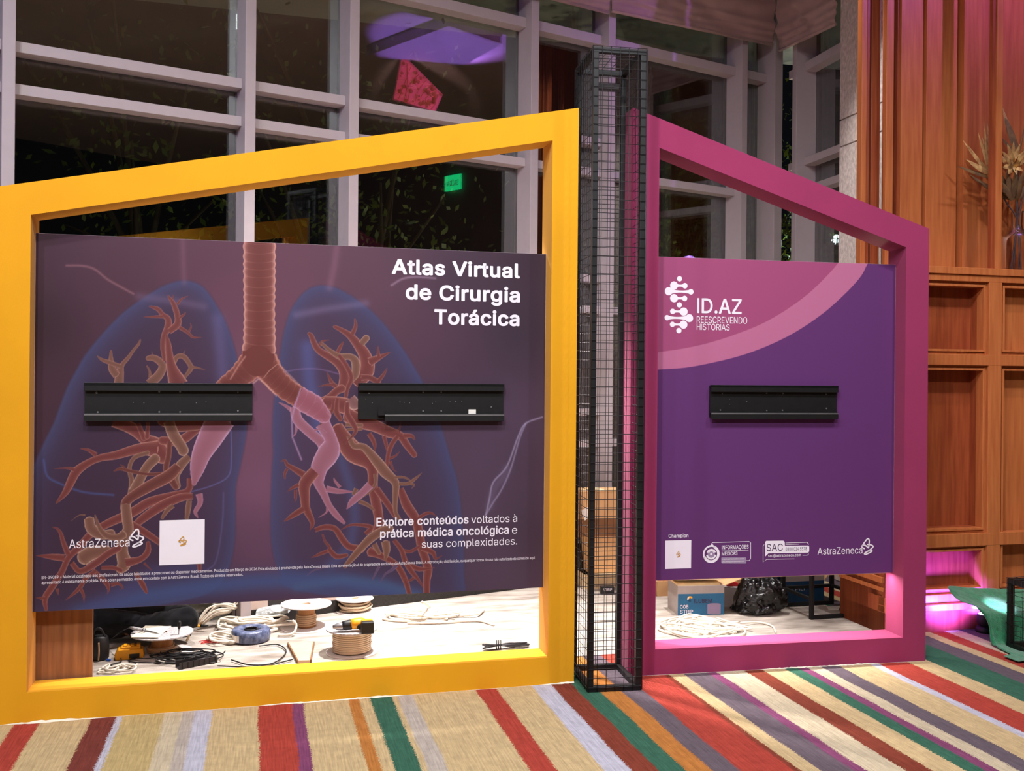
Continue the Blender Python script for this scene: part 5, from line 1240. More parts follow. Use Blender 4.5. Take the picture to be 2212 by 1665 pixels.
TUBES = [
    (ZA, BR, RIM, [[(870, 1190, 48), (880, 1080, 40), (900, 1010, 24), (960, 940, 19), (1010, 870, 15), (1060, 810, 14), (1075, 770, 8)],
                   [(850, 1110, 38), (805, 1040, 38), (795, 950, 22), (795, 880, 12)], [(890, 1025, 22), (780, 985, 22), (710, 960, 16), (665, 925, 6)],
                   [(1170, 1130, 18), (1165, 1070, 12), (1140, 1020, 8)],
                   [(1380, 1000, 32), (1430, 930, 24), (1490, 930, 26), (1540, 990, 24), (1560, 1040, 24), (1520, 1100, 18), (1490, 1140, 14)],
                   [(1570, 1030, 16), (1640, 1040, 8), (1700, 1060, 3)], [(1480, 910, 8), (1505, 870, 3)],
                   [(1160, 1190, 45), (1250, 1110, 45), (1290, 1020, 38), (1240, 960, 34), (1190, 940, 30), (1150, 945, 24)], [(1190, 910, 6), (1185, 880, 3)]]),
    (ZA, RD, RIM, [[(1310, 970, 20), (1290, 850, 24), (1300, 740, 28), (1340, 650, 36), (1340, 570, 30), (1290, 530, 24), (1250, 480, 22), (1200, 460, 16), (1165, 450, 8)],
                   [(1350, 690, 30), (1430, 620, 36), (1430, 540, 30), (1410, 470, 28), (1385, 410, 22), (1355, 370, 14), (1340, 345, 6)],
                   [(1370, 400, 12), (1395, 340, 4)], [(1430, 430, 14), (1470, 380, 10), (1530, 350, 4)], [(1450, 560, 14), (1490, 530, 12), (1510, 505, 4)],
                   [(1450, 650, 20), (1530, 700, 16), (1580, 745, 12), (1660, 745, 3)], [(1540, 690, 12), (1560, 650, 8), (1555, 610, 4)],
                   [(1290, 545, 18), (1200, 550, 12), (1110, 550, 4)],
                   [(1440, 1200, 95), (1380, 1050, 55), (1355, 930, 38), (1340, 800, 28), (1320, 710, 5)]]),
    (ZB, RD, RIM, [[(700, 110, 50), (850, 170, 50), (960, 260, 48), (1040, 320, 80), (1100, 390, 70)], [(900, 130, 20), (950, 250, 24)], [(985, 120, 14), (975, 240, 22)],
                   [(1400, 160, 34), (1250, 270, 40), (1100, 270, 34)], [(1640, 110, 40), (1250, 140, 60), (1100, 110, 40)],
                   [(1060, 340, 72), (900, 340, 45), (720, 390, 35), (600, 410, 30), (500, 450, 30), (400, 520, 38), (355, 600, 36), (310, 690, 28), (235, 780, 8)],
                   [(560, 390, 22), (500, 350, 14), (430, 335, 4)], [(380, 510, 20), (330, 495, 10), (220, 500, 3)]]),
    (ZB, BR, RIML, [[(840, 720, 26), (850, 600, 22), (830, 500, 18), (870, 410, 18), (980, 370, 18)], [(870, 690, 50), (920, 580, 40), (980, 480, 40), (1040, 420, 42)],
                    [(1150, 110, 45), (1190, 220, 48), (1250, 310, 45), (1270, 350, 46)], [(1320, 400, 30), (1250, 470, 40), (1200, 560, 40), (1220, 640, 30)]]),
    (ZB, DK, RIM, [[(1110, 540, 15), (980, 545, 14), (840, 520, 16), (760, 500, 14), (705, 520, 5)], [(790, 490, 10), (755, 465, 4)],
                   [(1160, 280, 22), (1150, 400, 24), (1130, 500, 26), (1170, 580, 32), (1210, 650, 26)],
                   [(1230, 480, 40), (1150, 560, 50), (1000, 640, 48), (850, 730, 40), (800, 790, 42), (810, 900, 45)]]),
    (ZB, RD, RIM, [[(1330, 580, 30), (1310, 680, 26), (1180, 720, 32), (1000, 770, 38), (850, 860, 40), (650, 950, 34), (520, 1030, 30), (430, 1130, 30), (330, 1230, 26), (280, 1340, 26), (190, 1480, 28), (140, 1560, 25), (150, 1650, 14)],
                   [(1350, 725, 26), (1250, 735, 35), (1100, 800, 40), (950, 900, 36), (880, 960, 28)],
                   [(330, 1200, 25), (290, 1100, 20), (270, 1030, 16), (240, 990, 10), (205, 980, 4)], [(300, 1230, 30), (200, 1220, 25), (70, 1210, 4)],
                   [(840, 950, 30), (940, 1010, 30), (1060, 1090, 26), (1080, 1110, 20)], [(140, 1560, 20), (70, 1555, 4)], [(240, 1480, 16), (250, 1530, 4)]]),
    (ZB, BR, RIML, [[(1320, 760, 22), (1310, 830, 24), (1300, 900, 18)], [(1190, 800, 20), (1140, 840, 20), (1100, 900, 14)],
                    [(800, 790, 40), (810, 900, 44), (820, 1000, 44), (780, 1080, 48), (770, 1180, 50), (790, 1270, 58), (760, 1320, 40)],
                    [(500, 905, 42), (520, 990, 46), (600, 1040, 40), (680, 1030, 36)], [(470, 880, 8), (420, 880, 5), (350, 930, 2)],
                    [(790, 1030, 36), (740, 1060, 30), (650, 1050, 26), (590, 990, 20), (550, 880, 6)],
                    [(440, 1240, 62), (520, 1190, 60), (640, 1170, 45)]]),
    (ZB, RD, RIM, [[(360, 1270, 22), (430, 1340, 24), (560, 1270, 30), (650, 1200, 30), (740, 1150, 30)], [(800, 1270, 40), (920, 1240, 26), (980, 1180, 26), (985, 1110, 18)],
                   [(600, 1310, 16), (700, 1310, 18), (760, 1330, 20)], [(530, 1330, 20), (640, 1430, 22), (660, 1490, 10), (650, 1520, 3)],
                   [(680, 1450, 18), (740, 1440, 12), (775, 1470, 8), (760, 1490, 3)], [(560, 1330, 18), (470, 1400, 18), (420, 1480, 18), (310, 1575, 3)],
                   [(430, 1480, 16), (455, 1530, 12), (460, 1590, 3)], [(880, 1350, 18), (940, 1450, 24), (970, 1510, 12)], [(950, 1270, 10), (1010, 1330, 4)],
                   [(1400, 1270, 22), (1405, 1330, 14)]]),
    (ZB, PK, PKR, [[(1400, 705, 30), (1410, 780, 22), (1370, 850, 18), (1390, 900, 6)], [(1580, 90, 120), (1490, 250, 102), (1420, 380, 80), (1385, 500, 60), (1360, 620, 20)]]),
    (ZC, RD, RIM, [[(960, 1100, 50), (1040, 1000, 56), (1030, 900, 46), (980, 820, 36), (920, 750, 26), (860, 710, 18), (810, 685, 13)], [(935, 740, 18), (960, 680, 14), (955, 630, 6)],
                   [(1060, 940, 34), (1120, 910, 22), (1205, 870, 5)], [(1125, 900, 16), (1120, 830, 5)], [(1000, 1050, 24), (1060, 1050, 20), (1120, 1085, 24)],
                   [(1120, 1080, 16), (1160, 1030, 12), (1185, 985, 4)], [(870, 1140, 40), (880, 1020, 38), (830, 940, 34), (750, 890, 28), (690, 850, 24), (660, 800, 22), (640, 750, 18), (625, 735, 13)],
                   [(700, 820, 14), (720, 790, 8), (770, 780, 3)], [(840, 1130, 18), (790, 1090, 16), (755, 1015, 4)], [(800, 1100, 14), (740, 1105, 8), (695, 1115, 3)]]),
    (ZC, BR, RIML, [[(1000, 810, 24), (1036, 768, 25)], [(710, 800, 12), (780, 860, 16), (850, 900, 24), (920, 900, 24), (960, 940, 32), (960, 1020, 30), (940, 1060, 20)]]),
    (ZC, RD, RIM, [[(830, 870, 14), (850, 830, 14), (870, 795, 5)], [(840, 890, 16), (890, 960, 18), (930, 1050, 18), (900, 1130, 16), (890, 1190, 14)],
                   [(700, 1240, 40), (770, 1200, 32), (820, 1150, 28), (860, 1130, 30)], [(730, 1230, 45), (820, 1240, 55), (900, 1260, 60), (1000, 1300, 60)]]),
    (ZD, RD, RIM, [[(540, 220, 50), (600, 330, 70), (680, 430, 85), (790, 490, 70), (830, 570, 45), (830, 700, 40), (850, 800, 42), (870, 900, 40), (880, 1000, 36), (850, 1080, 30)],
                   [(620, 130, 60), (720, 180, 58), (850, 220, 50), (960, 270, 45), (1050, 300, 34), (1100, 370, 30), (1160, 450, 24)], [(1080, 300, 22), (1140, 300, 16), (1165, 330, 6)],
                   [(800, 280, 20), (840, 350, 18), (850, 420, 5)], [(920, 300, 18), (940, 380, 14), (950, 440, 6)], [(1030, 300, 18), (980, 370, 20), (950, 470, 18), (945, 570, 14)],
                   [(1040, 280, 10), (1050, 200, 5)], [(965, 480, 12), (1010, 460, 9), (1045, 425, 3)], [(970, 500, 12), (990, 560, 8), (1020, 585, 3)],
                   [(860, 720, 28), (940, 830, 26), (1010, 930, 26)],
                   [(1050, 720, 26), (1100, 850, 40), (1170, 960, 38), (1200, 1080, 36), (1220, 1190, 36), (1250, 1280, 34), (1270, 1370, 36), (1260, 1450, 30), (1260, 1560, 26)],
                   [(1190, 960, 16), (1250, 920, 14), (1300, 915, 10), (1335, 940, 3)]]),
    (ZD, BR, RIML, [[(640, 300, 20), (680, 380, 24), (760, 390, 30), (860, 500, 42), (930, 590, 45), (1010, 670, 32), (1010, 780, 24), (1010, 900, 18), (1040, 960, 16)],
                    [(610, 210, 16), (740, 215, 16)], [(620, 250, 12), (740, 245, 12)],
                    [(1040, 680, 14), (1110, 680, 14), (1170, 640, 12), (1220, 595, 3)], [(1130, 680, 12), (1160, 690, 8), (1140, 720, 3)], [(1000, 630, 12), (1080, 630, 10), (1130, 655, 6)],
                    [(850, 600, 16), (850, 680, 14), (810, 740, 10), (730, 800, 6)], [(700, 720, 20), (680, 760, 16)], [(720, 820, 18), (790, 850, 16), (840, 890, 10)]]),
    (ZD, PK, PKR, [[(810, 690, 34), (740, 760, 30), (670, 820, 28), (625, 880, 6)], [(200, 110, 18), (150, 70, 14), (85, 35, 5)], [(225, 210, 16), (215, 280, 8), (190, 310, 3)],
                   [(210, 70, 40), (230, 170, 42), (330, 270, 42), (420, 350, 42), (460, 420, 60)],
                   [(430, 200, 62), (500, 340, 52), (480, 430, 88), (410, 540, 72), (400, 620, 52), (400, 680, 40), (440, 760, 32), (480, 850, 26), (540, 930, 26), (600, 990, 14)],
                   [(360, 260, 8), (410, 245, 8), (450, 270, 10)], [(470, 870, 12), (460, 910, 8), (400, 950, 3)],
                   [(460, 720, 26), (550, 740, 22), (660, 745, 8)], [(570, 710, 14), (530, 660, 10), (520, 635, 4)]]),
    (ZD, RD, RIM, [[(370, 580, 46), (290, 680, 50), (290, 790, 40), (300, 880, 34), (350, 990, 20), (330, 1050, 4)], [(280, 880, 26), (200, 930, 22), (125, 980, 5)],
                   [(280, 610, 30), (200, 560, 22), (150, 530, 16), (130, 495, 10), (95, 505, 3)], [(150, 560, 12), (130, 600, 12), (130, 640, 6)],
                   [(240, 690, 18), (190, 715, 12), (150, 745, 3)], [(215, 730, 14), (215, 790, 12), (215, 825, 3)],
                   [(370, 1050, 18), (450, 1025, 22), (530, 1040, 24), (580, 1110, 28), (640, 1180, 28), (740, 1200, 30)],
                   [(430, 1080, 8), (450, 1140, 10), (490, 1200, 14), (410, 1240, 14), (340, 1270, 3)], [(480, 1200, 20), (540, 1260, 22), (620, 1250, 16)],
                   [(800, 1220, 40), (860, 1240, 30), (950, 1280, 26), (1030, 1340, 26), (1090, 1450, 24), (1120, 1550, 20)],
                   [(1060, 1210, 14), (1130, 1220, 14), (1200, 1180, 12)], [(1220, 1190, 24), (1310, 1230, 20), (1330, 1280, 10), (1385, 1250, 3)],
                   [(1120, 1320, 20), (1200, 1360, 20), (1320, 1350, 4)], [(1170, 1410, 14), (1130, 1450, 10), (1060, 1430, 3)],
                   [(1000, 1130, 18), (1060, 1210, 20), (1090, 1300, 22), (1140, 1380, 22), (1190, 1440, 14), (1230, 1500, 6)],
                   [(770, 1080, 16), (820, 1030, 20), (740, 1010, 14), (650, 1010, 10), (575, 1050, 3)]]),
    (ZD, BR, RIML, [[(600, 1350, 14), (660, 1280, 24), (740, 1190, 30), (820, 1110, 36), (900, 1060, 34), (960, 1040, 36)], [(930, 1140, 34), (940, 1210, 30), (930, 1290, 8)],
                    [(840, 1160, 24), (880, 1230, 18)]]),
    (ZD, (88, 66, 92), (150, 130, 170), [[(1020, 1330, 16), (980, 1370, 12), (930, 1400, 8), (890, 1470, 3)], [(880, 1340, 12), (830, 1440, 6)], [(470, 1340, 8), (360, 1370, 6), (310, 1410, 3)]]),
    (ZC, (120, 80, 80), (206, 170, 160), [[(920, 1200, 40), (950, 1240, 44)]]),
    (ZC, RD, RIM, [[(900, 1230, 18), (900, 1310, 22), (940, 1380, 22), (960, 1440, 15), (890, 1520, 3)], [(830, 1200, 14), (820, 1290, 22), (850, 1350, 16)],
                   [(800, 1220, 10), (790, 1290, 14), (750, 1350, 10), (700, 1390, 4)]]),
]
for zf, base, rim, lst in TUBES:
    for p in lst:
        q = zf(p)
        if len(q) > 2:
            q = [tuple(v) for v in smooth_path(q, 3)]
        art.tube(q, base, rim)
# windpipe, its fork and the two main airways
TR = (104, 50, 47)
art.tube(ZC([(240, 930, 112), (130, 1040, 86), (20, 1130, 80)]), TR, (176, 116, 104), rings=15)
art.tube(ZC([(300, 940, 105), (380, 1060, 86), (470, 1140, 80), (560, 1195, 78)]), TR, (176, 116, 104), rings=15)
art.tube(ZC([(545, 1190, 80), (650, 1250, 84), (730, 1325, 56)]), (140, 78, 92), (184, 134, 158), rings=18)
art.tube(ZC([(268, 40, 117), (268, 300, 116), (268, 600, 112), (268, 800, 117), (262, 880, 124)]), TR, (190, 136, 126), rings=18, rimw=0.5, flat_end=True)
art.tube(ZC([(262, 868, 118), (256, 930, 112), (262, 985, 60)]), TR, TR, rimw=.1, flat_end=True)
art.glow(ZC([(165, 900), (120, 960), (60, 1060)]), (190, 136, 126), 3, .6)
art.glow(ZC([(385, 890), (405, 950), (470, 1020), (560, 1110)]), (190, 136, 126), 3, .6)
art.glow(ZC([(225, 1090), (262, 1058), (300, 1085), (390, 1180)]), (206, 156, 146), 3, .6)
art.glow(ZC([(300, 1050), (340, 1000), (395, 955)]), (196, 146, 132), 1.5, .6)
art.glow(ZC([(565, 1130), (530, 1230), (500, 1350), (505, 1480), (570, 1640)]), (168, 132, 170), 3, 0.7)
lung = art.mesh('lung_print', 0, yb)

lettering('title_lettering', 'Atlas Virtual', YF, PD - 0.0014, (846, 592), (1123, 598), 30, 'white_vinyl', yb, bold=0.025)
lettering('title_lettering', 'de Cirurgia', YF, PD - 0.0014, (876, 646), (1123, 651), 30, 'white_vinyl', yb, bold=0.025)
lettering('title_lettering', 'Torácica', YF, PD - 0.0014, (938, 699), (1122, 703), 30, 'white_vinyl', yb, bold=0.025)
lettering('caption_lettering', 'Explore conteúdos', YF, PD - 0.0014, (813, 1136), (1012, 1130), 17, 'white_vinyl', yb, bold=0.018)
lettering('caption_lettering', 'voltados à', YF, PD - 0.0014, (1018, 1130), (1117, 1127), 16, 'white_vinyl', yb)
lettering('caption_lettering', 'prática médica oncológica', YF, PD - 0.0014, (821, 1161), (1099, 1152), 17, 'white_vinyl', yb, bold=0.018)
lettering('caption_lettering', 'e', YF, PD - 0.0014, (1106, 1152), (1117, 1152), 16, 'white_vinyl', yb)
lettering('caption_lettering', 'suas complexidades.', YF, PD - 0.0014, (911, 1183), (1117, 1176), 16, 'white_vinyl', yb)
lettering('small_print', 'BR-39089 - Material destinado aos profissionais da saúde habilitados a prescrever ou dispensar medicamentos. Produzido em Março de 2026.Esta atividade é promovida pela AstraZeneca Brasil. Esta apresentação é de propriedade exclusiva da AstraZeneca Brasil. A reprodução, distribuição, ou qualquer forma de uso não autorizado do conteúdo aqui',
          YF, PD - 0.0014, (90, 1252), (1155, 1206), 6.5, 'white_vinyl', yb)
lettering('small_print', 'apresentado é estritamente proibida. Para obter permissão, entre em contato com a AstraZeneca Brasil. Todos os direitos reservados.',
          YF, PD - 0.0014, (90, 1261), (525, 1244), 6.5, 'white_vinyl', yb)


def loop_mark(frame, parent, px, m, d=PD - 0.0022, name='ribbon_emblem'):
    """the looping ribbon emblem beside the company name, px = (x0, y0, x1, y1) box"""
    x0, y0, x1, y1 = px
    u0, z1 = frame.at(x0, y0, d)
    u1, z0 = frame.at(x1, y1, d)
    g = lambda x, y: (u0 + (u1 - u0) * x, z0 + (z1 - z0) * y)
    mb = MB()
    w = (u1 - u0) * 0.105
    A = [(0.02, 0.50), (0.30, 0.80), (0.50, 0.97), (0.62, 0.95), (0.66, 0.82), (0.64, 0.60), (0.60, 0.42), (0.50, 0.47), (0.30, 0.58), (0.10, 0.58), (0.02, 0.50), (0.12, 0.42), (0.30, 0.36)]
    B = [(0.46, 0.62), (0.66, 0.62), (0.90, 0.56), (1.0, 0.48), (0.86, 0.36), (0.60, 0.22), (0.34, 0.12), (0.26, 0.04), (0.40, 0.02), (0.62, 0.08), (0.84, 0.16), (0.90, 0.22), (0.74, 0.26), (0.56, 0.22)]
    for P in (A, B):
        pts = smooth_path([(*g(*p), 0) for p in P], 6)
        stroke(mb, [(p.x, p.y) for p in pts], w, d)
    return mb.build(name, m, parent)


lettering('company_lettering', 'AstraZeneca', YF, PD - 0.0014, (149, 1185), (280, 1179), 19, 'white_vinyl', yb)
loop_mark(YF, yb, (279, 1143, 310, 1181), 'white_vinyl')
# white card (its code is left out), with the small gold emblem
u0, z1 = YF.at(345, 1124, PD)
u1, z0 = YF.at(441.5, 1217, PD)
MB().face([(u0, PD - 0.0014, z0), (u1, PD - 0.0014, z0), (u1, PD - 0.0014, z1), (u0, PD - 0.0014, z1)]).build('white_card', 'white_vinyl', yb)
loop_mark(YF, yb, (386, 1159, 403, 1178), 'gold_ink', PD - 0.0032)

# --- purple board
mbd = board(MF, MD, -0.6943, 0.6804, 0.455, 2.113)
art2 = Art(MF, -0.6933, 0.6794, 0.4555, 2.1125, PD - 0.0006, 700, 880)
art2.C[:] = (96, 50, 106)
# two sweeping arcs: outer edge and inner edge of the pale band (board pixels)
E1 = [(1400, 800), (1418, 798), (1480, 794), (1540, 783), (1600, 768), (1660, 746), (1720, 716), (1780, 675), (1830, 630), (1860, 596), (1874, 570), (1900, 530)]
E2 = [(1400, 763), (1418, 761), (1480, 752), (1540, 738), (1600, 718), (1650, 697), (1700, 668), (1745, 635), (1785, 597), (1812, 566), (1830, 540)]


def under(x, E):
    return np.interp(x, [p[0] for p in E], [p[1] for p in E])


def fine(E):
    return [(p.x, p.y) for p in smooth_path([(x, y, 0) for x, y in E], 6)]


fe1, fe2 = fine(E1), fine(E2)
a1 = np.clip((under(art2.X, fe1) - art2.Y) / 1.2 + 0.5, 0, 1)
a2 = np.clip((under(art2.X, fe2) - art2.Y) / 1.2 + 0.5, 0, 1)
full = (slice(None), slice(None))
art2.mix(full, (184, 106, 142), a1)
art2.mix(full, (158, 73, 114), a2)
art2.mesh('arc_print', 0, mbd)
D2 = PD - 0.0014
lettering('title_lettering', 'ID.AZ', MF, D2, (1506, 677), (1602, 676), 31, 'white_vinyl', mbd, bold=0.012)
lettering('title_lettering', 'REESCREVENDO', MF, D2, (1505, 697), (1614, 699), 14, 'white_vinyl', mbd)
lettering('title_lettering', 'HISTÓRIAS', MF, D2, (1505, 712), (1576, 714), 13.5, 'white_vinyl', mbd)
# double-helix emblem of dots and dumb-bells
mb = MB()


def dumb(mb, x0, r0, x1, r1, y):
    ua, za = MF.at(x0, y, D2)
    ub, zb_ = MF.at(x1, y, D2)
    k = MF.at(x0 + 10, y, D2)[0] - ua
    k /= 10
    disc(mb, ua, za, r0 * k, D2)
    if x1 == x0:
        return
    disc(mb, ub, za, r1 * k, D2 - 0.0002)
    n = 10
    top, bot = [], []
    for i in range(n + 1):
        t = i / n
        u = ua + (ub - ua) * t
        h = (r0 * (1 - t) ** 3 + r1 * t ** 3) * 0.95 + 1.0 * (1 - (1 - t) ** 3 - t ** 3)
        h = max(1.9, h * 0.86)
        top.append((u, D2 + 0.0002, za + h * k))
        bot.append((u, D2 + 0.0002, za - h * k))
    mb.sheet([top, bot])


for x0, r0, x1, r1, y in [(1468, 5.5, 1468, 0, 602), (1456, 8.5, 1479.5, 5.8, 616.5), (1444.5, 8.5, 1492.5, 5.8, 629), (1456, 8.5, 1479, 5.6, 644), (1467.5, 5.5, 1467.5, 0, 658.5),
                          (1477, 8.5, 1453, 5.5, 673), (1489, 8.3, 1441, 5.5, 687), (1476.5, 8.5, 1452.5, 5.5, 701), (1466.5, 5.6, 1466.5, 0, 714)]:
    dumb(mb, x0, r0, x1, r1, y)
mb.build('helix_emblem', 'white_vinyl', mbd)
lettering('caption_lettering', 'Champion', MF, D2, (1444, 1161), (1487, 1160), 7.5, 'white_vinyl', mbd, bold=0.012)
u0, z1 = MF.at(1437, 1167.5, PD)
u1, z0 = MF.at(1492.5, 1227, PD)
MB().face([(u0, D2, z0), (u1, D2, z0), (u1, D2, z1), (u0, D2, z1)]).build('white_card', 'white_vinyl', mbd)
loop_mark(MF, mbd, (1461, 1191, 1470, 1203), 'gold_ink', PD - 0.0032)


def outline(mb, pts, w, frame, d):
    q = [frame.at(x, y, d) for x, y in pts]
    stroke(mb, q, w, d)


def rrect(x0, y0, x1, y1, r, n=5):
    out = []
    for cx, cy, a in ((x1 - r, y0 + r, -90), (x1 - r, y1 - r, 0), (x0 + r, y1 - r, 90), (x0 + r, y0 + r, 180)):
        for k in range(n + 1):
            t = math.radians(a + 90 * k / n)
            out.append((cx + r * math.cos(t), cy + r * math.sin(t)))
    return out


def fill(mb, pts, frame, d):
    mb.face([(q[0], d, q[1]) for q in (frame.at(x, y, d) for x, y in pts)])


kpx = (MF.at(1600, 1200, D2)[0] - MF.at(1590, 1200, D2)[0]) / 10
# medical information emblem
mb = MB()
cu, cz = MF.at(1536.5, 1196.5, D2)
disc(mb, cu, cz, 18 * kpx, D2, 40, 12.5 * kpx, math.radians(200), math.radians(430))
disc(mb, cu, cz, 18 * kpx, D2, 40, 14.5 * kpx, math.radians(60), math.radians(210))
disc(mb, cu, cz, 10.5 * kpx, D2, 30, 7.5 * kpx, math.radians(20), math.radians(160))
disc(mb, cu, cz, 11 * kpx, D2, 30, 7.5 * kpx, math.radians(190), math.radians(350))
disc(mb, cu, cz + 1.5 * kpx, 6 * kpx, D2, 20, 4.4 * kpx, math.radians(10), math.radians(170))
disc(mb, cu, cz, 2.6 * kpx, D2, 16)
disc(mb, *MF.at(1538, 1178, D2), 2.8 * kpx, D2 - 0.0002, 16)
outline(mb, [(1537, 1177), (1537.5, 1173.5), (1540, 1171.5), (1618, 1169.5), (1621.5, 1172), (1621.5, 1206), (1619, 1210.5), (1612, 1211)], 1.1 * kpx, MF, D2)
outline(mb, [(1559, 1190), (1617, 1188)], 0.9 * kpx, MF, D2)
mb.build('medical_emblem', 'white_vinyl', mbd)
mb = MB()
fill(mb, rrect(1558, 1203.5, 1612, 1217, 2), MF, D2)
disc(mb, cu, cz, 8 * kpx, D2 + 0.0004, 24)
mb.build('grey_label', 'grey_ink', mbd)
lettering('caption_lettering', 'INFORMAÇÕES', MF, D2, (1559, 1186), (1617, 1184.5), 8, 'white_vinyl', mbd, bold=0.012)
lettering('caption_lettering', 'MÉDICAS', MF, D2, (1559, 1199.5), (1593, 1198.5), 7.5, 'white_vinyl', mbd, bold=0.012)
lettering('small_print', 'medicalinformation.az.br', MF, D2 - 0.0008, (1560.5, 1209), (1607, 1208), 3.2, 'white_vinyl', mbd)
lettering('small_print', 'info.med@astrazeneca.com', MF, D2 - 0.0008, (1560.5, 1214.5), (1607, 1213.5), 3.2, 'white_vinyl', mbd)
# customer service bubble
mb = MB()
fill(mb, [(1653, 1202)] + [(1653, 1170.5), (1655, 1168), (1692, 1167.5), (1695, 1170), (1695.5, 1178.5), (1745, 1178), (1748, 1180), (1748, 1190.5), (1746, 1193.5), (1660, 1195)], MF, D2)
mb.build('service_bubble', 'white_vinyl', mbd)
mb = MB()
outline(mb, [(1697, 1172.5), (1743, 1171), (1746, 1174), (1746, 1177)], 1.0 * kpx, MF, D2)
outline(mb, [(1697, 1176), (1726, 1175)], 0.9 * kpx, MF, D2)
outline(mb, [(1651, 1176), (1648.5, 1178), (1648.5, 1214), (1656, 1208), (1716, 1207)], 1.0 * kpx, MF, D2)
outline(mb, [(1734, 1199), (1744, 1199), (1747, 1196)], 1.0 * kpx, MF, D2)
mb.build('service_outline', 'white_vinyl', mbd)
lettering('service_lettering', 'SAC', MF, D2 - 0.0008, (1656, 1190), (1691, 1189), 15, 'dark_ink', mbd)
lettering('service_lettering', '0800 014 5578', MF, D2 - 0.0008, (1697, 1189.5), (1743, 1188.5), 7.5, 'dark_ink', mbd)
lettering('small_print', 'sac@astrazeneca.com', MF, D2, (1659, 1203), (1730, 1201), 6, 'white_vinyl', mbd, bold=0.01)
lettering('company_lettering', 'AstraZeneca', MF, D2, (1766, 1198), (1863, 1195), 15, 'white_vinyl', mbd)
loop_mark(MF, mbd, (1861, 1163, 1886, 1197), 'white_vinyl')


# LED strip stuck under the lower edge of the purple board, lighting the sill
def led_strip(frame, parent, u0, u1, z, watts):
    MB().box(u0 + .02, u1 - .02, PD + .008, PD + .022, z - .004, z).build('led_strip', 'white_plastic', parent)
    a = bpy.data.lights.new('led_strip_light', 'AREA')
    a.shape, a.size, a.size_y, a.energy, a.color = 'RECTANGLE', u1 - u0 - .06, .008, watts, NEUT
    o = bpy.data.objects.new('led_strip_light', a)
    sc.collection.objects.link(o)
    o.location = frame.P((u0 + u1) / 2, PD + .015, z - .006)
    o.rotation_euler = (0, 0, frame.rz)


led_strip(MF, MD, -0.6943, 0.6804, 0.455, 12)

# ---------------------------------------------------------------- empty screen mounts
def bracket(frame, p0, p1, label, lip_from=None, dots=(), parent=None):
    d = PD - 0.03
    u0, zt = frame.at(*p0, d)
    u1, zb_ = frame.at(*p1, d)
    t = thing('screen_mount', label, 'mount', frame, (u0, PD, zb_), 'empty screen mounts on the display boards')
    h = zt - zb_
    MB().box(u0, u1, PD - 0.012, PD - 0.001, zb_ + 0.01, zt - 0.004).build('back_plate', 'black_steel', t)
    m = MB()
    m.box(u0, u1, d, PD - 0.012, zt - 0.014, zt)
    m.box(u0, u1, d, d + 0.006, zt - 0.036, zt - 0.001)
    m.build('top_rail', 'black_steel', t, bevel=0.001)
    ul = u0 if lip_from is None else frame.at(lip_from, p1[1], d)[0]
    m = MB()
    m.box(ul, u1, d, PD - 0.012, zb_ + 0.026, zb_ + 0.034)
    m.box(ul, u1, d - 0.001, d + 0.005, zb_, zb_ + 0.03)
    m.build('bottom_rail', 'black_steel', t, bevel=0.001)
    MB().box(ul, u1, d - 0.0016, d, zb_ + 0.0255, zb_ + 0.0315).build('bright_edge', 'bare_steel', t)['label'] = 'thin bright steel edge'  # thin bright strip along the front of the lower rail
    for x, y, r in dots:
        cu_, cz_ = frame.at(x, y, PD - 0.012)
        m = MB()
        m.prism([(cu_ + r * math.cos(a * math.pi / 5), cz_ + r * math.sin(a * math.pi / 5)) for a in range(10)], PD - 0.0145, PD - 0.012)
        m.build('screw', 'bare_steel', t)
    return t


bracket(YF, (182, 826), (545, 908.5), 'empty black screen mount on the left half of the lung poster',
        dots=[(344, 846, .004), (389, 846, .004), (344, 889.5, .004), (389, 889.5, .004), (209, 848, .005), (211, 890, .004), (514, 847, .003), (514, 887, .004), (288, 869, .002), (311, 870, .002), (424, 870, .002), (445, 868, .002)])
b2 = bracket(YF, (775, 827), (1089, 909), 'black screen mount with a broken lower rail on the right half of the lung poster', lip_from=831,
             dots=[(914, 847, .004), (953, 847, .004), (914, 887.5, .004), (953, 887.5, .004), (797, 849, .003), (1061, 879, .004), (790, 862, .002), (804, 870, .002), (864, 868, .002), (873, 869, .002), (885, 870, .002), (934, 871, .002), (941, 866, .002), (972, 868, .002), (984, 867, .002), (997, 866, .002)])
u0, zt = YF.at(1012, 884, PD - 0.013)
u1, zb_ = YF.at(1028, 893.5, PD - 0.013)
MB().box(u0, u1, PD - 0.0135, PD - 0.012, zb_, zt).build('sticker', 'white_plastic', b2)
u0, zt = YF.at(817, 883, PD - 0.03)
u1, zb_ = YF.at(831, 897, PD - 0.03)
MB().box(u0, u1, PD - 0.032, PD - 0.012, zb_, zb_ + 0.006).box(u0, u1, PD - 0.03, PD - 0.026, zb_, zt).build('bent_tab', 'black_steel', b2)
bracket(MF, (1537, 831), (1811, 905), 'empty black screen mount on the plain purple board',
        dots=[(1656, 849, .004), (1691, 849.5, .004), (1656, 886.5, .004), (1690, 886, .004), (1556, 885.5, .004), (1784, 851, .003), (1785, 882, .004), (1560, 850, .003), (1576, 862, .002), (1613, 867, .002), (1576, 873, .002)])

# ---------------------------------------------------------------- wire mesh tower between the displays
c0 = floor_at(1270, 1496)
c1 = floor_at(1385, 1490.5)
TF = Fr(c0.x, c0.y, c1.x - c0.x, c1.y - c0.y)
TW, TD, TH = (c1 - c0).length, 0.36, 3.06
PW = 0.027


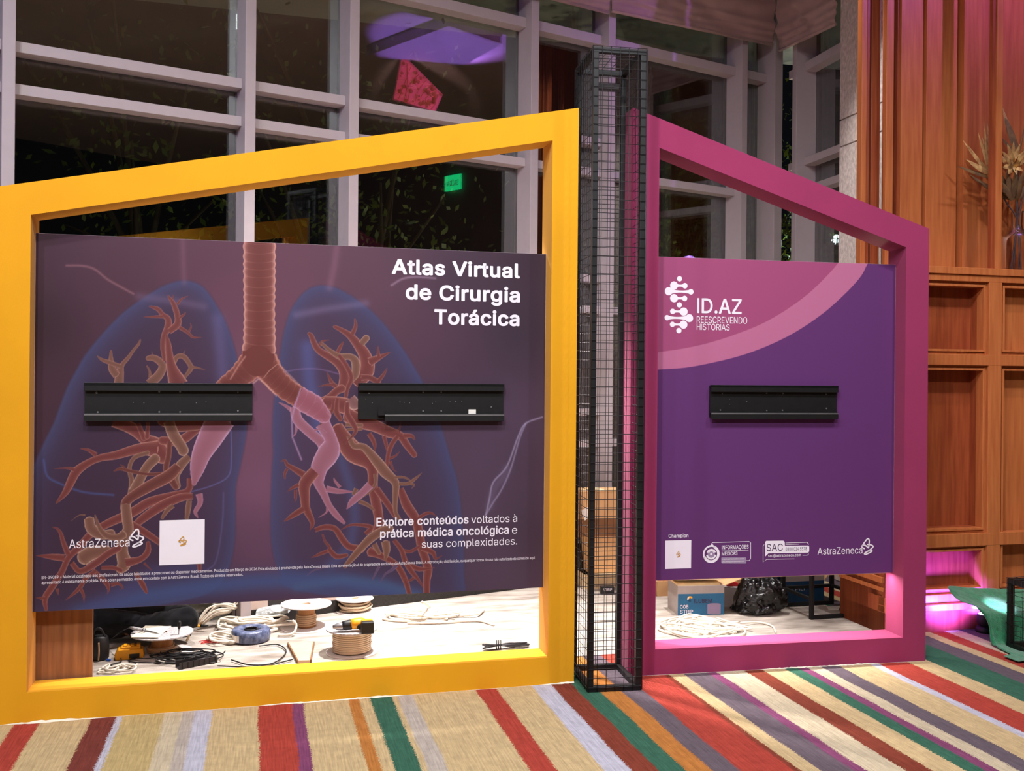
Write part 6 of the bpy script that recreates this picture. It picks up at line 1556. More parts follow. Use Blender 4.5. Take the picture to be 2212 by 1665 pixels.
def wire_box(name, label, cat, frame, w, dep, h, step, wr, off=(0, 0, 0), group=None):
    t = thing(name, label, cat, frame, off)
    for u in (0, w - PW):
        for d in (0, dep - PW):
            MB().box(u, u + PW, d, d + PW, PW, h - PW).build('post', 'black_steel', t, off=(0, 0, 0), bevel=0.002)
    for z in (0, h - PW):
        for d in (0, dep - PW):
            MB().box(0, w, d, d + PW, z, z + PW).build('rail', 'black_steel', t, off=(0, 0, 0), bevel=0.002)
        for u in (0, w - PW):
            MB().box(u, u + PW, PW, dep - PW, z, z + PW).build('rail', 'black_steel', t, off=(0, 0, 0), bevel=0.002)
    nz = int(h / step)

    def panel(a, b):
        m = MB()
        L = (Vector(b) - Vector(a)).length
        for k in range(nz + 1):
            z = step * 0.5 + k * step
            if z < h - 0.002:
                m.tube([(a[0], a[1], z), (b[0], b[1], z)], wr, 4)
        nv = max(2, int(round(L / step)))
        for k in range(nv + 1):
            p = Vector(a).lerp(Vector(b), k / nv)
            m.tube([(p.x, p.y, 0.004), (p.x, p.y, h)], wr, 4)
        m.build('wire_mesh', 'wire_steel', t, off=(0, 0, 0), smooth=True)
    e = 0.004
    panel((0, -e), (w, -e))
    panel((0, dep + e), (w, dep + e))
    panel((-e, 0), (-e, dep))
    panel((w + e, 0), (w + e, dep))
    m = MB()
    for k in range(int(w / step) + 1):
        m.tube([(k * step, -e, h + e), (k * step, dep + e, h + e)], wr, 4)
    for k in range(int(dep / step) + 1):
        m.tube([(-e, k * step, h + e), (w + e, k * step, h + e)], wr, 4)
    m.build('wire_mesh', 'wire_steel', t, off=(0, 0, 0), smooth=True)
    return t


tower = wire_box('wire_mesh_tower', 'tall narrow black wire mesh tower standing between the yellow and magenta frames', 'tower', TF, TW, TD, TH, 0.0445, 0.0016)
MB().box(0.03, 0.16, 0.12, 0.16, 2.90, 2.925).build('cross_plate', 'wire_steel', tower, off=(0, 0, 0))


# ---------------------------------------------------------------- things lying on the carpet
def G(px, py, z=0.0):
    return floor_at(px, py, z)


def kk(p):
    return p.y / F


def reel(px, py, Rf, H, rc, rw, wz, top, label, messy=False, rope='rope_cream'):
    c = G(px, py)
    t = thing('cable_reel', label, 'reel', None, (c.x, c.y, 0), 'cable reels on the pale carpet')
    th = 0.006
    mk = lambda: MB()
    o0 = (0, 0, 0)
    MB().lathe([(0.02, 0), (Rf, 0), (Rf, th), (0.02, th)], n=48).build('bottom_flange', 'flange_white', t, off=o0, bevel=0.001)
    m = MB()
    m.lathe([(0.026, H - th), (Rf, H - th), (Rf, H), (0.026, H), (0.026, H - th)], n=48, cap=False)
    m.build('top_flange', top, t, off=o0)
    MB().lathe([(rc, th), (rc, H - th)], n=32).build('core', 'cardboard_core', t, off=o0, smooth=False)
    # wound rope light, turn on turn
    rr = 0.0058
    m = MB()
    r = random.Random(int(px))
    pts = []
    turns = int((wz[1] - wz[0]) / (2 * rr))
    layers = max(1, int((rw - rc) / (2 * rr)))
    for L in range(layers):
        rad = rc + rr + L * 2 * rr
        if L < layers - 2:
            continue
        for k in range(turns * 20 + 1):
            a = 2 * math.pi * k / 20 + L
            f = k / (turns * 20)
            if L % 2:
                f = 1 - f
            z = wz[0] + rr + f * (wz[1] - wz[0] - 2 * rr)
            jr = (0.012 * math.sin(a * 0.37 + px) + 0.008 * math.sin(a * 1.13)) if messy else 0.0012 * math.sin(a * 0.31)
            jz = 0.010 * math.sin(a * 0.9 + L) if messy else 0
            z = min(max(z + jz, th + rr), H - th - rr)
            pts.append(((rad + jr) * math.cos(a), (rad + jr) * math.sin(a), z))
    m.tube(pts, rr, 5)
    m.build('wound_rope_light', rope, t, off=o0, smooth=True)
    return t, c


reel(350, 1410, 0.158, 0.112, 0.055, 0.079, (0.008, 0.045), 'flange_print', 'nearly empty reel topped by a cream sheet, in front of the seated person', rope='rope_tan')
reel(661, 1355, 0.148, 0.142, 0.050, 0.062, (0.008, 0.085), 'flange_white', 'half empty reel with plain white top beside the dark panel', rope='rope_tan')
reel(766, 1320, 0.117, 0.085, 0.06, 0.10, (0.012, 0.076), 'flange_white', 'small messy reel, farthest of the four reels', messy=True, rope='rope_cream')
R4, c4 = reel(760, 1408, 0.139, 0.132, 0.07, 0.106, (0.008, 0.124), 'flange_print', 'full reel of cream rope light with a drill on it')


def quad_sheet(name, label, cat, pix, z, th, m, edge=None, group=None):
    P = [G(x, y, z) for x, y in pix]
    c = sum(P, Vector()) / 4
    o = MB().slab([(p.x, p.y) for p in P], z, z + th).build(name, m, off=(c.x, c.y, z))
    return tag(o, label, cat, group)


quad_sheet('paper_sheet', 'cream paper sheet lying on the reel before the seated person', 'paper', [(318, 1348), (375, 1348), (344, 1375), (290, 1373)], 0.1145, 0.002, 'paper_cream')
quad_sheet('card_sheet', 'cream card strip lying at the left front rim of the reel', 'card', [(283, 1376.5), (296, 1366), (344, 1374), (342, 1377)], 0.1195, 0.002, 'paper_cream')
# soldering iron
a, b = G(281, 1355, 0.14), G(345, 1369, 0.126)
sol = thing('soldering_iron', 'grey soldering iron with a black lead lying across the cream sheet', 'soldering iron', None, tuple(a))
mp_ = a.lerp(b, 0.45)
MB().tube([a, a.lerp(b, .1), a.lerp(b, .4), mp_], [0.006, 0.009, 0.010, 0.008], 10).build('handle', 'flange_print', sol, smooth=True)
MB().tube([mp_, a.lerp(b, .5)], 0.012, 10).build('collar', 'bare_steel', sol, smooth=True)
MB().tube([a.lerp(b, .5), a.lerp(b, .88), b], [0.005, 0.005, 0.001], 8).build('tip', 'bare_steel', sol, smooth=True)
lead = [a, G(258, 1366, 0.12), G(240, 1380, 0.06), G(218, 1388, 0.03), G(205, 1391, 0.01)]
MB().tube(smooth_path(lead, 6), 0.003, 6).build('lead', 'cable_black', sol, smooth=True)
# screwdriver stuck upright through the printed flange
a = G(386, 1370, 0.113)
s = thing('screwdriver', 'small black screwdriver standing upright on the printed reel top', 'screwdriver', None, tuple(a))
MB().tube([a, a + Vector((0.001, 0, 0.03))], 0.003, 8).build('shaft', 'bare_steel', s, smooth=True)
MB().tube([a + Vector((.001, 0, .028)), a + Vector((.002, 0, .036)), a + Vector((.003, 0, .062)), a + Vector((.003, 0, .072))], [0.005, 0.008, 0.010, 0.005], 10).build('handle', 'tool_black', s, smooth=True)

# brown board standing behind the yellow frame
bu0, _ = YF.at(74, 1400, 0.19)
bu1, _ = YF.at(200, 1400, 0.19)
o = MB().box(bu0, bu1, 0.185, 0.205, 0.0, 0.49).build('wood_board', 'wood_board', frame=YF, off=(bu0, 0.19, 0), bevel=0.001)
tag(o, 'plain brown wooden board upright at the lower left inside the yellow frame', 'board')

# yellow tool battery case
p = G(280, 1421)
f_ = Fr(p.x, p.y, 0.95, 0.31)
t = thing('tool_case', 'small yellow plastic tool case on the carpet near the brown board', 'tool case', f_, (0, 0, 0))
MB().prism([(-.068, 0), (.066, 0), (.072, .02), (.066, .052), (-.055, .056), (-.072, .03)], -.035, .035).build('body', 'tool_yellow', t, bevel=0.006)
MB().prism([(-.05, .05), (.055, .048), (.05, .066), (-.04, .066)], -.026, .026).build('lid', 'tool_yellow', t, bevel=0.005)
for u in (-.03, 0.005, .035):
    MB().box(u, u + .018, -.02, .02, .062, .073).build('rib', 'tool_yellow', t, bevel=0.003)
MB().box(.0, .05, -.037, -.03, .008, .03).build('slot', 'tool_black', t)
# black tool pouch
p = G(216, 1424)
t = thing('tool_pouch', 'black tool pouch with a hanging strap beside the brown board', 'pouch', None, (p.x, p.y, 0))
MB().lathe([(.036, 0), (.044, .01), (.045, .07), (.04, .115), (.03, .125)], n=20).build('body', 'tool_black', t, off=(0, 0, 0), smooth=True)
MB().tube(smooth_path([(-.03, -.01, .115), (-.02, -.02, .155), (.01, -.02, .165), (.03, -.01, .12)], 6), .006, 8).build('carry_loop', 'tool_black', t, off=(0, 0, 0), smooth=True)
MB().tube(smooth_path([(.012, -.047, .10), (.016, -.052, .05), (.012, -.05, .01)], 6), .004, 6).build('strap', 'rope_tan', t, off=(0, 0, 0), smooth=True)
# small things
p = G(234, 1428)
tag(MB().box(-.012, .012, -.006, .006, 0, .012).build('cable_clip', 'blue_plastic', off=(0, 0, 0), bevel=0.002), 'tiny blue plastic clip on the carpet left of the yellow tool case', 'clip').location = (p.x, p.y, 0)


def rope_pile(name, label, cat, pix, n, rr, m, seed, spread=1.0, zmax=0.05, group=None, tails=(), flat=0.55):
    """one long cable lying in loose loops; pix = (x0, y0, x1, y1) floor area in the photograph"""
    r = random.Random(seed)
    x0, y0, x1, y1 = pix
    c = G((x0 + x1) / 2, (y0 + y1) / 2)
    hw = abs(G(x1, (y0 + y1) / 2).x - G(x0, (y0 + y1) / 2).x) / 2
    hd = abs(G((x0 + x1) / 2, y0).y - G((x0 + x1) / 2, y1).y) / 2
    pts = []
    for k in range(n):
        s_ = 0.45 + 0.5 * r.random()
        ox, oy = (1 - s_) * (2 * r.random() - 1), (1 - s_) * (2 * r.random() - 1)
        ph, tw = r.random() * 6.28, (r.random() - .5) * 2.6
        for j in range(9):
            a_ = ph + 2 * math.pi * j / 9
            ex, ey = s_ * math.cos(a_), s_ * math.sin(a_) * (0.25 + 0.75 * r.random())
            X = ox + ex * math.cos(tw) - ey * math.sin(tw) * 0.5
            Y = oy + ex * math.sin(tw) * 0.5 + ey * math.cos(tw)
            zz = rr + (zmax - rr) * (k / n) * (0.6 + 0.4 * r.random())
            pts.append((X * hw * spread, Y * hd * spread, zz))
    path = smooth_path(pts, 4)
    mb = MB()
    mb.tube(path, rr, 6)
    o = mb.build(name, m, off=(0, 0, 0), smooth=True)
    o.location = (c.x, c.y, 0)
    tag(o, label, cat, group)
    for tl in tails:
        q = [G(x, y, z) - c for x, y, z in tl]
        MB().tube(smooth_path(q, 6), rr, 6).build('loose_end', m, o, off=(0, 0, 0), smooth=True)
    return o


rope_pile('rope_light', 'white rope light looped on the carpet right of the reels', 'rope light', (815, 1324, 1000, 1348), 12, .0072, 'rope_white', 3, zmax=.05,
          tails=[[(990, 1330, .01), (1030, 1326, .02), (1045, 1318, .01)], [(880, 1346, .01), (960, 1344, .01), (1030, 1340, .01), (1068, 1350, .006)], [(912, 1300, .14), (922, 1306, .08), (928, 1312, .03), (915, 1318, .01)]])
rope_pile('rope_light', 'white rope light heaped behind the blue wrapped coil', 'rope light', (460, 1340, 640, 1372), 13, .0068, 'rope_white', 5, zmax=.075,
          tails=[[(470, 1352, .03), (478, 1338, .05), (520, 1340, .04), (610, 1342, .03)], [(600, 1372, .01), (632, 1368, .02), (640, 1350, .06), (632, 1340, .09)]])
rope_pile('rope_light', 'white rope light in front of the seated person, left of the blue coil', 'rope light', (440, 1368, 545, 1402), 7, .0055, 'rope_white', 6, zmax=.04)
rope_pile('rope_light', 'white cable coil at the lower left, next to the brown board', 'rope light', (206, 1436, 300, 1462), 6, .0042, 'rope_white', 7, zmax=.03)
rope_pile('rope_light', 'tangled white cable heap in front of the blue carton', 'rope light', (1420, 1336, 1616, 1388), 13, .0058, 'rope_white', 18, zmax=.05,
          tails=[[(1600, 1345, .02), (1640, 1344, .01), (1668, 1352, .006), (1676, 1366, .006)], [(1520, 1352, .03), (1524, 1372, .02), (1520, 1395, .006)]])
rope_pile('black_cable', 'tangle of thin black cables along the yellow sill', 'cable', (270, 1404, 520, 1444), 13, .0034, 'cable_black', 9, zmax=.04,
          tails=[[(500, 1425, .01), (540, 1436, .01), (590, 1432, .01), (618, 1408, .01), (600, 1392, .01), (560, 1395, .01)], [(470, 1438, .01), (560, 1440, .01), (632, 1424, .01)],
                 [(255, 1412, .02), (262, 1428, .006), (240, 1436, .006), (262, 1446, .006), (300, 1430, .01)]])
rope_pile('black_cable', 'loose black cable at the right end of the magenta sill', 'cable', (1858, 1326, 1918, 1356), 3, .004, 'cable_black', 12, zmax=.02)
rope_pile('red_wire', 'thin red wires under the white rope light by the blue coil', 'wire', (425, 1376, 500, 1394), 5, .002, 'red_plastic', 13, zmax=.012)

# long bundle of white strands by the dark panel
p0, p1 = G(432, 1352, .02), G(505, 1318, .08)
m = MB()
r = random.Random(4)
for k in range(14):
    o_ = Vector(((r.random() - .5) * .05, (r.random() - .5) * .08, r.random() * .07))
    e = Vector(((r.random() - .5) * .05, (r.random() - .5) * .03, r.random() * .05))
    m.tube(smooth_path([p0 + o_ * .5, p0.lerp(p1, .35) + o_ + Vector((0, 0, .02)), p0.lerp(p1, .75) + o_, p1 + e], 5), .0052, 6)
tag(m.build('strip_bundle', 'rope_white', smooth=True), 'fanned bundle of white strips beside the right knee of the seated person', 'bundle', kind=None)
# plastic wrapped bundle
p = G(590, 1344, 0)
t = thing('wrapped_bundle', 'clear plastic wrapped bundle leaning on the middle reel', 'bundle', None, (p.x, p.y, 0))
m = MB()
rows = []
r = random.Random(8)
for k in range(7):
    f = k / 6
    rad = .034 * (1 - .5 * abs(f - .5))
    rows.append([(-.10 + .19 * f + .006 * r.random(), rad * 1.5 * math.cos(j * .7854) + .008 * r.random(), .05 + .03 * f + rad * math.sin(j * .7854) + .006 * r.random()) for j in range(8)])
m.sheet(rows, True)
m.build('plastic_sleeve', 'plastic_wrap', t, off=(0, 0, 0))
for k in range(4):
    MB().tube([(-.13, -.03 + .02 * k, .035), (-.02, -.03 + .018 * k, .055), (.07, -.02 + .015 * k, .07)], .005, 6).build('strand', 'rope_white', t, off=(0, 0, 0), smooth=True)
# blue wrapped cable coil
p = G(542, 1383)
t = thing('cable_coil', 'blue plastic wrapped ring of cable with a white label', 'cable coil', None, (p.x, p.y, 0))
n = 40
rows = []
r = random.Random(2)
for k in range(n):
    a_ = 2 * math.pi * k / n
    row = []
    for j in range(12):
        b_ = 2 * math.pi * j / 12
        rr = .029 * (1 + .06 * r.random())
        R_ = .078 + rr * math.copysign(abs(math.cos(b_)) ** .6, math.cos(b_))
        row.append((R_ * math.cos(a_), R_ * math.sin(a_), .036 + .036 * math.copysign(abs(math.sin(b_)) ** .6, math.sin(b_)) * (1 + .03 * r.random())))
    rows.append(row)
rows.append(rows[0])
m = MB()
m.sheet(rows, True)
bmesh.ops.remove_doubles(m.bm, verts=m.bm.verts, dist=1e-5)
m.build('wrapping', 'wrap_blue', t, off=(0, 0, 0), smooth=True)


def curved_label(r_, a0, a1, z0, z1, n=10):
    m = MB()
    m.sheet([[(r_ * math.cos(a0 + (a1 - a0) * k / n), r_ * math.sin(a0 + (a1 - a0) * k / n), z) for k in range(n + 1)] for z in (z0, z1)])
    return m


curved_label(.1115, math.radians(205), math.radians(250), .014, .05).build('paper_label', 'white_plastic', t, off=(0, 0, 0))
curved_label(.1118, math.radians(212), math.radians(222), .034, .044).build('printed_block', 'tool_black', t, off=(0, 0, 0))
m = MB()
for k in range(5):
    m.lathe([(.05 - .004 * k, .03 + .008 * k), (.054 - .004 * k, .034 + .008 * k), (.05 - .004 * k, .038 + .008 * k), (.046 - .004 * k, .034 + .008 * k), (.05 - .004 * k, .03 + .008 * k)], n=24, cap=False)
m.build('inner_cable', 'cable_black', t, off=(0, 0, 0), smooth=True)

# dark panel against the glazing
a, b = G(508, 1341), G(640, 1339)
f_ = Fr(a.x, a.y, b.x - a.x, b.y - a.y)
W_ = (b - a).length
tag(MB().box(0, W_, 0, .03, 0, .17).build('dark_panel', 'box_dark', frame=f_, off=(0, 0, 0), bevel=.002), 'dark grey panel standing behind the middle reel', 'panel')

# pale triangular board
P = [G(622, 1394), G(678, 1392), G(671, 1432), G(643, 1433)]
t = thing('triangular_board', 'pale tapered board lying on the carpet between coil and drill reel', 'board', None, (P[0].x, P[0].y, 0))
MB().slab([(q.x, q.y) for q in P], 0.0005, .016).build('face', 'tan_board', t, off=(P[0].x, P[0].y, 0))
m = MB()
for q0, q1 in ((P[0], P[3]), (P[1], P[2])):
    dv = (q1 - q0)
    nv = Vector((-dv.y, dv.x, 0)).normalized() * .004
    m.slab([((q0 - nv).x, (q0 - nv).y), ((q1 - nv).x, (q1 - nv).y), ((q1 + nv).x, (q1 + nv).y), ((q0 + nv).x, (q0 + nv).y)], 0.0, .0175)
m.build('dark_edge', 'tan_edge', t, off=(P[0].x, P[0].y, 0))['label'] = 'dark raw edges'

# cable tray
a, b = G(388, 1447), G(470, 1431)
f_ = Fr(a.x, a.y, b.x - a.x, b.y - a.y)
L_ = (b - a).length
t = thing('cable_tray', 'grey plastic trough full of cable ends behind the yellow sill', 'trough', f_, (0, 0, 0))
MB().box(0, L_, 0, .004, 0, .034).build('front_side', 'wire_steel', t)
MB().box(0, L_, .05, .054, 0, .034).build('back_side', 'wire_steel', t)
MB().box(0, L_, .004, .05, 0, .003).build('bottom', 'wire_steel', t)
for k in range(7):
    u = L_ * (k + .5) / 7
    MB().box(u, u + .003, -.002, 0, 0, .034).build('rib', 'black_steel', t)

# drill on the full reel
zt_ = 0.134
pd = G(770, 1362, zt_)
f_ = Fr(pd.x, pd.y, 0.97, 0.24)
dr = thing('cordless_drill', 'yellow and black cordless drill lying on the full reel', 'drill', f_, (0, 0, zt_))
Q = lambda u, d, z: (u, d, zt_ + z)
MB().tube([Q(-.125, 0, .026), Q(-.105, 0, .027), Q(-.085, 0, .028), Q(-.07, 0, .029)], [.008, .017, .021, .022], 14).build('chuck', 'bare_steel', dr, smooth=True)
MB().tube([Q(-.075, 0, .03), Q(-.06, 0, .031), Q(-.03, 0, .034), Q(-.025, 0, .035)], [.022, .025, .027, .025], 14).build('clutch_ring', 'tool_black', dr, smooth=True)
MB().tube([Q(-.028, 0, .035), Q(-.01, 0, .037), Q(.03, 0, .039), Q(.046, 0, .04)], [.026, .03, .029, .022], 14).build('motor_housing', 'tool_yellow', dr, smooth=True)
MB().tube([Q(.01, -.012, .03), Q(.035, -.035, .022), Q(.05, -.05, .02)], [.019, .017, .019], 12).build('grip', 'tool_black', dr, smooth=True)
MB().tube([Q(.0, -.018, .028), Q(.012, -.03, .022)], [.007, .009], 8).build('trigger', 'tool_black', dr, smooth=True)
MB().box(.018, .085, -.085, -.045, zt_ + .0, zt_ + .062).build('battery', 'tool_black', dr, bevel=.006)
MB().box(.022, .081, -.05, -.02, zt_ + .052, zt_ + .066).build('battery_seat', 'tool_yellow', dr, bevel=.003)
# grey tie bundle at the right end of the sill
a, b = G(1046, 1400, .012), G(1142, 1393, .01)
m = MB()
r = random.Random(9)
for k in range(16):
    o_ = Vector(((r.random() - .5) * .02, (r.random() - .5) * .06, r.random() * .02))
    w_ = .3 + .08 * r.random()
    m.tube(smooth_path([a + o_ * 1.2, a.lerp(b, w_) + o_ * .35 + Vector((0, 0, .008)), a.lerp(b, .6) + o_, b + o_ * (.3 + r.random())], 5), .0026, 5)
t = tag(m.build('cable_tie_bundle', 'wire_steel', off=tuple(a), smooth=True), 'bundle of grey cable ties at the right end of the yellow sill', 'cable ties')
m = MB()
q = a.lerp(b, .32)
dv = (b - a).normalized()
for k in range(3):
    c = q + dv * (.012 * k - .012)
    m.tube([c + Vector((0, .03 * math.cos(x * .6283), .014 + .022 * math.sin(x * .6283))) for x in range(11)], .003, 5)
m.build('binding', 'tool_black', t, off=tuple(a), smooth=True)
# yellow handled pliers by the person's foot
p = G(424, 1352, .03)
t = thing('pliers', 'yellow handled pliers beside the right knee of the seated person', 'pliers', None, tuple(p))
for s_ in (-1, 1):
    MB().tube(smooth_path([p + Vector((.03, 0, 0)), p + Vector((-.01, s_ * .014, .004)), p + Vector((-.06, s_ * .012, -.004))], 5), .007, 8).build('handle', 'tool_yellow', t, smooth=True)
MB().tube([p + Vector((.02, 0, 0)), p + Vector((.045, 0, .002)), p + Vector((.07, 0, .004))], [.010, .009, .003], 8).build('jaw', 'tool_black', t, smooth=True)


# ---------------------------------------------------------------- cartons
def carton(name, label, frame, w, dep, h, m, off=(0, 0, 0), flaps=(), band=None, closed=False, cat='box', group=None):
    """open or closed carton in its own frame; flaps = list of (side, angle, length, material)"""
    t = thing(name, label, cat, frame, off, group)
    th = .004
    z0 = off[2]
    u0, d0 = off[0], off[1]
    bx = lambda a, b, c, d, e, f: MB().box(u0 + a, u0 + b, d0 + c, d0 + d, z0 + e, z0 + f)
    b = bx(0, w, 0, th, 0, h)
    b.box(u0, u0 + w, d0 + dep - th, d0 + dep, z0, z0 + h)
    b.box(u0, u0 + th, d0 + th, d0 + dep - th, z0, z0 + h)
    b.box(u0 + w - th, u0 + w, d0 + th, d0 + dep - th, z0, z0 + h)
    b.box(u0 + th, u0 + w - th, d0 + th, d0 + dep - th, z0, z0 + th)
    b.build('body', m, t)
    if closed:
        b = bx(-.001, w / 2 - .002, -.001, dep + .001, h, h + th)
        b.build('flap', m, t)
        bx(w / 2 + .002, w + .001, -.001, dep + .001, h, h + th).build('flap', m, t)
        bx(w / 2 - .025, w / 2 + .025, -.002, dep + .002, h + th, h + th + .001).build('packing_tape', 'cardboard_pale', t)
    for side, ang, ln, fm in flaps:
        ca, sa = math.cos(math.radians(ang)) * ln, math.sin(math.radians(ang)) * ln
        if side == 'L':
            e = [(0, 0, h), (0, dep, h), (-ca, dep, h + sa), (-ca, 0, h + sa)]
        elif side == 'R':
            e = [(w, 0, h), (w, dep, h), (w + ca, dep, h + sa), (w + ca, 0, h + sa)]
        elif side == 'F':
            e = [(0, 0, h), (w, 0, h), (w, -ca, h + sa), (0, -ca, h + sa)]
        else:
            e = [(0, dep, h), (w, dep, h), (w, dep + ca, h + sa), (0, dep + ca, h + sa)]
        mb = MB().face([(u0 + x, d0 + y, z0 + z) for x, y, z in e])
        o = mb.build('flap', fm, t)
        s_ = o.modifiers.new('thick', 'SOLIDIFY')
        s_.thickness = .004
    return t


# blue carton with lettering
a, b = G(1464, 1329.5), G(1565, 1328)
f_ = Fr(a.x, a.y, b.x - a.x, b.y - a.y + .01)
W_ = (b - a).length
kz = a.y / F
cb = carton('blue_carton', 'open blue and grey carton with white lettering inside the magenta frame', f_, W_, .22, .185, 'carton_grey',
            flaps=[('B', 171, .19, 'cardboard_pale'), ('R', 20, .12, 'cardboard'), ('L', 42, .09, 'cardboard')])
MB().box(0, W_, -.001, 0, 0, .135).build('front_print', 'carton_blue', cb)
MB().prism([(.006, .150), (W_ - .006, .150), (W_ - .006, .153), (.006, .153)], .006, .06).box(.006, W_ - .006, .06, .064, .150, .186).box(.006, W_ - .006, .064, .21, .186, .189).build('inner_flap', 'cardboard_pale', cb)
lettering('carton_lettering', 'ILUBEM', f_, -.0022, (1500, 1302), (1538, 1302), 8.5, 'dark_ink', cb, bold=.012)
lettering('carton_lettering', 'COB', f_, -.0022, (1469, 1314), (1487, 1314), 7.5, 'white_vinyl', cb, bold=.012)
lettering('carton_lettering', 'STRIP', f_, -.0022, (1469, 1324.5), (1497, 1324.5), 7.5, 'white_vinyl', cb, bold=.012)
m = MB()
cu, cz = f_.at(1490.5, 1293.5, -.002)
for k, (a0, a1) in enumerate(((20, 110), (110, 200), (200, 300))):
    mm = MB()
    disc(mm, cu, cz, .018, -.002 - .0002 * k, 12, .007, math.radians(a0), math.radians(a1))
    mm.build('round_emblem', ['tool_yellow', 'cardboard_pale', 'carton_navy'][k], cb)
cu0, cz0 = f_.at(1528, 1325, -.002)
cu1, cz1 = f_.at(1557, 1305, -.002)
m = MB()
m.face([(cu0, -.002, cz0), (cu1, -.002, cz0), (cu1, -.002, cz1), (cu0, -.002, cz1)])
n = 20
m.face([((cu0 + cu1) / 2 + (cu1 - cu0) / 2 * math.cos(2 * math.pi * k / n), -.0022, cz1 + .008 * math.sin(2 * math.pi * k / n)) for k in range(n)])
m.face([((cu0 + cu1) / 2 + (cu1 - cu0) / 2 * math.cos(2 * math.pi * k / n), -.0018, cz0 + .006 * math.sin(2 * math.pi * k / n)) for k in range(n)])
m.build('printed_coil', 'grey_ink', cb)

# black plastic bag
p = G(1628, 1322)
rows = []
r = random.Random(21)
nr, nc = 12, 26
for i in range(nr):
    f = i / (nr - 1)
    row = []
    for j in range(nc):
        a_ = 2 * math.pi * j / nc
        R_ = (.155 + .02 * math.sin(f * 3.0)) * (1 - .35 * f ** 2.2) * (1 + .10 * math.sin(3 * a_ + 5 * f) + .06 * math.sin(7 * a_ - 9 * f) + .05 * (r.random() - .5))
        if i == nr - 1:
            R_ *= .25
        sk = .07 * f
        row.append((R_ * math.cos(a_) + sk, R_ * .8 * math.sin(a_), .002 + .22 * f * (1 + .12 * math.sin(2 * a_ + 1) * f)))
    rows.append(row)
m = MB()
vs = m.sheet(rows, True)
m.bm.faces.new(vs[0])
m.bm.faces.new(vs[-1])
o = m.build('trash_bag', 'bag_black', off=(0, 0, 0), smooth=False)
o.location = (p.x, p.y, 0)
s_ = o.modifiers.new('subd', 'SUBSURF')
s_.levels = s_.render_levels = 3
dm = o.modifiers.new('creases', 'DISPLACE')
tx = bpy.data.textures.new('bag_crease', 'CLOUDS')
tx.noise_type = 'HARD_NOISE'
tx.noise_scale = .17
dm.texture, dm.strength, dm.mid_level = tx, .07, .35
dm.texture_coords = 'LOCAL'
tag(o, 'crumpled shiny black plastic bag beside the blue carton', 'bag')
p = G(1578, 1306)
tag(MB().prism([(-.035, 0), (.05, 0), (.055, .012), (.02, .03), (-.03, .026)], -.03, .03).build('red_packet', 'red_plastic', off=(0, 0, 0), bevel=.006), 'small red packet between blue carton and black bag', 'packet').location = (p.x, p.y, .128)
tag(MB().box(-.055, .06, -.06, .06, 0, .127).build('packing_box', 'carton_grey', off=(0, 0, 0), bevel=.002), 'low grey box under the red packet', 'box').location = (p.x, p.y, 0)

# black square tube stool frame
a, b = G(1751.5, 1339), G(1868.5, 1331.5)
f_ = Fr(a.x, a.y, b.x - a.x, b.y - a.y)
W_ = (b - a).length
D_ = .36
st = thing('steel_stool', 'black square tube stool frame standing behind the magenta frame', 'stool', f_, (0, 0, 0))
q = .024
for u in (0, W_ - q):
    for d in (0, D_ - q):
        MB().box(u, u + q, d, d + q, 0, .62).build('leg', 'black_matte', st, bevel=.002)
for d in (0, D_ - q):
    MB().box(q, W_ - q, d, d + q, 0.001, q).build('foot_rail', 'black_matte', st, bevel=.002)
for u in (0, W_ - q):
    MB().box(u + .002, u + q - .002, q, D_ - q, .115, .135).build('side_rail', 'black_matte', st, bevel=.002)
MB().box(q, W_ - q, D_ - q + .002, D_ - .002, .115, .135).build('back_rail', 'black_matte', st, bevel=.002)
MB().box(-.01, W_ + .01, -.01, D_ + .01, .62, .65).build('seat', 'black_matte', st, bevel=.004)
# blue box behind the stool and brown cartons beside it
a, b = G(1690, 1304), G(1776, 1302)
f_ = Fr(a.x, a.y, b.x - a.x, b.y - a.y + .03)
W_ = (b - a).length
bb = carton('blue_box', 'navy blue carton with a grey upper band behind the black stool', f_, W_ + .03, .2, .144, 'carton_navy', flaps=[('F', 88, .09, 'carton_grey'), ('R', 50, .1, 'cardboard')])
lettering('carton_lettering', 'PI PILI', f_, -.0022, (1703, 1276), (1738, 1275), 6, 'white_vinyl', bb)
a = G(1826, 1310)
f_ = Fr(a.x, a.y, .93, -.36)
carton('brown_carton', 'brown cardboard box on the floor behind the black stool', f_, .24, .2, .15, 'cardboard', closed=True, group=None)
MB()
o = carton('brown_carton', 'crumpled pale carton on top of the brown box behind the stool', f_, .20, .17, .09, 'cardboard_pale', off=(.02, .015, .156), closed=True)
a = G(1420, 1288)
f_ = Fr(a.x, a.y, .97, .2)
carton('brown_carton', 'open brown carton at the left end of the magenta opening', f_, .12, .2, .1, 'cardboard', flaps=[('R', 30, .12, 'cardboard'), ('L', 15, .08, 'cardboard_pale')])
a = G(1600, 1292)
f_ = Fr(a.x, a.y, .99, .1)
carton('brown_carton', 'brown carton with raised flaps behind the black plastic bag', f_, .22, .2, .16, 'cardboard', flaps=[('F', 60, .07, 'cardboard_pale'), ('R', 40, .09, 'cardboard')])
quad_sheet('paper_scrap', 'white paper scrap on the floor under the black stool', 'paper', [(1785, 1310), (1815, 1308), (1812, 1317), (1790, 1317)], 0.0006, 0.001, 'white_plastic')

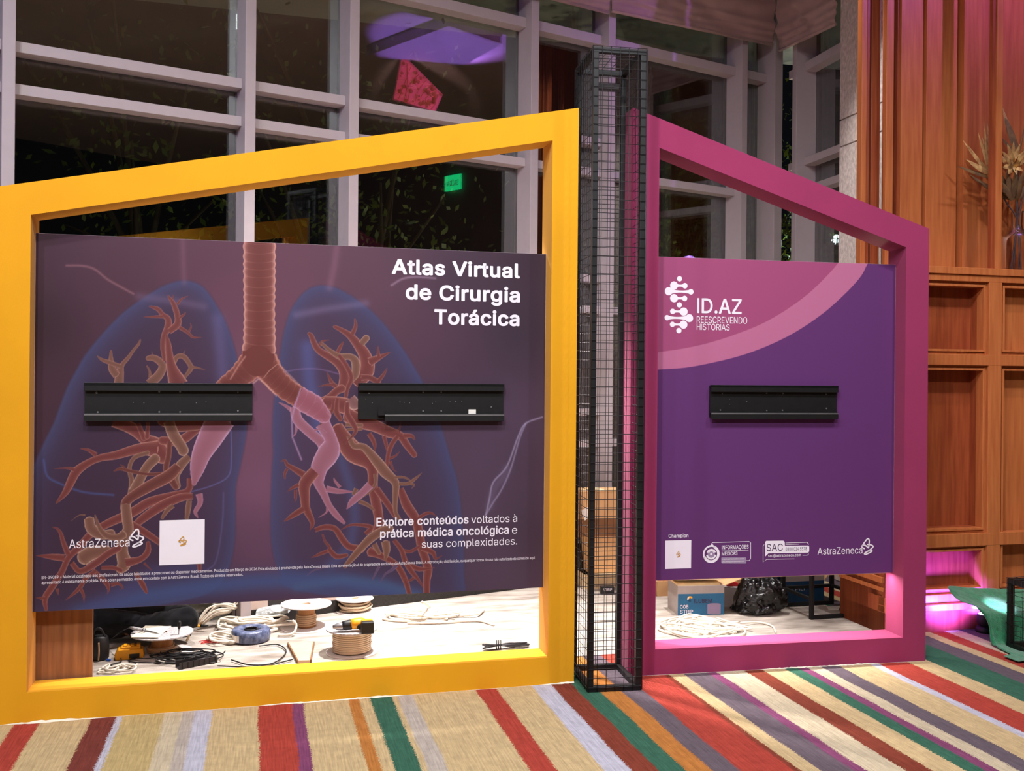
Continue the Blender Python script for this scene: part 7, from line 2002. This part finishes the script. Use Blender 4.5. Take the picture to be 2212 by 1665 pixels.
# stack of cartons seen through the wire tower
a = G(1262, 1272)
f_ = Fr(a.x, a.y, .97, .22)
zA = f_.at(1300, 1215)[1]
zB = f_.at(1300, 1160)[1]
zC = f_.at(1300, 1057)[1]
carton('brown_carton', 'lowest carton of the stack behind the wire mesh tower, flaps open', f_, .42, .24, .10, 'cardboard_pale', flaps=[('F', 15, .10, 'cardboard_pale')])
MB()
zz = zA
carton('brown_carton', 'middle carton of the stack behind the wire mesh tower', f_, .36, .22, zB - .11, 'cardboard', off=(.04, .01, .108), closed=True)
tc_ = carton('brown_carton', 'topmost large carton of the stack behind the wire mesh tower', f_, .40, .23, zC - zB - .02, 'cardboard', off=(-.06, .0, zB + .004), closed=True)
h_ = zC - zB - .02
MB().prism([(-.03, zB + .19), (.03, zB + .22), (.06, zB + .16), (.0, zB + .12)], -.002, -.0005).build('shipping_label', 'white_plastic', tc_)
MB().box(-.06, .34, -.0015, -.0003, zB + .006, zB + .13).build('dark_band', 'tan_edge', tc_)
p = G(1312, 1283)
f_ = Fr(p.x, p.y, .98, .15)
o = thing('black_strip_box', 'small black box lettered in white on the floor behind the wire tower', 'box', f_, (0, 0, 0))
MB().box(-.045, .05, 0, .05, 0, .05).build('body', 'tool_black', o, bevel=.002)
lettering('carton_lettering', 'STRIP', f_, -.002, (1303, 1277), (1322, 1276), 6, 'white_vinyl', o)
p = G(1252, 1250)
m = MB()
m.lathe([(.06, 0), (.085, .04), (.08, .16), (.05, .24), (.03, .28)], n=14)
o = tag(m.build('black_bag', 'bag_black', off=(0, 0, 0), smooth=True), 'black bag between the yellow frame and the carton stack', 'bag')
o.location = (p.x - .02, p.y - .1, 0)

# ---------------------------------------------------------------- person seated cross-legged
def skin_mesh(name, verts, edges, radii, m, parent=None, root=0, sub=2):
    me = bpy.data.meshes.new(name)
    me.from_pydata([tuple(v) for v in verts], edges, [])
    o = link(name, me, m, None)
    md = o.modifiers.new('skin', 'SKIN')
    if not me.skin_vertices:
        pass
    for i, d in enumerate(me.skin_vertices[0].data):
        r_ = radii[i]
        d.radius = r_ if isinstance(r_, tuple) else (r_, r_)
        d.use_root = (i == root)
    md.use_smooth_shade = True
    s_ = o.modifiers.new('subd', 'SUBSURF')
    s_.levels = s_.render_levels = sub
    if parent is not None:
        o.parent = parent
        o.matrix_parent_inverse = parent.matrix_world.inverted()
    return o


PX, PY = -2.05, 5.50
V = Vector
pel = V((PX, PY, .12))
kneeR, kneeL = G(422, 1330, .16), V((-2.40, 5.30, .17))
kneeR = V((kneeR.x, 5.36, .15))
ankR, ankL = V((-2.14, 5.38, .075)), V((-1.92, 5.42, .085))
toeR, toeL = V((-2.27, 5.35, .055)), V((-1.80, 5.40, .06))
hipR, hipL = pel + V((.09, -.03, .0)), pel + V((-.09, -.03, .0))
chest = V((PX + .01, PY - .06, .50))
body = [pel, pel + V((0, -.01, .16)), chest, V((PX + .02, PY - .10, .60)), V((PX + .02, PY - .12, .66)),
        hipR, kneeR, ankR, toeR, hipL, kneeL, ankL, toeL,
        chest + V((.17, .0, .03)), V((PX + .27, PY - .12, .42)), V((PX + .10, PY - .24, .42)),
        chest + V((-.17, .0, .03)), V((PX - .25, PY - .12, .42)), V((PX - .06, PY - .24, .43))]
edges = [(0, 1), (1, 2), (2, 3), (3, 4), (0, 5), (5, 6), (6, 7), (7, 8), (0, 9), (9, 10), (10, 11), (11, 12), (2, 13), (13, 14), (14, 15), (2, 16), (16, 17), (17, 18)]
rad = [.06, .06, .07, .045, .045, .075, .052, .038, .03, .075, .052, .038, .03, .055, .04, .027, .055, .04, .027]
# hands: five separate fingers on each
for base, wrist in ((15, 1), (18, -1)):
    w = body[base]
    palm = w + V((-.035 * wrist, -.05, -.01))
    body.append(palm)
    rad.append(.024)
    pi_ = len(body) - 1
    edges.append((base, pi_))
    for k in range(5):
        if k == 0:
            r0 = w + V((-.01 * wrist - .0, -.03, .02))
            j1, j2 = r0 + V((-.01 * wrist, -.02, .018)), r0 + V((-.02 * wrist, -.045, .014))
            st_ = base
        else:
            ln = (0, .042, .047, .044, .034)[k]
            r0 = palm + V(((k - 2.5) * .015, -.03, 0))
            j1, j2 = r0 + V((0, -ln * .7, -.006)), r0 + V((0, -ln * 1.1, -.028))
            st_ = pi_
        i0 = len(body)
        body += [r0, j1, j2]
        rad += [.0095, .009, .0075]
        edges += [(st_, i0), (i0, i0 + 1), (i0 + 1, i0 + 2)]
person = skin_mesh('person', body, edges, rad, 'skin')
tag(person, 'person in black trousers sitting cross-legged on the floor behind the yellow frame', 'person')
# head with features, joined on the neck
hd = V((PX + .02, PY - .145, .76))
rows = []
for i in range(13):
    th = math.pi * i / 12
    row = []
    for j in range(20):
        a_ = 2 * math.pi * j / 20
        x, y, z = .074 * math.sin(th) * math.cos(a_), .092 * math.sin(th) * math.sin(a_), -.115 * math.cos(th)
        if z < -.03:
            x *= 1 + (z + .03) * 3.0
            y *= 1 + (z + .03) * 1.5
        if math.sin(a_) < -.9 and -.05 < z < .02:
            y -= .016
        if math.sin(a_) < -.6 and abs(z - .028) < .02:
            y += .008
        row.append((hd.x + x, hd.y + y, hd.z + z))
    rows.append(row)
m = MB()
m.sheet(rows, True)
hobj = m.build('head', 'skin', None, smooth=True)
hobj.parent = person
for s_ in (-1, 1):
    m = MB()
    m.ball((hd.x + s_ * .03, hd.y - .078, hd.z + .012), .011, n=8)
    m.build('eye', 'white_plastic', None, smooth=True).parent = person
    m = MB()
    m.ball((hd.x + s_ * .03, hd.y - .0865, hd.z + .011), .0055, n=8)
    m.build('iris', 'hair_dark', None, smooth=True).parent = person
    m = MB()
    m.ball((hd.x + s_ * .076, hd.y + .01, hd.z), .02, .4, .8, 1.4, n=8)
    m.build('ear', 'skin', None, smooth=True).parent = person
m = MB()
m.ball((hd.x, hd.y - .088, hd.z - .048), .02, 1.1, .3, .3, n=8)
m.build('mouth', 'wood_red', None, smooth=True).parent = person
m = MB()
m.sheet([[(hd.x + .082 * math.sin(th) * math.cos(a_), hd.y + .012 + .098 * math.sin(th) * math.sin(a_), hd.z + .008 + .122 * math.cos(th)) for a_ in [2 * math.pi * j / 20 for j in range(20)]] for th in [.02 + 1.25 * i / 7 for i in range(8)]], True)
m.build('hair', 'hair_dark', None, smooth=True).parent = person
# clothing
tv = [pel, pel + V((0, -.01, .10)), hipR, hipR.lerp(kneeR, .5) + V((0, -.01, .01)), kneeR, kneeR.lerp(ankR, .4) + V((0, -.01, .0)), kneeR.lerp(ankR, .97),
      hipL, hipL.lerp(kneeL, .5), kneeL, kneeL.lerp(ankL, .4) + V((0, -.01, 0)), kneeL.lerp(ankL, .97)]
trousers = skin_mesh('trousers', tv, [(0, 1), (0, 2), (2, 3), (3, 4), (4, 5), (5, 6), (0, 7), (7, 8), (8, 9), (9, 10), (10, 11)],
                     [.125, .12, .092, .082, .07, .066, .06, .092, .084, .072, .066, .062], 'trouser_black', sub=3)
trousers.parent = person
dm = trousers.modifiers.new('creases', 'DISPLACE')
tx = bpy.data.textures.new('crease', 'CLOUDS')
tx.noise_scale = .055
dm.texture, dm.strength, dm.mid_level = tx, .022, .5
sv = [pel + V((0, -.01, -.03)), pel + V((0, -.01, .22)), chest, chest + V((0, -.03, .08)), chest + V((.17, 0, .03)), V((PX + .235, PY - .09, .42)), chest + V((-.17, 0, .03)), V((PX - .22, PY - .09, .42))]
skin_mesh('shirt', sv, [(0, 1), (1, 2), (2, 3), (2, 4), (4, 5), (2, 6), (6, 7)], [.14, .128, .132, .07, .074, .06, .074, .06], 'shirt_dark').parent = person
for ank, toe in ((ankR, toeR), (ankL, toeL)):
    dv = (toe - ank).normalized()
    sh = MB().tube([ank - dv * .03, ank + dv * .02, toe - dv * .02, toe + dv * .03], [.036, .046, .042, .022], 12).build('shoe', 'tool_black', None, smooth=True)
    sh.parent = person
    MB().tube(smooth_path([toe + dv * .02 + V((0, -.02, .048)), toe + dv * .03 + V((0, -.035, .02)), toe + dv * .03 + V((0, -.035, -.015)), toe + dv * .015 + V((0, -.02, -.04))], 6), .007, 8).build('sole', 'shoe_sole', sh, off=(0, 0, 0), smooth=True)['label'] = 'pale rubber sole edge'

# ---------------------------------------------------------------- right hand side: cloth, mesh cube, uplight, vase
u_c, z_c = BF.at(2172, 1400, -0.30)
pc = G(2174, 1397)
CF = Fr(pc.x, pc.y, 0.968, 0.2513)
# cube: local u to the right, d towards the back; the visible left face runs towards the camera
S_ = 0.385
CF2 = Fr(pc.x - CF.v.x * S_, pc.y - CF.v.y * S_, 0.968, 0.2513)
wire_box('wire_mesh_cube', 'low black wire mesh cube frame at the right edge in front of green cloth', 'cube frame', CF2, S_, S_, S_, 0.055, 0.0015)
# dark case that carries the cloth
case_u0 = CF.inv(G(2150, 1372))[0]
cs = MB().box(case_u0, case_u0 + .75, .10, .27, 0, .11).build('equipment_case', 'black_matte', frame=CF, off=(case_u0, .08, 0), bevel=.006)
tag(cs, 'dark case under the green felt cloth at the right', 'case')


def cl(px, py, d):
    u, z = CF.at(px, py, d)
    return V((u, d, z))


# felt: a top leaf with a pointed corner, a hanging front and a tail on the carpet
top = [[(2042, 1262, .30), (2090, 1269, .32), (2125, 1271, .33), (2170, 1271, .33), (2240, 1275, .33), (2330, 1280, .33)],
       [(2050, 1277, .24), (2092, 1284, .24), (2128, 1288, .24), (2172, 1290, .24), (2242, 1295, .24), (2335, 1300, .24)],
       [(2062, 1292, .17), (2098, 1300, .17), (2130, 1305, .17), (2174, 1310, .17), (2244, 1316, .17), (2340, 1320, .17)],
       [(2080, 1300, .10), (2108, 1308, .09), (2133, 1318, .07), (2176, 1324, .06), (2246, 1330, .06), (2345, 1336, .06)],
       [(2104, 1306, .06), (2122, 1316, .05), (2137, 1328, .05), (2178, 1338, .045), (2248, 1345, .04), (2350, 1350, .04)],
       [(2126, 1324, .055), (2132, 1332, .045), (2140, 1344, .04), (2180, 1352, .05), (2250, 1360, .03), (2352, 1368, .03)],
       [(2137, 1345, .05), (2140, 1352, .035), (2146, 1362, .05), (2182, 1370, .03), (2252, 1380, .04), (2354, 1388, .03)],
       [(2138, 1370, .045), (2143, 1376, .03), (2150, 1380, .045), (2184, 1386, .02), (2254, 1397, .03), (2356, 1404, .03)],
       [(2141, 1388, .03), (2148, 1392, .01), (2158, 1395, .02), (2190, 1399, .0), (2258, 1410, .01), (2360, 1420, .01)]]
rows = [[tuple(cl(*p)) for p in r_] for r_ in top]
tail = [[(2144, 1393), (2156, 1399), (2172, 1404), (2196, 1410), (2262, 1428), (2362, 1440)],
        [(2150, 1397), (2166, 1404), (2182, 1411), (2206, 1420), (2268, 1442), (2366, 1460)],
        [(2160, 1402), (2178, 1411), (2196, 1421), (2222, 1432), (2276, 1455), (2370, 1480)]]
for k, r_ in enumerate(tail):
    row = []
    for p in r_:
        q = G(p[0], p[1], .006)
        u, d = CF.inv(q)
        row.append((u, d, .008 + .006 * (k == 1)))
    rows.append(row)
m = MB()
m.sheet(rows)
o = m.build('green_cloth', 'green_felt', frame=CF, off=rows[3][2], smooth=True)
s_ = o.modifiers.new('subd', 'SUBSURF')
s_.levels = s_.render_levels = 3
dm = o.modifiers.new('folds', 'DISPLACE')
tx = bpy.data.textures.new('fold', 'CLOUDS')
tx.noise_scale = .12
dm.texture, dm.strength, dm.mid_level = tx, .02, .5
s_ = o.modifiers.new('thick', 'SOLIDIFY')
s_.thickness = .003
tag(o, 'green felt cloth draped to the floor behind the wire cube', 'cloth')
# scrap of the same felt on the carpet
P = [G(2168, 1422), G(2190, 1417), G(2216, 1420), G(2230, 1430), G(2200, 1434)]
cc = sum(P, Vector()) / 5
o = MB().slab([(p.x - cc.x, p.y - cc.y) for p in P], .012, .015).build('felt_scrap', 'green_felt', off=(0, 0, 0))
o.location = (cc.x, cc.y, 0)
tag(o, 'small green felt scrap on the carpet in front of the wire cube', 'cloth')
# violet uplight at the foot of the wood wall
pu = CF.P(*cl(2128, 1322, .30))
pu = V((pu.x, pu.y, .10))
ul = thing('uplight', 'small black uplight glowing violet under the green cloth', 'uplight', None, (pu.x, pu.y, 0))
MB().lathe([(.05, 0), (.055, .01), (.05, .03), (.03, .04)], n=20).build('base', 'black_matte', ul, off=(0, 0, 0), smooth=True)
MB().lathe([(.03, .036), (.045, .05), (.045, .10), (.04, .105)], n=20).build('housing', 'black_matte', ul, off=(0, 0, 0), smooth=True)
MB().lathe([(.0001, .108), (.038, .106)], n=20, cap=False).build('lens', 'strip_glow', ul, off=(0, 0, 0))['label'] = 'glowing violet-white lens'
spot('uplight_beam', (pu.x, pu.y, .125), (pu.x - .10, pu.y + .45, .22), 30, (0.13, 0.06, 1.5), 110, 0.8, 0.02)
q_ = BF.P(BF.at(2088, 1300, -.17)[0], -.17, .13)
spot('added_violet_fill', tuple(q_), tuple(q_ + BF.v * .3 + V((0, 0, .10))), 55, (0.26, 0.08, 1.5), 125, 0.7, 0.03)  # second violet lamp added in open air to spread the uplight's wash
p_ = CF.P(*cl(2146, 1306, .16))
spot('added_cloth_glow', tuple(p_ + V((.02, -.05, .06))), tuple(p_ + V((.02, -.02, 0))), 3.5, (0.62, 0.72, 1.0), 110, 0.5, 0.012)  # added lamp without fixture above the cloth, makes its bright patch

# vase on the ledge
VD = 0.16
vu, vz = BF.at(2197, 572, VD)
vz = 2.168
vs_ = thing('glass_vase', 'ribbed clear glass bottle vase on the wood wall ledge', 'vase', BF, (vu, VD, vz))
m = MB()
prof = [(.055, .002), (.092, .006), (.097, .03), (.097, .20), (.092, .225), (.06, .255), (.036, .275), (.030, .30), (.032, .37), (.038, .385)]
rows = []
n = 48
for r_, h in prof:
    rows.append([(r_ * (1 + .018 * math.cos(24 * 2 * math.pi * k / n)) * math.cos(2 * math.pi * k / n), r_ * (1 + .018 * math.cos(24 * 2 * math.pi * k / n)) * math.sin(2 * math.pi * k / n), h) for k in range(n)])
v_ = m.sheet(rows, True)
m.bm.faces.new(v_[0])
o = m.build('bottle', 'vase_glass', vs_, off=(0, 0, 0), smooth=True)


def blade(mb, a, b, w, curl=.25, side=None):
    """tapering leaf or petal from a to b"""
    a, b = V(a), V(b)
    t = b - a
    side = side or t.cross(V((0, 1, 0))).normalized()
    nrm = t.cross(side).normalized()
    rows = []
    for k in range(8):
        f = k / 7
        c = a.lerp(b, f) + nrm * (curl * t.length * (f * f - f) * .8)
        ww = w * (math.sin(math.pi * min(1, .12 + f * .9)) ** .8) * (1 - .25 * f)
        rows.append([tuple(c - side * ww), tuple(c + nrm * ww * .35), tuple(c + side * ww)])
    mb.sheet(rows)


def bq(px, py, d):
    u, z = BF.at(px, py, d)
    return V((u, d, z))


neck = V((vu, VD, vz + .30))


def flower(label, head, petals, leaves, core=0.03, pm='dried_petal'):
    t = thing('dried_flower', label, 'dried flower', BF, (vu, VD, vz + .01), 'dried flowers in the glass vase')
    h = bq(*head)
    r = random.Random(int(head[0]))
    foot = V((vu + (r.random() - .5) * .08, VD + (r.random() - .5) * .06, vz + .012))
    nk = neck + V(((r.random() - .5) * .03, (r.random() - .5) * .02, 0))
    MB().tube(smooth_path([foot, nk, nk.lerp(h, .5), h], 6), .005, 8).build('stem', 'dried_stem', t, smooth=True)
    m = MB()
    m.ball(tuple(h), core, 1, 1, 1.25, n=10)
    m.build('flower_core', 'dried_core', t, smooth=True)
    for px, py, dd, w in petals:
        m = MB()
        blade(m, h, bq(px, py, dd), w * 1.35, .3 * (r.random() - .3))
        m.build('petal', pm, t, smooth=True)
    for (ax, ay, ad), (px, py, dd), w in leaves:
        m = MB()
        blade(m, bq(ax, ay, ad), bq(px, py, dd), w * 1.3, .35 * (r.random() - .4))
        m.build('leaf', 'dried_leaf', t, smooth=True)


flower('dried bloom with long pale spiky petals reaching left behind the upright', (2140, 378, .14),
       [(2079, 301, .12, .010), (2090, 312, .16, .011), (2112, 284, .14, .010), (2086, 344, .10, .012), (2132, 258, .15, .012), (2100, 330, .2, .012), (2122, 296, .2, .013), (2148, 284, .18, .010),
        (2094, 352, .08, .010), (2126, 262, .1, .009)],
       [((2142, 385, .14), (2066, 358, .10), .010), ((2172, 425, .15), (2094, 376, .12), .013), ((2185, 432, .16), (2108, 388, .13), .013), ((2180, 430, .15), (2120, 398, .10), .012)])
flower('dried bloom with curled golden petals at the centre of the bunch', (2190, 356, .10),
       [(2160, 344, .06, .014), (2164, 326, .05, .015), (2176, 310, .05, .016), (2190, 304, .05, .016), (2204, 310, .05, .016), (2216, 324, .05, .018), (2166, 362, .04, .016), (2178, 376, .03, .018),
        (2196, 378, .03, .018), (2210, 370, .04, .018), (2172, 338, .02, .016), (2186, 328, .02, .016), (2200, 336, .02, .016), (2158, 334, .10, .010), (2222, 346, .1, .014), (2184, 350, .0, .016)],
       [((2188, 428, .14), (2161, 372, .08), .020), ((2192, 430, .14), (2174, 366, .05), .024), ((2196, 430, .14), (2212, 368, .07), .022), ((2188, 428, .14), (2158, 402, .10), .016), ((2192, 425, .13), (2194, 362, .04), .022),
        ((2186, 432, .13), (2164, 392, .05), .018), ((2198, 432, .13), (2206, 392, .05), .018)], core=.034)
flower('tall pale upright dried leaf, highest of the bunch', (2200, 332, .18),
       [(2166, 232, .16, .020), (2178, 262, .2, .012), (2190, 300, .18, .012)],
       [((2200, 338, .18), (2168, 246, .17), .022), ((2200, 335, .18), (2160, 294, .16), .010), ((2200, 335, .18), (2214, 266, .18), .006)], core=.014)
flower('dried bloom at the right edge of the picture', (2226, 344, .14),
       [(2206, 322, .10, .014), (2216, 300, .12, .014), (2232, 298, .12, .014), (2246, 318, .12, .014), (2252, 344, .12, .016), (2210, 352, .08, .016), (2236, 366, .1, .016), (2222, 332, .06, .016)],
       [((2200, 428, .15), (2236, 385, .12), .02)], core=.03)

# ---------------------------------------------------------------- what stands outside the glazing
MB().box(-9, 12, .26, 14, -.12, -.06).build('ground', 'soil', frame=WF)['kind'] = 'structure'


def tree(label, base, h, spread, nleaf, seed, leaf=.034, cz=.55):
    r = random.Random(seed)
    t = thing('garden_tree', label, 'tree', None, tuple(base), 'garden trees outside the glazing')
    b = V(base)
    m = MB()
    tops = []
    lean = V(((r.random() - .5) * .6, (r.random() - .5) * .6, h * .55))
    m.tube(smooth_path([b, b + lean * .5 + V((.05, 0, 0)), b + lean], 6), [.07] * 6 + [.055] * 6 + [.045], 8)
    for k in range(7):
        a_ = r.random() * 6.28
        s0 = b + lean * (.45 + .55 * r.random())
        e = s0 + V((math.cos(a_) * spread * (.4 + .6 * r.random()), math.sin(a_) * spread * (.4 + .6 * r.random()), h * (.1 + .35 * r.random())))
        mid = s0.lerp(e, .5) + V((0, 0, .1))
        m.tube(smooth_path([s0, mid, e], 5), [.03 - .0022 * i for i in range(11)], 6)
        tops += [e, mid]
    m.build('trunk', 'bark', t, smooth=True)
    m = MB()
    for k in range(int(nleaf * 1.7)):
        c = r.choice(tops) + V((r.gauss(0, .32), r.gauss(0, .32), r.gauss(0, .34)))
        n1 = V((r.gauss(0, 1), r.gauss(0, 1), r.gauss(0, 1))).normalized()
        n2 = n1.orthogonal().normalized()
        s0 = leaf * (.6 + .8 * r.random())
        m.face([tuple(c - n1 * s0), tuple(c + n2 * s0 * .5), tuple(c + n1 * s0), tuple(c - n2 * s0 * .5)])
    m.build('foliage', 'leaf_garden', t)
    return t


def out(px, d):
    u, _ = WF.at(px, 400, d)
    p = WF.P(u, d, -.06)
    return (p.x, p.y, -.06)


tree('slender pale trunked tree outside the widest window at the upper middle', out(860, 1.3), 4.6, .8, 420, 1)
tree('leafy tree outside the left windows', out(660, 1.6), 5.0, 1.1, 420, 2)
tree('sparse tree outside the far left window', out(330, 2.2), 5.2, 1.5, 300, 3)
tree('dense tree outside the window behind the magenta frame', out(1480, 1.8), 4.4, 1.0, 650, 4)
tree('bright green lit tree at the glazed room corner', out(1665, 1.6), 4.4, 1.0, 1100, 5, leaf=.045)
tree('tree outside the short return window', (3.25, 10.3, -.06), 4.8, .75, 1100, 6)
tree('thin tree seen between the corner posts', (2.85, 10.9, -.06), 4.6, .6, 600, 8)
tree('slim tree seen over the lung poster', out(935, 2.4), 3.2, .8, 350, 7)
# garden lamp beyond the return window
r_ = ray(1806, 518)
lp = V((0, 0, CAMH)) + r_ * 11.5
gl = thing('garden_lamp', 'glowing white garden lamp seen through the short return window', 'lamp', None, (lp.x, lp.y, -.06))
MB().tube([(lp.x, lp.y, -.06), (lp.x, lp.y, lp.z - .06)], .02, 8).build('post', 'black_matte', gl, smooth=True)
m = MB()
m.ball(tuple(lp), .055, n=12)
m.build('globe', 'lamp_glow', gl, smooth=True)
for nm, loc, e, col in (('garden_lamp_light', (lp.x - .12, lp.y - .25, lp.z), 25, (.75, 1, .95)),
                        ('garden_uplight', out(1648, .9), 150, (1, .95, .6)), ('garden_uplight', (3.0, 9.6, .4), 60, (1, .95, .7)),
                        ('garden_uplight', out(700, .8), 14, (1, .9, .7)),
                        ('garden_uplight', out(1000, .9), 10, (1, .9, .7))):
    d = bpy.data.lights.new(nm, 'POINT')
    d.energy, d.color, d.shadow_soft_size = e, col, .03
    o = bpy.data.objects.new(nm, d)
    sc.collection.objects.link(o)
    o.location = (loc[0], loc[1], max(loc[2], .35) if nm == 'garden_uplight' else loc[2])


# ---------------------------------------------------------------- parts of the hall seen only as reflections in the glass, plus an added banner
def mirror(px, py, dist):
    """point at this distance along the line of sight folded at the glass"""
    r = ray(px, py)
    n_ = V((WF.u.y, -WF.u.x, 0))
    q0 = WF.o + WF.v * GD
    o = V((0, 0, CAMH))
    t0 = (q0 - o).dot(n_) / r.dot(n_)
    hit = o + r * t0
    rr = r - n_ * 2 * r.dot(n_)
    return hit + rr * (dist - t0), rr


# lowered ceiling field washed violet
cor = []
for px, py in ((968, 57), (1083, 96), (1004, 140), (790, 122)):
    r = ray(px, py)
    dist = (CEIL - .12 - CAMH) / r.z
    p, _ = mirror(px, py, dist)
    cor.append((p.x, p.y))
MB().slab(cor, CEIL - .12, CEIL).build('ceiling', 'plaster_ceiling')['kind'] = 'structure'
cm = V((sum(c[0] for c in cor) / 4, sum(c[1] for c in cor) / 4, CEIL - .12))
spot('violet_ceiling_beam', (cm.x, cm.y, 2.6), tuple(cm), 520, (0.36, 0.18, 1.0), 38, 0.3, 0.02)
# green exit sign
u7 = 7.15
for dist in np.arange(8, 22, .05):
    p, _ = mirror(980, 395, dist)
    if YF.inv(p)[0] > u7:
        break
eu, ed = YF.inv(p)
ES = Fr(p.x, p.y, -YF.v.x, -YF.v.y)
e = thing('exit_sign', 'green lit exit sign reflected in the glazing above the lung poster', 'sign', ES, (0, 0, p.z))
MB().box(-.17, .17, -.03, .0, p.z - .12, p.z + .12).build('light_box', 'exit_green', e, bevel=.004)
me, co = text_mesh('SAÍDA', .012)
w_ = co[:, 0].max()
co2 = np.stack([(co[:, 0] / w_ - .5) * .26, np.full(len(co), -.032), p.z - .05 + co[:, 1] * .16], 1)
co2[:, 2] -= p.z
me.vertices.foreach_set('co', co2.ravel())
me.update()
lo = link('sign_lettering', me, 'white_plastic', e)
# invented pink banner, added to give the glass its pink patch
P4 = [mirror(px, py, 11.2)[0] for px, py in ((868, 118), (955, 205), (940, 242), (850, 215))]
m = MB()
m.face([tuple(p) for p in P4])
o = m.build('added_pink_banner', 'pink_cloth', off=tuple(P4[0]))
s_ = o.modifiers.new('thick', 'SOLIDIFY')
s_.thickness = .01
tag(o, 'added pink cloth banner that gives the upper window its pink reflection', 'banner')
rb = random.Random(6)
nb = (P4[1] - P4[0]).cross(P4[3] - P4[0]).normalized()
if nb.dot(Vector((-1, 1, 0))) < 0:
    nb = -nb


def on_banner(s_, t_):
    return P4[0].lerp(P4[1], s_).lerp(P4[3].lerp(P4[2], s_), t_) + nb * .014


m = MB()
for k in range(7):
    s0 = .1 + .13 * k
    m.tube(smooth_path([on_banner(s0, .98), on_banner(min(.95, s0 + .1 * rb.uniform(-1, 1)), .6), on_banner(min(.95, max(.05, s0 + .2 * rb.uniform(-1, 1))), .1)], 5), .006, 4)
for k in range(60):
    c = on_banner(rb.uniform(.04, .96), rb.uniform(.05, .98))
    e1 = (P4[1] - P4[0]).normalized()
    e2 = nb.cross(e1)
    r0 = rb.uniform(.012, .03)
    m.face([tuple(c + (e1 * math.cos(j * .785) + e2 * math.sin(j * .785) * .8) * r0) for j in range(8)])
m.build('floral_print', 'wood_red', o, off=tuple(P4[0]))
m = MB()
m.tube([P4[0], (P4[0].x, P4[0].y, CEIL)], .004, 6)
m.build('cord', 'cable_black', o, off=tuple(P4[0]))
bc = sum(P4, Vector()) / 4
spot('added_banner_light', (bc.x - 1.2, bc.y + .7, bc.z - .5), tuple(bc), 160, (1.0, 0.55, 0.55), 28, 0.4, 0.05)  # added lamp that brightens the invented banner for its reflection
